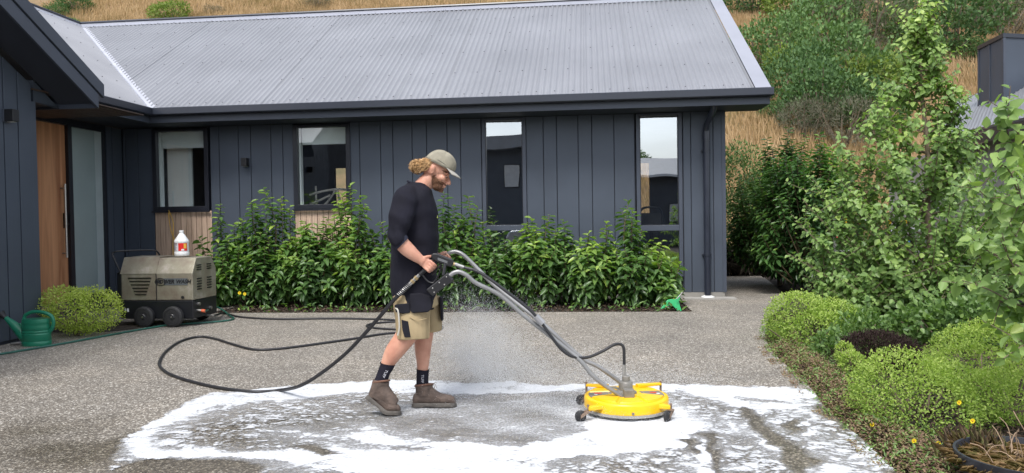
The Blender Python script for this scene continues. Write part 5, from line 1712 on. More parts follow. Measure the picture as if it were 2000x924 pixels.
def sector(a0, a1, r0, r1, z0, z1):
    m_ = MB()
    for k in range(11):
        a = R(a0 + (a1 - a0) * k / 10)
        m_.v += [Vector((r0 * math.cos(a), r0 * math.sin(a), z0)), Vector((r1 * math.cos(a), r1 * math.sin(a), z1))]
    for k in range(10):
        m_.f.append((2 * k, 2 * k + 1, 2 * k + 3, 2 * k + 2))
    return m_
for a0, a1 in ((158, 196), (-16, 22), (98, 128)):
    sb(sector(a0, a1, 0.10, 0.256, 0.1335, 0.1215), 'deck_plate', gryp, dk)
sb(MB().lathe([(0.286, 0.030), (0.293, 0.030), (0.293, 0.047), (0.286, 0.047)], (0, 0, 0), 48), 'skirt', pmat('splash_skirt', (0.3, 0.29, 0.27), 0.6), smooth=True)
br_ = MB()
for i in range(220):
    a = 2 * math.pi * i / 220
    r_ = 0.283
    j = rnd.uniform(-.01, .012)
    br_.add([(r_ * math.cos(a), r_ * math.sin(a), 0.035), (r_ * math.cos(a + .02), r_ * math.sin(a + .02), 0.035), ((r_ + j) * math.cos(a + .012), (r_ + j) * math.sin(a + .012), 0.006 + rnd.random() * .008)], [(0, 1, 2)])
stuff(sb(br_, 'brush_bristle', M['black']))
def wedge(a0, a1, r0, r1, z0, z1, seg=8):
    m_ = MB()
    p0, p1 = [], []
    for k in range(seg + 1):
        a = R(a0 + (a1 - a0) * k / seg)
        p0.append((r1 * math.cos(a), r1 * math.sin(a), z0))
    base = [(r0 * math.cos(R((a0 + a1) / 2 - 22)), r0 * math.sin(R((a0 + a1) / 2 - 22)), z0 + 0.008), (r0 * math.cos(R((a0 + a1) / 2 + 22)), r0 * math.sin(R((a0 + a1) / 2 + 22)), z0 + 0.008)]
    poly_ = [Vector(q) for q in [base[0]] + p0 + [base[1]]]
    c = sum(poly_, Vector()) / len(poly_)
    top_ = [c + (q - c) * 0.90 + Vector((0, 0, z1)) for q in poly_]
    n_ = len(poly_)
    m_.v = poly_ + top_
    m_.f = [tuple(range(n_, 2 * n_))] + [(i, (i + 1) % n_, n_ + (i + 1) % n_, n_ + i) for i in range(n_)]
    return m_
for a in (222, 318, 50, 140):
    sb(wedge(a - 25, a + 25, 0.085, 0.255, 0.119, 0.012), 'raised_panel', yel, dk, fix=True)
sb(wedge(252, 288, 0.08, 0.25, 0.119, 0.008), 'raised_panel', yel, dk, fix=True)
for sx, px_ in ((-1, -0.185), (1, 0.19)):
    sb(MB().box(px_ - 0.03, px_ + 0.02, 0.0, 0.03, 0.127, 0.1285), 'decal', pmat('red_decal', (0.55, 0.05, 0.03), 0.5), dk)
    sb(MB().box(px_ + 0.025 * sx - 0.01, px_ + 0.025 * sx + 0.012, -0.025, -0.005, 0.1265, 0.128), 'decal', M['white'], dk)
arms = [((-0.17, -0.19), (-0.285, -0.235), (-0.335, -0.235)), ((0.17, -0.19), (0.255, -0.235), (0.225, -0.27)), ((-0.10, 0.16), (-0.25, 0.215), (-0.29, 0.20)), ((0.10, 0.16), (0.28, 0.215), (0.30, 0.24))]
for i, (a, b, c) in enumerate(arms):
    ar = MB()
    dd_ = Vector((b[0] - a[0], b[1] - a[1], 0)); n2 = Vector((-dd_.y, dd_.x, 0)).normalized() * 0.022
    A0, B0 = Vector((a[0], a[1], 0.0)), Vector((b[0], b[1], 0.0))
    zl, zh = (0.075, 0.105) if i < 2 else (0.133, 0.155)
    ar.hexa([A0 - n2 + Vector((0, 0, zl)), B0 - n2 * .8 + Vector((0, 0, zl)), B0 + n2 * .8 + Vector((0, 0, zl)), A0 + n2 + Vector((0, 0, zl)),
             A0 - n2 + Vector((0, 0, zh)), B0 - n2 * .8 + Vector((0, 0, zh - .005)), B0 + n2 * .8 + Vector((0, 0, zh - .005)), A0 + n2 + Vector((0, 0, zh))])
    sb(ar, 'caster_arm', yel, fix=True, bevel=0.004)
    cs = MB()
    cs.cyl((b[0], b[1], 0.055), (b[0], b[1], zh + 0.008), 0.008, seg=8)
    fk = Vector((c[0] - b[0], c[1] - b[1], 0))
    side = Vector((-fk.y, fk.x, 0)).normalized() * 0.018 if fk.length > 0 else Vector((0, 0.018, 0))
    for s in (-1, 1):
        p0 = Vector((b[0], b[1], 0.07)) + side * s
        p1 = Vector((c[0], c[1], 0.036)) + side * s
        cs.prism([p0 + Vector((0, 0, 0.0)) - fk * .25, p0 + fk * .5, p1 + Vector((0, 0, .012)), p1 - Vector((0, 0, .010)), p1 - fk * .3], side.normalized() * 0.003)
    cs.cyl(Vector((b[0], b[1], 0.068)), Vector((b[0], b[1], 0.074)), 0.024, seg=12)
    cst = sb(cs, 'caster', pmat('rusty_caster', (0.20, 0.14, 0.10), 0.6, var=0.4, vs=60), fix=True)
    wv = MB().lathe([(0.0, -0.013), (0.03, -0.013), (0.038, -0.008), (0.038, 0.008), (0.03, 0.013), (0.0, 0.013)], (0, 0, 0), 18, 'Y')
    ang = math.atan2(side.y, side.x) - math.pi / 2
    Rm = Matrix.Rotation(ang, 3, 'Z')
    wv.v = [Rm @ v + Vector((c[0], c[1], 0.038)) for v in wv.v]
    sb(wv, 'caster_wheel', M['rubber'], cst, smooth=True)
hub = MB().lathe([(0.0, 0.128), (0.075, 0.128), (0.072, 0.142), (0.055, 0.146), (0.046, 0.150), (0.046, 0.205), (0.040, 0.212), (0.026, 0.214), (0.026, 0.245), (0.018, 0.25), (0.0, 0.25)], (0, 0, 0), 28)
sb(hub, 'swivel_hub', gryp, smooth=True)
sb(MB().box(-0.035, 0.035, -0.145, -0.085, 0.13, 0.185), 'handle_bracket', gryp, bevel=0.005)
sb(MB().box(-0.035, 0.035, 0.055, 0.115, 0.135, 0.18), 'handle_bracket', gryp, bevel=0.005)
sb(MB().lathe([(0.0, -0.295), (0.009, -0.295), (0.009, -0.28)], (0, 0, 0.062), 10, 'Y'), 'bolt', gryp)
# handle tubes (near one lower, far one upper)
near = [(878, 539, 4.90), (886, 533, 4.90), (897, 531, 4.90), (912, 538, 4.90), (930, 553, 4.91), (976, 576, 4.92), (1023, 616, 4.92), (1084, 664, 4.93), (1132, 703, 4.93), (1155, 731, 4.93), (1180, 752, 4.93), (1218, 777, 4.935)]
far = [(872, 498, 5.32), (880, 493, 5.32), (892, 492, 5.32), (906, 499, 5.31), (930, 522, 5.30), (971, 562, 5.27), (1054, 627, 5.20), (1097, 665, 5.17), (1140, 702, 5.14), (1168, 716, 5.13), (1208, 744, 5.12), (1218, 756, 5.12)]
tubes = []
for pt in (near, far):
    m_ = MB().tube(catmull([gy(*p) for p in pt], 5), 0.0145, 12)
    tubes.append(m_.build('handle_tube', tubem, sc_, smooth=True))
cl = MB()
c1, c2 = gy(1052, 637, 4.925), gy(1052, 628, 5.20)
cl.cyl(c1, c2, 0.010, seg=8)
cl.build('cross_clamp', gryp, sc_)
q1, q2 = gy(1046, 618, 4.90), gy(1060, 632, 4.90)
MB().cyl(q1, q2, 0.024, seg=10).build('hose_clamp', pmat('clamp_grey', (0.35, 0.35, 0.36), 0.4, metal=0.5), sc_)
hs2 = [(922, 526, 4.92), (945, 537, 4.91), (990, 570, 4.90), (1030, 601, 4.90), (1054, 626, 4.90), (1075, 655, 4.90), (1097, 683, 4.91), (1120, 697, 4.92), (1147, 698, 4.95), (1175, 687, 4.99), (1198, 674, 5.02), (1211, 672.5, 5.04), (1218, 679, 5.04), (1219, 700, 5.04), (1219, 728, 5.04)]
MB().tube(catmull([gy(*p) for p in hs2], 6), 0.0105, 9).build('supply_hose', hosem, sc_, smooth=True)
MB().cyl(gy(1219, 712, 5.04), gy(1219, 742, 5.04), 0.0125, seg=10).build('hose_ferrule', M['steel'], sc_)
# black hose guard / hand shield fixed to the near handle
gd = MB()
dd = [(873, 533), (886, 548), (844, 579), (832, 566)]
gd.prism([gy(x, y, 4.87) for x, y in dd], (0, 0.075, 0))
gd.build('hand_shield', M['black'], sc_, bevel=0.008, fix=True)
for x, y in ((872, 541), (858, 552), (845, 563), (848, 571), (868, 556)):
    MB().ell(gy(x, y, 4.868), (0.005, 0.003, 0.005), seg=8, rin=5).build('rivet', M['steel'], sc_)
MB().cyl(gy(866, 538, 4.91), gy(870, 512, 4.93), 0.012, seg=8).build('gun_mount', M['black'], sc_)

# ---- spray gun held in the right hand
gn = thing('spray_gun', 'black trigger spray gun gripped in the man\'s right hand above the cleaner handle', 'spray gun', tuple(gy(860, 505, gunY)), 0)
gb = MB()
o0, o1, o2, o3 = gy(841, 496, gunY), gy(852, 494, gunY), gy(884, 507, gunY), gy(881, 521, gunY)
pl = [gy(x, y, gunY - 0.022) for x, y in ((842, 498), (846, 494.5), (853, 495), (884, 507), (886, 514), (881, 522), (871, 519), (848, 509), (842, 504))]
gb.prism(pl, (0, 0.044, 0))
gb.build('body', M['black'], gn, bevel=0.007, fix=True)
MB().prism([gy(x, y, gunY - 0.025) for x, y in ((855, 503), (874, 510), (874, 515), (855, 508))], (0, 0.002, 0)).build('side_panel', pmat('gun_grey_panel', (0.12, 0.125, 0.13), 0.35), gn, fix=True)
gr = MB()
gr.tube([gy(849, 503, gunY), gy(838, 518, gunY), gy(826, 531, gunY), gy(819, 537, gunY)], [0.016, 0.016, 0.015, 0.014], 10)
gr.build('grip', M['black'], gn, smooth=True)
MB().tube(catmull([gy(822, 533, gunY), gy(834, 548, gunY), gy(845, 552.5, gunY), gy(852, 545, gunY), gy(860, 528, gunY), gy(863, 518, gunY)], 5), 0.0055, 7).build('trigger_guard', M['black'], gn, smooth=True)
MB().tube([gy(862, 516, gunY), gy(853, 526, gunY), gy(843, 537, gunY)], [0.007, 0.006, 0.005], 7).build('trigger', M['black'], gn, smooth=True)
brass = pmat('brass', (0.55, 0.42, 0.22), 0.3, metal=0.9)
MB().tube([gy(883, 514, gunY), gy(889, 516.5, gunY)], 0.012, 8).build('brass_nut', brass, gn)
MB().tube([gy(889, 516.5, gunY), gy(906, 522.5, 4.93)], [0.013, 0.012], 10).build('coupler', M['steel'], gn)
MB().tube([gy(906, 522.5, 4.93), gy(924, 527, 4.92)], [0.011, 0.0105], 9).build('hose_end', hosem, gn)
a_, b2_ = gy(819, 537, gunY), gy(778, 577, gunY)
for t0, t1, r_, m_ in ((0.0, 0.10, .012, M['steel']), (0.10, 0.2, .017, brass), (0.2, 0.27, .013, M['steel']), (0.27, 0.36, .017, brass), (0.36, 0.46, .014, M['steel'])):
    MB().cyl(a_.lerp(b2_, t0), a_.lerp(b2_, t1), r_, seg=10).build('hose_fitting', m_, gn)
spg = []
for i in range(120):
    t = i / 119
    c = a_.lerp(b2_, 0.46 + 0.54 * t)
    ang = 2 * math.pi * 9 * t
    ax = (b2_ - a_).normalized(); o_ = Vector((0, 1, 0)); w_ = ax.cross(o_).normalized()
    spg.append(c + (o_ * math.cos(ang) + w_ * math.sin(ang)) * 0.015)
MB().tube(spg, 0.0025, 5).build('spring_guard', M['steel'], gn)
MB().cyl(a_.lerp(b2_, 0.46), b2_, 0.012, seg=8).build('hose_core', hosem, gn)

# ---- green sprinkler stake at the bed corner
sY = 10.75
spk_ = thing('sprinkler', 'bright green three armed lawn sprinkler stake leaning at the right end of the laurel bed', 'sprinkler', tuple(gy(1325, 609, sY)), 0)
g3 = pmat('bright_green_plastic', (0.02, 0.36, 0.12), 0.35, var=0.05)
MB().prism([gy(x, y, sY + (y - 609) * -0.002) for x, y in ((1290, 604), (1297, 595), (1304, 586), (1312, 584.5), (1319, 585), (1326, 577), (1330, 576), (1326, 588), (1328, 597), (1332, 608), (1324, 609), (1318, 601), (1313, 596), (1304, 597.5), (1296, 602))], (0, 0.03, 0)).build('base', g3, spk_, fix=True, bevel=0.004)
MB().cyl(gy(1322, 584, sY - .01), gy(1333, 571, sY - .01), 0.011, seg=10).build('metal_pipe', M['steel'], spk_)
MB().cyl(gy(1307, 592, sY - .012), gy(1307, 592, sY), 0.016, seg=10).build('hole', M['black'], spk_)

# ---- black pot at the lower right corner
pc = gy(2010, 888, 3.45)
pot = thing('plant_pot', 'large black plastic pot of dry straw and dead stems in the lower right corner', 'plant pot', (pc.x, pc.y, -0.02), 0)
RZ = pc.z + 0.02
sY_ = 0.30
MB().lathe([(0.0, 0.0), (sY_ * 0.80, 0.0), (sY_ * 0.97, RZ - 0.05), (sY_ * 0.97, RZ - 0.045), (sY_ * 1.02, RZ - 0.04), (sY_ * 1.03, RZ), (sY_ * 0.99, RZ), (sY_ * 0.95, RZ - 0.05), (sY_ * .93, RZ - .07), (0.0, RZ - 0.07)], (0, 0, 0), 48).build('pot', pmat('black_pot', (0.025, 0.027, 0.035), 0.4, var=0.3, vs=10), pot, world=False, smooth=True)
nS = 2500
an = rs.rand(nS) * 6.28; ra = np.sqrt(rs.rand(nS)) * sY_ * 0.93
P2 = np.stack([pc.x + ra * np.cos(an), pc.y + ra * np.sin(an), RZ - 0.085 + 0.03 * rs.rand(nS)], 1)
A2 = rs.rand(nS) * 6.28
emit_leaves(pot, 'straw', P2, np.stack([np.cos(A2), np.sin(A2), 0.35 * rs.rand(nS)], 1), np.stack([rs.randn(nS) * .4, rs.randn(nS) * .4, np.ones(nS)], 1), 0.07 + 0.05 * rs.rand(nS), 0.004, np.clip(0.35 + .2 * rs.randn(nS), 0, 1), 0, local=Vector((pc.x, pc.y, -0.02)))
ds = MB()
for i in range(26):
    a = rnd.uniform(0, 6.28); r_ = rnd.uniform(0, sY_ * .85)
    p = Vector((r_ * math.cos(a), r_ * math.sin(a), RZ - 0.07))
    e = p + Vector((rnd.uniform(-.12, .12), rnd.uniform(-.1, .1), rnd.uniform(.06, .22)))
    ds.tube(catmull([p, p.lerp(e, .6) + Vector((rnd.uniform(-.02, .02), 0, .03)), e], 3), 0.0022, 4, False)
stuff(ds.build('dead_stem', pmat('dead_stem_brown', (0.30, 0.21, 0.14), 0.85, var=0.3), pot, world=False))
dt = thing('dry_tuft', 'brown dried plant tuft standing beside the black pot rim', 'plant', tuple(gy(1910, 868, 3.75).xy) + (0.0,), 0)
c_ = gy(1912, 868, 3.75)
nT = 420
P3 = np.stack([c_.x + rs.randn(nT) * .05, c_.y + rs.randn(nT) * .05, np.full(nT, 0.03)], 1)
emit_leaves(dt, 'dry', P3, np.stack([rs.randn(nT) * .45, rs.randn(nT) * .45, np.ones(nT)], 1), np.stack([rs.randn(nT), -np.ones(nT), rs.rand(nT)], 1), 0.10 + 0.12 * rs.rand(nT), 0.006, np.clip(0.6 + .2 * rs.randn(nT), 0, 1), 0, local=Vector((c_.x, c_.y, 0)))
# yellow flowers
fy = pmat('yellow_petal', (0.85, 0.66, 0.02), 0.5)
fo = pmat('orange_flower_centre', (0.6, 0.25, 0.01), 0.6)
for i, (x, y, Y, lab) in enumerate(((1873, 786, 4.28, 'yellow flower on the right side of the large front lime mound'), (1899, 822, 3.95, 'yellow flower above the rim of the black pot'), (1832, 866, 4.02, 'yellow flower at the foot of the large front lime mound'), (1703, 829, 4.45, 'small yellow flower among the dry ground cover at the driveway edge'), (1785, 861, 4.05, 'half hidden yellow flower under the large front lime mound'), (478, 574, 10.6, 'left one of two tiny yellow flowers low in the leftmost laurel'), (468, 572, 10.6, 'right one of two tiny yellow flowers low in the leftmost laurel'))):
    p = gy(x, y, Y)
    ft = thing('yellow_flower', lab if i < 5 else ('tiny yellow flower low in the laurel beside the pressure washer, left one' if i == 6 else 'tiny yellow flower low in the laurel beside the pressure washer, right one'), 'flower', tuple(p), 0, 'yellow flowers')
    q = MB()
    rr_ = 0.013 if Y < 5 else 0.022
    for k in range(9):
        a = 2 * math.pi * k / 9
        v0 = Vector((math.cos(a), -0.15, math.sin(a))); sd_ = Vector((-math.sin(a), 0, math.cos(a)))
        q.add([v0 * 0.2 * rr_, v0 * .8 * rr_ + sd_ * .3 * rr_, v0 * 1.2 * rr_, v0 * .8 * rr_ - sd_ * .3 * rr_], [(0, 1, 2, 3)])
    q.build('petals', fy, ft, world=False)
    MB().ell((0, -0.002, 0), (rr_ * .35, rr_ * .2, rr_ * .35), seg=8, rin=5).build('centre', fo, ft, world=False)
    MB().tube([(0, 0, 0), (0.004, 0.01, -0.05), (0, 0.015, -min(0.12, p.z))], 0.0015, 4).build('stem', stemm, ft, world=False)

# ---- foam on the driveway
def in_poly(X, Y, P):
    ins = np.zeros(X.shape, bool)
    n = len(P)
    for i in range(n):
        x0, y0 = P[i]; x1, y1 = P[(i + 1) % n]
        c = ((y0 > Y) != (y1 > Y))
        xi = (x1 - x0) * (Y - y0) / ((y1 - y0) + 1e-12) + x0
        ins ^= c & (X < xi)
    return ins
def dist_poly(X, Y, P):
    d = np.full(X.shape, 1e9)
    n = len(P)
    for i in range(n):
        a = np.array(P[i], float); b = np.array(P[(i + 1) % n], float)
        ab = b - a
        t = np.clip(((X - a[0]) * ab[0] + (Y - a[1]) * ab[1]) / (ab @ ab + 1e-12), 0, 1)
        d = np.minimum(d, np.hypot(X - a[0] - t * ab[0], Y - a[1] - t * ab[1]))
    return np.where(in_poly(X, Y, P), d, -d)
def wpoly(P):
    return [tuple(gz(x, y).xy) for x, y in P]
OUT = wpoly([(200, 922), (250, 880), (234, 863), (300, 822), (330, 802), (370, 786), (420, 772), (470, 764), (560, 755), (680, 747), (800, 744), (950, 744), (1120, 747), (1300, 751), (1440, 753), (1560, 757), (1600, 770), (1618, 790), (1650, 826), (1700, 866), (1742, 912), (1740, 970), (560, 970), (520, 935), (480, 905), (400, 900), (330, 893), (260, 905), (215, 935)])
DENSE = [
    [(360, 792), (420, 772), (560, 756), (700, 747), (900, 745), (1120, 748), (1180, 756), (1120, 766), (900, 771), (700, 769), (600, 777), (520, 786), (430, 800)],
    [(234, 863), (300, 822), (370, 788), (440, 775), (430, 795), (370, 815), (330, 832), (300, 850), (330, 870), (450, 880), (560, 872), (540, 893), (480, 896), (330, 892)],
    [(330, 872), (460, 884), (560, 874), (640, 862), (700, 868), (760, 880), (860, 884), (920, 878), (1000, 866), (1150, 850), (1250, 838), (1310, 822), (1300, 792), (1340, 800), (1356, 830), (1350, 860), (1330, 884), (1240, 884), (1130, 888), (1060, 903), (1000, 960), (850, 960), (700, 930), (600, 905), (500, 896), (400, 894)],
    [(520, 842), (620, 838), (760, 846), (860, 868), (1000, 866), (1000, 880), (860, 885), (760, 868), (640, 850)],
    [(1120, 750), (1300, 752), (1440, 755), (1560, 758), (1600, 772), (1590, 782), (1480, 779), (1400, 781), (1330, 770), (1180, 764)],
    [(1400, 781), (1470, 782), (1560, 786), (1600, 800), (1630, 825), (1600, 815), (1560, 800), (1480, 800), (1500, 815), (1450, 800)],
    [(1340, 880), (1356, 830), (1372, 855), (1392, 868), (1412, 895), (1430, 960), (1330, 960), (1335, 905), (1350, 895)],
    [(1412, 815), (1440, 822), (1452, 838), (1430, 842), (1410, 830)],
    [(1462, 820), (1485, 838), (1510, 870), (1560, 888), (1580, 906), (1590, 950), (1575, 950), (1562, 912), (1530, 895), (1500, 880), (1480, 862), (1465, 845)],
    [(1492, 814), (1515, 830), (1540, 850), (1530, 846), (1505, 834)],
    [(1572, 820), (1590, 820), (1598, 850), (1580, 858), (1562, 852)],
    [(1545, 862), (1575, 880), (1590, 905), (1600, 930), (1594, 915), (1570, 895), (1540, 875)],
    [(1600, 908), (1660, 898), (1735, 902), (1742, 915), (1690, 925), (1620, 935), (1590, 960), (1585, 935)],
    [(1160, 800), (1300, 800), (1330, 830), (1250, 842), (1150, 848), (1110, 835)],
    [(1060, 855), (1150, 838), (1300, 825), (1320, 850), (1200, 870), (1060, 885), (960, 890)],
]
BARE = [
    [(560, 866), (600, 862), (660, 874), (700, 886), (680, 892), (620, 884)],
    [(1326, 858), (1350, 856), (1362, 872), (1348, 878), (1372, 892), (1350, 900), (1330, 885)],
    [(1462, 796), (1480, 802), (1500, 818), (1520, 836), (1542, 856), (1570, 884), (1592, 905), (1582, 918), (1560, 902), (1535, 884), (1510, 868), (1490, 845), (1470, 822), (1450, 800)],
    [(1545, 822), (1572, 818), (1570, 842), (1552, 850), (1540, 838)],
    [(1530, 872), (1560, 890), (1572, 910), (1575, 960), (1545, 960), (1520, 890)],
    [(1352, 845), (1372, 842), (1395, 862), (1420, 890), (1440, 960), (1412, 960), (1392, 892), (1370, 868)],
]
x0f, x1f, y0f, y1f = -4.3, 3.1, 3.2, 6.75
nx, ny = 560, 270
gx, gyy = np.meshgrid(np.linspace(x0f, x1f, nx), np.linspace(y0f, y1f, ny))
def nfield(fx, fy, seed, oct_=4):
    out = np.zeros_like(gx)
    r_ = np.random.RandomState(seed)
    amp, tot = 1.0, 0
    for o in range(oct_):
        for q in range(5):
            th = r_.rand() * 6.28
            kx, ky = math.cos(th) * fx * 2 ** o * (0.7 + .6 * r_.rand()), math.sin(th) * fy * 2 ** o * (0.7 + .6 * r_.rand())
            out += amp * np.sin(kx * gx + ky * gyy + r_.rand() * 6.28 + 1.5 * np.sin(0.7 * ky * gx + r_.rand() * 6))
        tot += amp * 1.6
        amp *= 0.6
    return out / tot
wob = nfield(4, 6, 1) * 0.05
wx = gx + nfield(4, 5, 2, 5) * 0.09
wy = gyy + nfield(4, 6, 3, 5) * 0.075
cover = np.zeros_like(gx)
dout = dist_poly(wx, wy, OUT)
inside = np.clip(dout / 0.05, 0, 1)
# streaky film, stronger to the left and the right, thin in the freshly washed wake
cover += inside * (0.34 + 0.07 * nfield(3, 9, 4))
right = 1 / (1 + np.exp(-(gx - 1.15) / 0.12))
cover += inside * right * 0.10
for P in DENSE:
    dd2 = dist_poly(wx, wy, wpoly(P))
    cover = np.maximum(cover, (0.79 + 0.20 * nfield(3, 11, 33)) * np.clip(0.5 + dd2 / 0.10, 0, 1) * np.clip(dout / 0.03 + .3, 0, 1))
for P in BARE:
    dd2 = dist_poly(wx, wy, wpoly(P))
    cover *= 1 - 0.9 * np.clip(0.5 + dd2 / 0.05, 0, 1)
# lace front patch
lace = np.clip(dist_poly(wx, wy, wpoly([(1070, 912), (1150, 894), (1240, 886), (1320, 890), (1345, 960), (1040, 960)])) / 0.05 + .5, 0, 1)
cover = cover * (1 - lace) + 0.44 * lace
film = inside * (0.10 + 0.10 * nfield(3, 8, 9))
wake = dist_poly(wx, wy, wpoly([(780, 768), (900, 772), (1120, 768), (1160, 790), (1140, 850), (1000, 868), (860, 868), (760, 846), (640, 838), (700, 800)]))
wk = np.clip(wake / 0.25, 0, 1)
cover = cover - 0.20 * wk * (cover < 0.7)
film = film + wk * (0.20 + 0.26 * np.clip((gx + 0.6) / 1.3, 0, 1) + 0.16 * nfield(2.2, 9, 12))
nd = np.zeros_like(gx)
for P in DENSE:
    nd = np.maximum(nd, np.clip(1 + dist_poly(wx, wy, wpoly(P)) / 0.22, 0, 1))
film = film + 0.34 * nd ** 2 * inside
cl_ = np.hypot(gx - CC.x, gyy - CC.y)
film = film + 0.35 * np.exp(-((cl_ - 0.33) / 0.16) ** 2)
for P in BARE:
    film *= 1 - 0.95 * np.clip(0.5 + dist_poly(wx, wy, wpoly(P)) / 0.05, 0, 1)
film = np.clip(film, 0, 0.85) * np.clip(dout / 0.03 + .3, 0, 1)
ridge_ = np.clip((cover - 0.75) / 0.25, 0, 1)
zf = 0.004 + 0.010 * ridge_ * (0.6 + 0.5 * nfield(14, 14, 6)) + 0.002
keepv = cover > 0.03
idx = -np.ones(nx * ny, int)
kv = np.nonzero(keepv.ravel())[0]
# keep cells with any cover
K = keepv
cell = K[:-1, :-1] | K[1:, :-1] | K[:-1, 1:] | K[1:, 1:]
ex = np.array([edge_x(v) for v in np.linspace(y0f, y1f, ny)])
cell &= (gx[:-1, 1:] < ex[:-1, None] - 0.005)
jj, ii = np.nonzero(cell)
a = jj * nx + ii
fq = np.stack([a, a + 1, a + nx + 1, a + nx], 1)
used = np.unique(fq)
idx[used] = np.arange(len(used))
co = np.stack([gx.ravel()[used], gyy.ravel()[used], zf.ravel()[used]], 1)
fme = bpy.data.meshes.new('foam')
fme.vertices.add(len(used)); fme.vertices.foreach_set('co', co.ravel())
fl = idx[fq].astype(np.int32)
fme.loops.add(fl.size); fme.loops.foreach_set('vertex_index', fl.ravel())
fme.polygons.add(len(fl)); fme.polygons.foreach_set('loop_start', np.arange(0, fl.size, 4, dtype=np.int32)); fme.polygons.foreach_set('loop_total', np.full(len(fl), 4, dtype=np.int32))
at = fme.attributes.new('cover', 'FLOAT', 'POINT')
at.data.foreach_set('value', cover.ravel()[used].astype(np.float32))
at = fme.attributes.new('film', 'FLOAT', 'POINT')
at.data.foreach_set('value', film.ravel()[used].astype(np.float32))
fme.update(calc_edges=True)
def foam_mat():
    m, nt, p = new_mat('soap_foam')
    L = nt.links
    p.inputs['Base Color'].default_value = (0.60, 0.615, 0.64, 1)
    p.inputs['Roughness'].default_value = 0.5
    p.inputs['Specular IOR Level'].default_value = 0.3
    tc = N(nt, 'ShaderNodeTexCoord')
    at_ = N(nt, 'ShaderNodeAttribute'); at_.attribute_name = 'cover'
    # warp
    wn_ = N(nt, 'ShaderNodeTexNoise'); wn_.inputs['Scale'].default_value = 2.2; wn_.inputs['Detail'].default_value = 3
    L.new(tc.outputs['Object'], wn_.inputs['Vector'])
    wm = N(nt, 'ShaderNodeVectorMath', operation='MULTIPLY_ADD')
    wm.inputs[1].default_value = (0.35, 0.35, 0)
    L.new(wn_.outputs['Color'], wm.inputs[0]); L.new(tc.outputs['Object'], wm.inputs[2])
    mp = N(nt, 'ShaderNodeMapping'); mp.inputs['Scale'].default_value = (0.75, 1.25, 1); mp.inputs['Rotation'].default_value = (0, 0, 0.25)
    L.new(wm.outputs[0], mp.inputs['Vector'])
    v = N(nt, 'ShaderNodeTexVoronoi', feature='DISTANCE_TO_EDGE'); v.inputs['Scale'].default_value = 8.5
    L.new(mp.outputs[0], v.inputs['Vector'])
    v2 = N(nt, 'ShaderNodeTexVoronoi', feature='DISTANCE_TO_EDGE'); v2.inputs['Scale'].default_value = 23
    L.new(mp.outputs[0], v2.inputs['Vector'])
    n1 = N(nt, 'ShaderNodeTexNoise'); n1.inputs['Scale'].default_value = 5; n1.inputs['Detail'].default_value = 9; n1.inputs['Roughness'].default_value = 0.75
    L.new(mp.outputs[0], n1.inputs['Vector'])
    n2 = N(nt, 'ShaderNodeTexNoise'); n2.inputs['Scale'].default_value = 55; n2.inputs['Detail'].default_value = 3
    L.new(tc.outputs['Object'], n2.inputs['Vector'])
    # value = cover + .35*edge + .35*edge2 + .7*(n1-.5) + .35*(n2-.5)
    def mad(a, k, c):
        n = N(nt, 'ShaderNodeMath', operation='MULTIPLY_ADD')
        L.new(a, n.inputs[0]); n.inputs[1].default_value = k
        if isinstance(c, float): n.inputs[2].default_value = c
        else: L.new(c, n.inputs[2])
        return n.outputs[0]
    x = mad(v.outputs['Distance'], 0.75, -0.16)
    x = mad(v2.outputs['Distance'], 0.7, x)
    x = mad(n1.outputs['Fac'], 0.95, x)
    x = mad(n2.outputs['Fac'], 0.55, x)
    x2 = N(nt, 'ShaderNodeMath', operation='ADD'); L.new(x, x2.inputs[0]); x2.inputs[1].default_value = -0.75
    tot = N(nt, 'ShaderNodeMath', operation='ADD'); L.new(at_.outputs['Fac'], tot.inputs[0]); L.new(x2.outputs[0], tot.inputs[1])
    rp = ramp(nt, [(0.30, 0.0), (0.44, 0.42), (0.52, 0.8), (0.62, 1.0)])
    L.new(tot.outputs[0], rp.inputs[0])
    g = ramp(nt, [(0.04, 0.0), (0.16, 1.0)])
    L.new(at_.outputs['Fac'], g.inputs[0])
    al = N(nt, 'ShaderNodeMath', operation='MULTIPLY'); L.new(rp.outputs[0], al.inputs[0]); L.new(g.outputs[0], al.inputs[1])
    fa_ = N(nt, 'ShaderNodeAttribute'); fa_.attribute_name = 'film'
    mp2 = N(nt, 'ShaderNodeMapping'); mp2.inputs['Scale'].default_value = (0.35, 1.6, 1); mp2.inputs['Rotation'].default_value = (0, 0, -0.2)
    L.new(wm.outputs[0], mp2.inputs['Vector'])
    n3 = N(nt, 'ShaderNodeTexNoise'); n3.inputs['Scale'].default_value = 9; n3.inputs['Detail'].default_value = 6; n3.inputs['Roughness'].default_value = 0.7
    L.new(mp2.outputs[0], n3.inputs['Vector'])
    v3 = N(nt, 'ShaderNodeTexVoronoi'); v3.inputs['Scale'].default_value = 62
    L.new(tc.outputs['Object'], v3.inputs['Vector'])
    fm = N(nt, 'ShaderNodeMath', operation='MULTIPLY_ADD'); L.new(n3.outputs['Fac'], fm.inputs[0]); fm.inputs[1].default_value = 1.5; fm.inputs[2].default_value = 0.1
    fm2 = N(nt, 'ShaderNodeMath', operation='MULTIPLY_ADD'); L.new(v3.outputs['Distance'], fm2.inputs[0]); fm2.inputs[1].default_value = 1.3; fm2.inputs[2].default_value = 0.35
    f3 = N(nt, 'ShaderNodeMath', operation='MULTIPLY'); L.new(fa_.outputs['Fac'], f3.inputs[0]); L.new(fm.outputs[0], f3.inputs[1])
    f4 = N(nt, 'ShaderNodeMath', operation='MULTIPLY'); L.new(f3.outputs[0], f4.inputs[0]); L.new(fm2.outputs[0], f4.inputs[1]); f4.use_clamp = True
    al0 = al
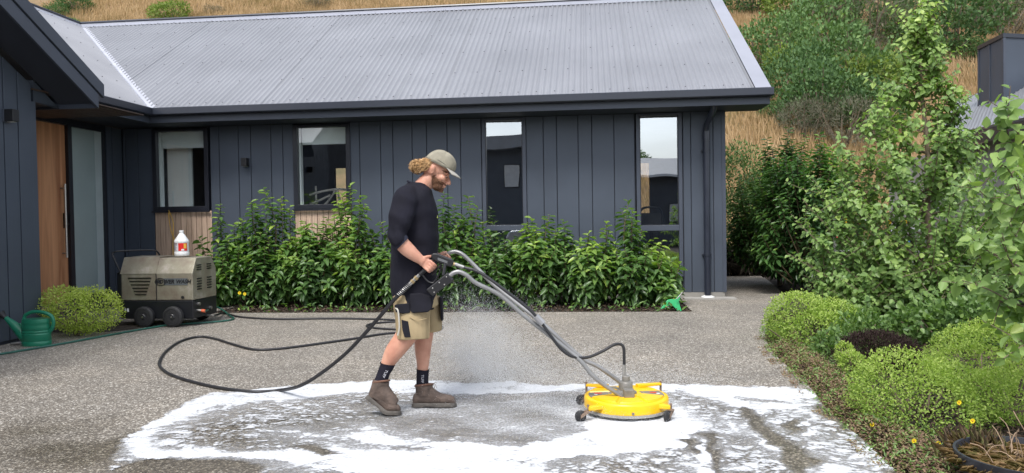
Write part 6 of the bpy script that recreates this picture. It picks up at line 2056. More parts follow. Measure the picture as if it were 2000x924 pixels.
    al = N(nt, 'ShaderNodeMath', operation='MAXIMUM'); L.new(al0.outputs[0], al.inputs[0]); L.new(f4.outputs[0], al.inputs[1])
    tb = N(nt, 'ShaderNodeBsdfTransparent')
    mx = N(nt, 'ShaderNodeMixShader')
    L.new(al.outputs[0], mx.inputs[0]); L.new(tb.outputs[0], mx.inputs[1]); L.new(p.outputs[0], mx.inputs[2])
    L.new(mx.outputs[0], nt.nodes['Material Output'].inputs['Surface'])
    b = N(nt, 'ShaderNodeBump'); b.inputs['Strength'].default_value = 0.7; b.inputs['Distance'].default_value = 0.02
    L.new(x2.outputs[0], b.inputs['Height']); L.new(b.outputs[0], p.inputs['Normal'])
    return m
fo_ = link_mesh('foam', fme, foam_mat(), None, smooth=True)
tag(fo_, 'white soap foam spread in streaks and lace over the wet driveway', 'foam')
stuff(fo_)

# ---- spray mist round the cleaner: fine droplets hanging in the air
def mist(puffs, n, r0, lab, seed):
    rg = np.random.RandomState(seed)
    w = np.array([p[6] for p in puffs]); ids = rg.choice(len(puffs), n, p=w / w.sum())
    B = np.array([p[:6] for p in puffs])[ids]
    pos = B[:, :3] + B[:, 3:6] * rg.randn(n, 3) * 0.5
    # wisps: thin out by a slow noise
    q = np.sin(pos[:, 0] * 5 + seed) * np.sin(pos[:, 2] * 6 + pos[:, 0] * 3) + 0.5 * np.sin(pos[:, 0] * 13 + pos[:, 2] * 9 + pos[:, 1] * 5)
    pos = pos[(rg.rand(n) < 0.62 + 0.35 * q) & (pos[:, 2] > 0.02)]
    n = len(pos)
    r = r0 * (0.5 + rg.rand(n))
    T = np.array([(1, 1, 1), (1, -1, -1), (-1, 1, -1), (-1, -1, 1)], float) * 0.75
    v = (pos[:, None, :] + T[None] * r[:, None, None]).reshape(-1, 3)
    f = (np.array([(0, 1, 2), (0, 3, 1), (0, 2, 3), (1, 3, 2)])[None] + (np.arange(n) * 4)[:, None, None]).reshape(-1, 3)
    me = bpy.data.meshes.new('spray_mist')
    me.vertices.add(len(v)); me.vertices.foreach_set('co', v.ravel())
    me.loops.add(f.size); me.loops.foreach_set('vertex_index', f.ravel().astype(np.int32))
    me.polygons.add(len(f)); me.polygons.foreach_set('loop_start', np.arange(0, f.size, 3, dtype=np.int32)); me.polygons.foreach_set('loop_total', np.full(len(f), 3, dtype=np.int32))
    me.update(calc_edges=True)
    me.materials.append(mistm)
    o = link_mesh('spray_mist', me, None)
    tag(o, lab, 'mist'); stuff(o)
mistm, nt_, p_ = new_mat('water_droplets')
p_.inputs['Base Color'].default_value = (0.9, 0.92, 0.94, 1)
p_.inputs['Roughness'].default_value = 0.6
tr_ = N(nt_, 'ShaderNodeBsdfTranslucent'); tr_.inputs['Color'].default_value = (0.95, 0.96, 0.98, 1)
mx_ = N(nt_, 'ShaderNodeMixShader'); mx_.inputs[0].default_value = 0.5
nt_.links.new(p_.outputs[0], mx_.inputs[1]); nt_.links.new(tr_.outputs[0], mx_.inputs[2])
nt_.links.new(mx_.outputs[0], nt_.nodes['Material Output'].inputs['Surface'])
mist([(0.15, 5.75, 0.10, .85, .45, .22, 1.0), (-0.25, 5.7, 0.18, .45, .4, .3, .6), (0.75, 5.6, 0.06, .8, .4, .14, .5), (0.72, 5.03, 0.03, .55, .45, .06, .25), (0.35, 5.0, .03, .4, .3, .06, .2)], 230000, 0.0010, 'low white spray mist drifting behind the surface cleaner over the foam', 3)
mist([(-0.42, 6.2, 0.30, .40, .35, .42, 1.0), (-0.15, 6.3, 0.36, .45, .3, .32, .5)], 90000, 0.0010, 'thin white spray mist rising behind the man, in front of the laurels', 9)
# ================================================================== THE MAN
KP = Pm / FPX
def P(x, y, dy=0.0):
    return gy(x, y, Pm + dy)
man = thing('person', 'bearded man in cap, dark long sleeved top and khaki shorts pushing the surface cleaner', 'person', (P(800, 800).x, Pm, 0), 0)
YA = Vector((0, 1, 0))
def limb(mb, st, ex=2.0, n=20, sub=3):
    C_ = catmull([P(a, b, c) for a, b, c, d, e in st], sub)
    Rr = catmull([Vector((d * KP, e, 0)) for a, b, c, d, e in st], sub)
    rr = []
    for i, c in enumerate(C_):
        t = (C_[min(i + 1, len(C_) - 1)] - C_[max(i - 1, 0)]).normalized()
        nn = t.cross(YA).normalized()
        B = nn.cross(t).normalized()
        ring = []
        for k in range(n):
            a = 2 * math.pi * k / n
            ca, sa = math.cos(a), math.sin(a)
            q = 2.0 / ex
            ring.append(c + nn * (Rr[i].x * math.copysign(abs(ca) ** q, ca)) + B * (Rr[i].y * math.copysign(abs(sa) ** q, sa)))
        rr.append(ring)
    mb.rings(rr)
    return mb

def skin_mat():
    m, nt, p = new_mat('skin')
    L = nt.links
    tc = N(nt, 'ShaderNodeTexCoord')
    nz = N(nt, 'ShaderNodeTexNoise'); nz.inputs['Scale'].default_value = 9; nz.inputs['Detail'].default_value = 6
    L.new(tc.outputs['Object'], nz.inputs['Vector'])
    rp = ramp(nt, [(0.3, (0.44, 0.20, 0.135)), (0.55, (0.57, 0.30, 0.21)), (0.8, (0.66, 0.38, 0.28))])
    L.new(nz.outputs['Fac'], rp.inputs[0]); L.new(rp.outputs[0], p.inputs['Base Color'])
    p.inputs['Roughness'].default_value = 0.5
    p.inputs['Subsurface Weight'].default_value = 0.12
    p.inputs['Subsurface Radius'].default_value = (0.02, 0.008, 0.004)
    return m
skin = skin_mat()
def cloth(name, col, var=0.12, scale=600, vs=7, rough=0.9):
    return pmat(name, col, rough, var=var, vs=vs, bump=0.25, bs=scale, spec=0.2)
navy = cloth('navy_jersey', (0.011, 0.011, 0.018), 0.25)
khaki = cloth('khaki_cotton', (0.36, 0.28, 0.165), 0.15)
capm = cloth('faded_olive_cap', (0.27, 0.25, 0.195), 0.22, vs=18)
sockm = cloth('dark_sock', (0.016, 0.015, 0.024), 0.2)
bootm = pmat('dusty_brown_leather', (0.095, 0.068, 0.055), 0.75, var=0.35, vs=22, bump=0.4, bs=90)
solem = pmat('boot_sole_rubber', (0.10, 0.09, 0.08), 0.8, var=0.3, vs=30, bump=0.3, bs=120)

tl = R(21)
HFm = Matrix(((math.cos(tl), 0, math.sin(tl)), (0, 1, 0), (-math.sin(tl), 0, math.cos(tl))))   # columns: forward, side, up
hc = P(853, 326)
def H(f_, s, u_):
    return hc + HFm @ Vector((f_, s, u_))
b = MB()
# skull, face, jaw
b.ell(H(-0.005, 0, 0.0), (0.098, 0.077, 0.100), HFm)
b.ell(H(0.030, 0, -0.055), (0.066, 0.060, 0.078), HFm)
b.ell(H(0.045, 0, -0.105), (0.045, 0.046, 0.045), HFm)
b.ell(H(0.072, 0, -0.130), (0.022, 0.026, 0.020), HFm)       # chin
b.ell(H(0.092, 0, -0.107), (0.014, 0.026, 0.017), HFm)       # mouth mound
b.ell(H(0.100, 0, -0.099), (0.009, 0.022, 0.0055), HFm)      # upper lip
b.ell(H(0.098, 0, -0.113), (0.009, 0.020, 0.006), HFm)       # lower lip
b.ell(H(0.088, 0, -0.022), (0.016, 0.050, 0.012), HFm)       # brow
nose = [(H(0.092, 0, -0.035), 0.010), (H(0.108, 0, -0.058), 0.0115), (H(0.122, 0, -0.077), 0.0135)]
b.tube([q[0] for q in nose], [q[1] for q in nose], 12)
b.ell(H(0.120, 0, -0.080), (0.014, 0.015, 0.011), HFm)
for s in (-1, 1):
    b.ell(H(0.105, s * 0.013, -0.083), (0.012, 0.009, 0.009), HFm)
    b.ell(H(0.066, s * 0.042, -0.060), (0.026, 0.022, 0.024), HFm)    # cheek
    b.ell(H(-0.012, s * 0.078, -0.030), (0.020, 0.008, 0.032), HFm @ Matrix.Rotation(s * 0.35, 3, 'Z'))   # ear
    b.ell(H(-0.018, s * 0.084, -0.020), (0.017, 0.006, 0.022), HFm @ Matrix.Rotation(s * 0.5, 3, 'Z'))
# neck and trunk
limb(b, [(846, 345, 0, 12, 0.050), (836, 352, 0, 15.5, 0.056), (825, 366, 0, 17.5, 0.062), (814, 384, 0, 22, 0.10), (812, 400, 0, 30, 0.15), (810, 450, 0, 35, 0.15), (808, 510, 0, 35, 0.14), (808, 560, 0, 36, 0.15), (812, 600, 0, 34, 0.15)])
# right arm (near the camera)
limb(b, [(800, 384, -0.13, 14, 0.05), (795, 392, -0.175, 17, 0.055), (786, 425, -0.215, 14.5, 0.048), (779, 458, -0.235, 13, 0.044), (784, 474, -0.238, 14, 0.046), (798, 489, -0.232, 13.5, 0.042), (814, 502, -0.225, 10.5, 0.033), (822, 508, -0.222, 8.6, 0.026), (828, 512, -0.222, 9.5, 0.022)])
# left arm
limb(b, [(800, 384, 0.13, 14, 0.05), (797, 392, 0.175, 17, 0.055), (800, 425, 0.225, 14.5, 0.048), (806, 458, 0.25, 13, 0.044), (818, 474, 0.25, 14, 0.044), (836, 490, 0.235, 12, 0.038), (849, 500, 0.225, 9.5, 0.030), (855, 503, 0.222, 8.5, 0.024)])
# legs
limb(b, [(810, 585, -0.085, 30, 0.095), (806, 620, -0.09, 27, 0.085), (797, 648, -0.095, 22.5, 0.072), (789, 662, -0.098, 20, 0.062), (779, 675, -0.10, 19, 0.056), (768, 690, -0.10, 17.5, 0.056), (758, 708, -0.10, 13.5, 0.045), (752, 722, -0.10, 10.5, 0.036), (745, 742, -0.10, 9.5, 0.033), (738, 760, -0.10, 11, 0.034)])
limb(b, [(822, 585, 0.085, 30, 0.095), (827, 620, 0.09, 25, 0.085), (828, 645, 0.095, 20, 0.07), (827, 662, 0.098, 18.5, 0.060), (826, 680, 0.10, 16.5, 0.056), (826, 697, 0.10, 14.5, 0.052), (826, 712, 0.10, 12.2, 0.042), (825, 728, 0.10, 10.5, 0.035), (825, 750, 0.10, 10, 0.034), (827, 775, 0.10, 12, 0.036)])
def hand(cx, cy, g, dy0, side, palm, thumb, wrist_r=None):
    """side -1: back of the hand toward the camera"""
    gx_, gy_ = g
    p_ = (-gy_, gx_) if side < 0 else (-gy_, gx_)
    # p_ : direction the fingers wrap toward
    p_ = (0.75, 0.66) if side < 0 else (0.60, 0.80)
    lens = (1.0, 1.06, 1.0, 0.82)
    for i in range(4):
        o = (1.5 - i) * 5.5
        x0, y0 = cx + gx_ * o, cy + gy_ * o
        l_ = lens[i]
        pts = [P(x0 - p_[0] * 7, y0 - p_[1] * 7, dy0 + side * 0.026), P(x0 + p_[0] * 3, y0 + p_[1] * 3, dy0 + side * 0.036), P(x0 + p_[0] * 8.3 * l_, y0 + p_[1] * 8.3 * l_, dy0 + side * 0.020),
               P(x0 + p_[0] * 8.5 * l_, y0 + p_[1] * 8.5 * l_, dy0 - side * 0.012), P(x0 + p_[0] * 4 * l_, y0 + p_[1] * 4 * l_, dy0 - side * 0.026), P(x0 - p_[0] * 1.5, y0 - p_[1] * 1.5, dy0 - side * 0.024)]
        q = 0.92 if i == 3 else 1.0
        rads = [0.0105 * q, 0.0108 * q, 0.0102 * q, 0.0092 * q, 0.0085 * q, 0.0070 * q]
        c = catmull(pts, 3)
        rs_ = [x.x for x in catmull([Vector((r_, 0, 0)) for r_ in rads], 3)]
        b.tube(c, rs_, 10)
        b.ell(c[-1], (0.007, 0.007, 0.007), seg=8, rin=6)
        b.ell(pts[2], (0.0108 * q,) * 3, seg=8, rin=6)
        b.ell(pts[1], (0.0115 * q,) * 3, seg=8, rin=6)
    # palm
    (ax, ay), (bx, by) = palm
    for f_ in (0, .33, .66, 1.0):
        c = P(ax + (bx - ax) * f_, ay + (by - ay) * f_, dy0 + side * 0.024)
        w = 0.030 + 0.010 * f_
        gg = (P(cx + gx_, cy + gy_) - P(cx, cy)).normalized()
        Mp = Matrix((gg, YA, gg.cross(YA))).transposed()
        b.ell(c, (w, 0.016, 0.020), Mp)
    c = catmull([P(x, y, d_) for x, y, d_ in thumb], 3)
    b.tube(c, [0.014 - 0.0006 * i for i in range(len(c))], 10)
    b.ell(c[-1], (0.009,) * 3, seg=8, rin=6)
hand(839, 520, (0.66, -0.75), -0.20, -1, ((825, 510), (836, 517)), [(826, 505, -0.222), (834, 502, -0.222), (842, 501, -0.205), (848, 503, -0.182)])
hand(867, 502, (0.80, -0.60), 0.18, 1, ((856, 502), (863, 498)), [(856, 502, 0.205), (860, 508, 0.195), (864, 512, 0.165), (869, 512, 0.15)])
bod = bake(b, [('REMESH', dict(mode='VOXEL', voxel_size=0.0042, use_smooth_shade=True)), ('SMOOTH', dict(factor=0.5, iterations=3))])
link_mesh('body', place_world(bod, man), skin, man, smooth=True)

# eyes, brows, beard
dark = pmat('eye_dark', (0.03, 0.02, 0.015), 0.2)
for s in (-1, 1):
    e = MB().ell(H(0.087, s * 0.031, -0.043), (0.0085, 0.0085, 0.0055), HFm, seg=12, rin=8).build('eye', pmat('eye_white', (0.35, 0.30, 0.28), 0.4), man, smooth=True)
    MB().ell(H(0.0945, s * 0.032, -0.045), (0.004, 0.005, 0.005), HFm, seg=10, rin=6).build('iris', dark, e, smooth=True)
    MB().tube([H(0.088, s * 0.022, -0.042 + 0.006), H(0.095, s * 0.033, -0.034), H(0.082, s * 0.042, -0.042)], 0.003, 6).build('eyelid', skin, e, smooth=True)
hairm = pmat('blond_hair', (0.44, 0.27, 0.12), 0.5, var=0.45, vs=60)
beardm = pmat('brown_beard', (0.17, 0.08, 0.04), 0.75, var=0.45, vs=120)
rb = random.Random(4)
def strands(mb, pts, r, seg=4):
    mb.tube(pts, r, seg, False)
bd = MB()
cnt = 0
while cnt < 3200:
    # random points over the jaw and cheeks
    f_ = rb.uniform(-0.015, 0.105); u_ = rb.uniform(-0.152, -0.045)
    line = -0.060 - 0.30 * max(0, f_ - 0.0)          # upper edge of the beard falls toward the mouth
    if u_ > line + (0.03 if f_ < 0.015 else 0.0): continue
    s = rb.choice((-1, 1)) * rb.uniform(0.0, 1.0)
    # project to face surface: approximate by ellipsoids
    best = None
    for (c, r3) in (((0.030, -0.055), (0.066, 0.060, 0.078)), ((0.045, -0.105), (0.045, 0.046, 0.045)), ((0.072, -0.130), (0.022, 0.026, 0.020))):
        q = 1 - ((f_ - c[0]) / r3[0]) ** 2 - ((u_ - c[1]) / r3[2]) ** 2
        if q > 0:
            y = r3[1] * math.sqrt(q)
            best = max(best or 0, y)
    if best is None: continue
    y = best * (1 if rb.random() < 0.75 else abs(s)) * (1 if s > 0 else -1)
    p0 = H(f_, y * 0.985, u_)
    p1 = H(f_ + 0.006, y * 1.0 + math.copysign(0.004, y), u_ - 0.010)
    strands(bd, [p0, p1], [0.0015, 0.0007], 3)
    cnt += 1
for i in range(700):       # chin and lip front
    a = rb.uniform(-1.2, 1.2)
    u_ = rb.choice((rb.uniform(-0.150, -0.122), rb.uniform(-0.096, -0.088)))
    rr_ = 0.026 if u_ < -0.12 else 0.016
    cf = 0.072 if u_ < -0.12 else 0.090
    p0 = H(cf + rr_ * math.cos(a) * 0.9, 0.026 * math.sin(a), u_)
    strands(bd, [p0, p0 + HFm @ Vector((0.004, 0.003 * math.sin(a), -0.008))], [0.0011, 0.0005], 3)
stuff(bd.build('beard', beardm, man))
# curly hair bunch at the back of the neck
hr = MB()
cen = P(816, 325)
hr.ell(P(828, 321), (0.048, 0.062, 0.038), HFm)
base_hair = bake(hr, [('REMESH', dict(mode='VOXEL', voxel_size=0.006, use_smooth_shade=True))])
ho = link_mesh('hair', place_world(base_hair, man), hairm, man, smooth=True)
cu2 = MB()
for i in range(520):
    a, c_ = rb.uniform(0, 6.28), rb.uniform(-1, 1)
    sn = math.sqrt(1 - c_ * c_)
    d = Vector((sn * math.cos(a), sn * math.sin(a), c_))
    p = Vector((cen.x, cen.y, cen.z)) + Vector((d.x * 0.052, d.y * 0.064, d.z * 0.043)) * rb.uniform(0.55, 1.08)
    if p.x > P(834, 325).x: continue
    rad = rb.uniform(0.006, 0.011)
    ax = Vector((rb.uniform(-1, 1), rb.uniform(-1, 1), rb.uniform(-1, 1))).normalized()
    o_ = ax.orthogonal().normalized(); w_ = ax.cross(o_)
    ph = rb.uniform(0, 6.28)
    pts = [p + ax * (t - .5) * 0.030 + (o_ * math.cos(ph + t * 9) + w_ * math.sin(ph + t * 9)) * rad for t in [k / 12 for k in range(13)]]
    cu2.tube(pts, [0.0019 * math.sin(0.25 + 2.6 * k / 12) for k in range(13)], 4, False)
for i in range(150):       # strands sweeping back from under the cap past the ear
    s = rb.uniform(-1, 1)
    sy = math.copysign(0.070 + rb.uniform(0, .012), s)
    p0 = P(840 + rb.uniform(-2, 6), 314 + rb.uniform(-4, 12), sy * 0.95)
    p1 = P(828 + rb.uniform(-3, 3), 318 + rb.uniform(-8, 16), sy * rb.uniform(0.6, 1.0))
    p2 = P(816 + rb.uniform(-6, 6), 324 + rb.uniform(-12, 14), sy * rb.uniform(0.2, 0.8))
    cu2.tube(catmull([p0, p1 + Vector((0, 0, rb.uniform(-.004, .004))), p2], 4), [0.0022, 0.0025, 0.0026, 0.0027, 0.0027, 0.0026, 0.0024, 0.002, 0.0015], 4, False)
stuff(cu2.build('curls', hairm, man))
for s in (-1, 1):
    MB().tube([H(0.050, s * 0.060, -0.010), H(0.078, s * 0.045, -0.016), H(0.098, s * 0.022, -0.022)], [0.003, 0.0042, 0.003], 6).build('eyebrow', beardm, man, smooth=True)
MB().tube([H(0.094, -0.021, -0.105), H(0.1035, -0.010, -0.107), H(0.106, 0, -0.107), H(0.1035, 0.010, -0.107), H(0.094, 0.021, -0.105)], [0.0012, 0.002, 0.002, 0.002, 0.0012], 6).build('teeth', pmat('teeth', (0.5, 0.46, 0.40), 0.4), man, smooth=True)

# cap
ct_ = R(27.4)
CF = Matrix(((math.cos(ct_), 0, math.sin(ct_)), (0, 1, 0), (-math.sin(ct_), 0, math.cos(ct_))))
cc_ = P(858, 323.5)
def Cp(f_, s, u_):
    return cc_ + CF @ Vector((f_, s, u_))
cm = MB()
rows = []
for i in range(11):
    ph = i / 10 * math.pi / 2
    ring = []
    for k in range(36):
        a = 2 * math.pi * k / 36
        rx, ry = 0.111, 0.090
        cr2, h = math.cos(ph) ** 0.85 if ph < math.pi / 2 - 1e-6 else 0.0, 0.108 * math.sin(ph) ** 1.0
        wr = 1 + 0.012 * math.sin(5 * a + 3 * ph) * math.cos(ph) + 0.010 * math.sin(9 * a + 1.3) * (1 - i / 10)
        ring.append(Cp(rx * cr2 * math.cos(a) * wr + 0.006 * math.sin(ph * 2), ry * cr2 * math.sin(a) * wr, h))
    rows.append(ring)
cm.rings(rows[:-1], False)
cm.v.append(Cp(0, 0, 0.108)); t_ = len(cm.v) - 1
for k in range(36):
    cm.f.append((9 * 36 + k, 9 * 36 + (k + 1) % 36, t_))
cap_ = cm.build('cap', capm, man, smooth=True, fix=True)
sm = cap_.modifiers.new('thick', 'SOLIDIFY'); sm.thickness = 0.002; sm.offset = 0
bmz = MB()
g2 = []
nu, nv = 17, 6
for j in range(nv):
    for i in range(nu):
        a = (i / (nu - 1) - 0.5) * 2.0
        t = j / (nv - 1)
        r0f, r0s = 0.109 * math.cos(a), 0.089 * math.sin(a)
        ext = 0.064 * math.cos(a * 0.62) ** 1.0 * t
        g2.append(Cp(r0f + ext * 1.0, r0s * (1 + 0.05 * t), 0.004 - 0.020 * t ** 1.2 - 0.004 * (abs(a) / 1.0) ** 2 * t))
bmz.v = g2
for j in range(nv - 1):
    for i in range(nu - 1):
        q = j * nu + i
        bmz.f.append((q, q + 1, q + nu + 1, q + nu))
brim = bmz.build('brim', pmat('pale_brim', (0.36, 0.34, 0.30), 0.8, var=0.1), cap_, smooth=True)
sm = brim.modifiers.new('thick', 'SOLIDIFY'); sm.thickness = 0.004
for a in (0.55, -0.55, 1.57, -1.57, 2.6, -2.6):
    pts = [Cp(0.1125 * math.cos(ph) ** .85 * math.cos(a) + 0.006 * math.sin(ph * 2), 0.0912 * math.cos(ph) ** .85 * math.sin(a), 0.109 * math.sin(ph)) for ph in [k / 10 * 1.5 for k in range(11)]]
    MB().tube(pts, 0.0012, 4).build('seam', capm, cap_)
band = [Cp(0.1125 * math.cos(a), 0.0912 * math.sin(a), 0.014) for a in [2 * math.pi * k / 40 for k in range(41)]]
MB().tube(band, 0.0015, 4).build('seam', capm, cap_)
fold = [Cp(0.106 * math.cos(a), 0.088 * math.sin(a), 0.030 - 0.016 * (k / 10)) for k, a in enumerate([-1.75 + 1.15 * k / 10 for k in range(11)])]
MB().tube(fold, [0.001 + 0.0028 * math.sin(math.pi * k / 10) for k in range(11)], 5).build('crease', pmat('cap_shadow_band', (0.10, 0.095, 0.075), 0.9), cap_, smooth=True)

# shirt
def wrinkle(amp, fx, fz, extra=None):
    def f(co, no):
        out = co.copy()
        for i in range(len(co)):
            x, y, z = co[i]
            w = noise.noise(Vector((x * fx, y * fx * 0.6, z * fz))) + 0.5 * noise.noise(Vector((x * fx * 2.2 + z * 6, y * fx, z * fz * 1.9)))
            a = amp
            if extra: a = extra(x, y, z, amp)
            out[i] = co[i] + no[i] * w * a
        return out
    return f
s_ = MB()
trunk_rows = [(356, 799, 834, 0.066), (362, 793, 838, 0.095), (370, 784, 842, 0.150), (384, 774, 846, 0.190), (405, 769, 852, 0.196), (430, 767, 855.5, 0.190), (460, 764, 856.5, 0.182), (490, 762.5, 855.5, 0.178), (520, 761.5, 854.5, 0.178), (550, 761.5, 853.5, 0.182), (580, 765, 851, 0.186), (604, 771, 847, 0.184)]
rr = []
rows2 = catmull([Vector((y, l, r_)) for y, l, r_, d in trunk_rows], 3)
dps = catmull([Vector((d, 0, 0)) for y, l, r_, d in trunk_rows], 3)
for q, dpt in zip(rows2, dps):
    y, l, r_ = q
    ring = []
    for k in range(28):
        a = 2 * math.pi * k / 28
        ca, sa = math.cos(a), math.sin(a)
        e = 2 / 2.4
        px_ = (l + r_) / 2 + (r_ - l) / 2 * math.copysign(abs(ca) ** e, ca)
        slope = (px_ - 815) * 0.25 if y < 372 else 0            # collar drops toward the front
        ring.append(P(px_, y + slope * max(0, (372 - y) / 16), dpt.x * math.copysign(abs(sa) ** e, sa)))
    rr.append(ring)
s_.rings(rr)
limb(s_, [(806, 382, -0.10, 24, 0.06), (795, 388, -0.172, 25, 0.070), (787, 410, -0.205, 22.5, 0.068), (780, 435, -0.232, 21.5, 0.064), (777, 455, -0.243, 20.5, 0.062), (779, 467, -0.243, 18.5, 0.060), (784, 473.5, -0.241, 15.8, 0.055)], sub=3)
limb(s_, [(806, 382, 0.10, 24, 0.06), (797, 388, 0.172, 25, 0.070), (799, 410, 0.215, 22.5, 0.068), (803, 435, 0.24, 21.5, 0.064), (807, 455, 0.255, 20.5, 0.062), (812, 466, 0.255, 18, 0.060), (819, 474, 0.253, 15.8, 0.055)], sub=3)
zc = P(780, 455).z
def shx(x, y, z, amp):
    near_sleeve = abs(y - Pm) > 0.19
    bunch = math.exp(-((z - zc) / 0.09) ** 2)
    return amp * (1.0 + (2.0 * bunch if near_sleeve else 0.0))
shirt = bake(s_, [('REMESH', dict(mode='VOXEL', voxel_size=0.007, use_smooth_shade=True)), ('SMOOTH', dict(factor=0.5, iterations=4))], wrinkle(0.0095, 6.5, 9, shx))
sh = link_mesh('shirt', place_world(shirt, man), navy, man, smooth=True)
# cuffs and collar as slightly proud ribbed bands
cfb = MB(); limb(cfb, [(779.5, 469, -0.242, 17.6, 0.057), (784, 474, -0.241, 16.4, 0.055), (786, 476, -0.240, 15.8, 0.053)], sub=2)
cfb.build('cuff', cloth('navy_rib', (0.025, 0.028, 0.045)), sh, smooth=True)
col_pts = [P(817 + 21 * math.cos(a), 363.5 + 0.45 * 21 * math.cos(a), 0.068 * math.sin(a)) for a in [2 * math.pi * k / 28 for k in range(29)]]
MB().tube(col_pts, 0.007, 7).build('collar', cloth('navy_collar', (0.012, 0.012, 0.022)), sh, smooth=True)
MB().tube([P(849, 409, -0.06), P(853, 418, -0.055), P(854.5, 426, -0.06)], 0.003, 5).build('chest_print', pmat('lime_print', (0.5, 0.6, 0.15), 0.6), sh)

# shorts
h_ = MB()
limb(h_, [(809, 570, 0, 42, 0.176), (811, 590, 0, 43, 0.182), (815, 606, 0, 44, 0.178)], ex=2.4)
limb(h_, [(808, 588, -0.088, 36, 0.095), (806, 615, -0.094, 34, 0.098), (806, 638, -0.098, 32.5, 0.097), (806.5, 661, -0.10, 31.8, 0.093)], ex=2.3)
limb(h_, [(826, 588, 0.088, 34, 0.095), (834, 612, 0.094, 30, 0.098), (838, 632, 0.098, 27, 0.094), (840, 647, 0.10, 24.5, 0.088)], ex=2.3)
shorts = bake(h_, [('REMESH', dict(mode='VOXEL', voxel_size=0.007, use_smooth_shade=True)), ('SMOOTH', dict(factor=0.5, iterations=3))], wrinkle(0.006, 9, 7))
so = link_mesh('shorts', place_world(shorts, man), khaki, man, smooth=True)
def patch(pts, dy, mat, name, parent, th=0.006, bev=0.002):
    return MB().prism([P(x, y, dy) for x, y in pts], (0, th, 0)).build(name, mat, parent, fix=True, bevel=bev)
blk2 = cloth('black_canvas', (0.014, 0.014, 0.020), 0.3)
patch([(784, 625), (797, 628), (800, 645), (802, 659), (790, 659), (786, 645)], -0.198, blk2, 'pocket_patch', so, 0.02)
patch([(770, 596), (800, 592), (801, 611), (786, 613), (773, 610)], -0.196, blk2, 'pocket_flap', so, 0.03, 0.005)
patch([(800, 574), (822, 573), (842, 580), (846, 590), (843, 603), (836, 610), (806, 612), (801, 608)], -0.203, blk2, 'tool_pouch', so, 0.035, 0.008)
patch([(858, 580), (863, 582), (864, 628), (861, 626)], 0.0, blk2, 'side_panel', so, 0.10, 0.003)
MB().tube(catmull([P(772, 601, -0.19), P(777, 606, -0.196), P(779, 620, -0.196), P(780, 640, -0.196), P(777, 655, -0.194)], 4), 0.006, 6).build('white_seam_tape', pmat('pale_tape', (0.5, 0.48, 0.42), 0.8), so, smooth=True)
MB().tube(catmull([P(800, 620, -0.195), P(815, 626, -0.198), P(833, 622, -0.192)], 4), 0.0025, 5).build('pocket_seam', khaki, so)
MB().tube(catmull([P(838, 600, -0.178), P(838.5, 630, -0.165), P(838, 660, -0.165)], 4), 0.0025, 5).build('seam', khaki, so)

# socks
for st, tx, dy in (([(757, 710, -0.10, 15.0, 0.050), (755.5, 716, -0.10, 13.4, 0.046), (750, 727, -0.10, 12, 0.041), (745, 742, -0.10, 12.5, 0.040), (738, 758, -0.10, 13, 0.038)], (752, 730, 28), -0.10),
                   ([(826, 721.5, 0.10, 12.9, 0.043), (825.5, 728, 0.10, 12.2, 0.041), (825, 745, 0.10, 12.2, 0.040), (826, 770, 0.10, 13, 0.038)], (825, 740, 2), 0.10)):
    q = MB(); limb(q, st)
    so_ = q.build('sock', sockm, man, smooth=True)
    me = text_mesh('TUFF', 0.026, 0, 0.0006, 0.0)
    c = P(tx[0], tx[1], dy - 0.046)
    me.transform(Matrix.Translation(c) @ Matrix.Rotation(R(-tx[2] * 0.0 + (0)), 4, 'Y') @ RX @ Matrix.Rotation(R(-90 + (-tx[2])) if tx[2] > 10 else R(-92), 4, 'Z'))
    place_world(me, man)
    link_mesh('sock_lettering', me, pmat('white_knit', (0.5, 0.5, 0.55), 0.8), so_)

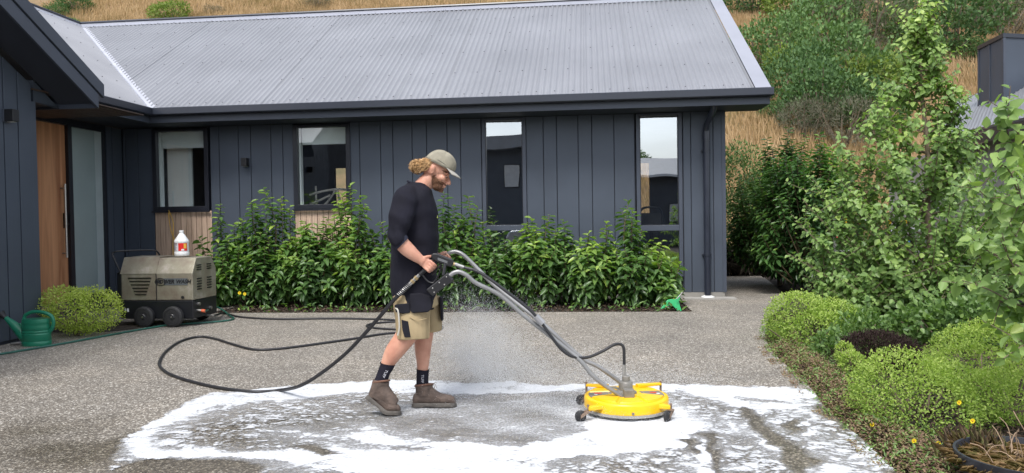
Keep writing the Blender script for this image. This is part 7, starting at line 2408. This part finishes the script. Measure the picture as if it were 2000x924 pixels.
# boots
def boot(curve, dy, shaft, fill=None):
    """curve(s) -> (px, py, angle down in radians) of the sole line; s in metres"""
    def BP(s, h, w):
        x, y, a = curve(s)
        return P(x + h / KP * math.sin(a), y - h / KP * math.cos(a), dy + w)
    up = MB()
    sta = [(0.004, 0.018, 0.070, 0.022), (0.015, 0.016, 0.095, 0.032), (0.05, 0.016, 0.11, 0.037), (0.10, 0.016, 0.13, 0.038), (0.135, 0.016, 0.142, 0.041), (0.165, 0.016, 0.122, 0.045), (0.20, 0.016, 0.100, 0.049), (0.235, 0.016, 0.092, 0.050), (0.265, 0.016, 0.089, 0.047), (0.290, 0.016, 0.074, 0.037), (0.303, 0.018, 0.050, 0.022)]
    rings_ = []
    for s, h0, h1, w in sta:
        ring = []
        for k in range(20):
            a = 2 * math.pi * k / 20
            ca, sa = math.cos(a), math.sin(a)
            q = 2 / 2.6
            hh = (h0 + h1) / 2 + (h1 - h0) / 2 * math.copysign(abs(sa) ** q, sa)
            ww = w * math.copysign(abs(ca) ** q, ca) * (1 - 0.28 * max(0, sa))
            ring.append(BP(s, hh, ww))
        rings_.append(ring)
    up.rings(rings_)
    limb(up, [(x, y, dy, hw2, hd2) for x, y, hw2, hd2 in shaft])
    if fill:
        limb(up, [(x, y, dy, hw2, hd2) for x, y, hw2, hd2 in fill])
    me = bake(up, [('REMESH', dict(mode='VOXEL', voxel_size=0.0045, use_smooth_shade=True)), ('SMOOTH', dict(factor=0.5, iterations=3))], wrinkle(0.003, 22, 22))
    bt = thing_part('boot', me)
    so2 = MB()
    rings_ = []
    for i in range(25):
        s = -0.004 + 0.314 * i / 24
        e = min(1, max(0, (s + 0.004) / 0.03)) ** .5 * min(1, max(0, (0.311 - s) / 0.045)) ** .5
        w = (0.040 + 0.013 * min(1, max(0, (s - 0.09) / 0.1))) * max(e, .25)
        heel = 0.004 if 0.085 < s < 0.13 else -0.002
        hgt = 0.030
        rings_.append([BP(s, heel, -w), BP(s, heel, w), BP(s, hgt * .5, w + 0.002), BP(s, hgt, w), BP(s, hgt, -w), BP(s, hgt * .5, -w - 0.002)])
    so2.rings(rings_)
    so2.build('sole', solem, bt, fix=True, smooth=False, bevel=0.002)
    sx_, sy_, sw_, sd_ = shaft[-1]
    ringp = [P(sx_ + 0.97 * sw_ * math.cos(a) , sy_ + 2.0 - 2.0 * math.cos(a), dy + 0.96 * sd_ * math.sin(a)) for a in [2 * math.pi * k / 20 for k in range(21)]]
    MB().tube(ringp, 0.0075, 7).build('padded_collar', pmat('boot_collar', (0.15, 0.075, 0.05), 0.8), bt, smooth=True)
    # laces
    for i in range(5):
        f = i / 4
        (xa, ya, ha, da), (xb, yb, hb2, db) = shaft[-1], shaft[0]
        a_ = BP(0.165 - 0.035 * f, 0.108 + 0.05 * f, -0.02)
        b2 = BP(0.170 - 0.035 * f, 0.112 + 0.05 * f, 0.02)
        MB().tube([a_, a_.lerp(b2, .5) + Vector((0.006, 0, 0.003)), b2], 0.0022, 5).build('lace', pmat('lace_tan', (0.30, 0.25, 0.18), 0.8), bt)
    top = BP(0.145, 0.165, 0)
    for dx, dz in ((0.03, 0.005), (0.026, -0.03), (0.012, -0.035)):
        MB().tube(catmull([top, top + Vector((dx * .6, -0.01, dz * .3 + .008)), top + Vector((dx, -0.012, dz))], 4), 0.0018, 4).build('lace', pmat('lace_tan', (0.30, 0.25, 0.18), 0.8), bt)
    return bt
def thing_part(name, me):
    return link_mesh(name, place_world(me, man), bootm, man, smooth=True)
yb_ = 801.5
# far boot flat on the ground at y=Pm+0.1 : its ground pixel row
gpx = None
def ground_row(px, Y):
    lo, hi = 600.0, 900.0
    for _ in range(40):
        m_ = (lo + hi) / 2
        if gy(px, m_, Y).z > 0: lo = m_
        else: hi = m_
    return lo
yf = ground_row(845, Pm + 0.10) - 0.6
yn = ground_row(770, Pm - 0.10) - 0.6
boot(lambda s: (805 + s / KP, yf, 0.0), 0.10, [(829, 772, 18, 0.042), (828.5, 760, 17.5, 0.044), (828, 750, 17.5, 0.045)])
def near_curve(s):
    # integrate direction
    x, y = 783.0, yn
    n = 40
    ang = 0
    def a_of(t):
        f = min(1, max(0, (0.225 - t) / 0.07))
        return R(38) * f * f * (3 - 2 * f)
    t = 0.305
    ds_ = 0.305 / 61
    if s > 0.305:
        return x + (s - .305) / KP, y, 0.0
    while t > s:
        a = a_of(t - ds_ / 2)
        st_ = min(ds_, t - s)
        x -= st_ / KP * math.cos(a) * 0.93
        y -= st_ / KP * math.sin(a)
        t -= st_
    return x, y, a_of(s)
boot(near_curve, -0.10, [(736, 778, 18, 0.042), (741, 760, 17.0, 0.044), (744.5, 743, 16.5, 0.045)], [(743, 758, 16, 0.043), (752, 771, 16, 0.043), (764, 784, 14.5, 0.045), (772, 791, 11, 0.044)])
print('rows', yf, yn, near_curve(0.0), near_curve(0.15))
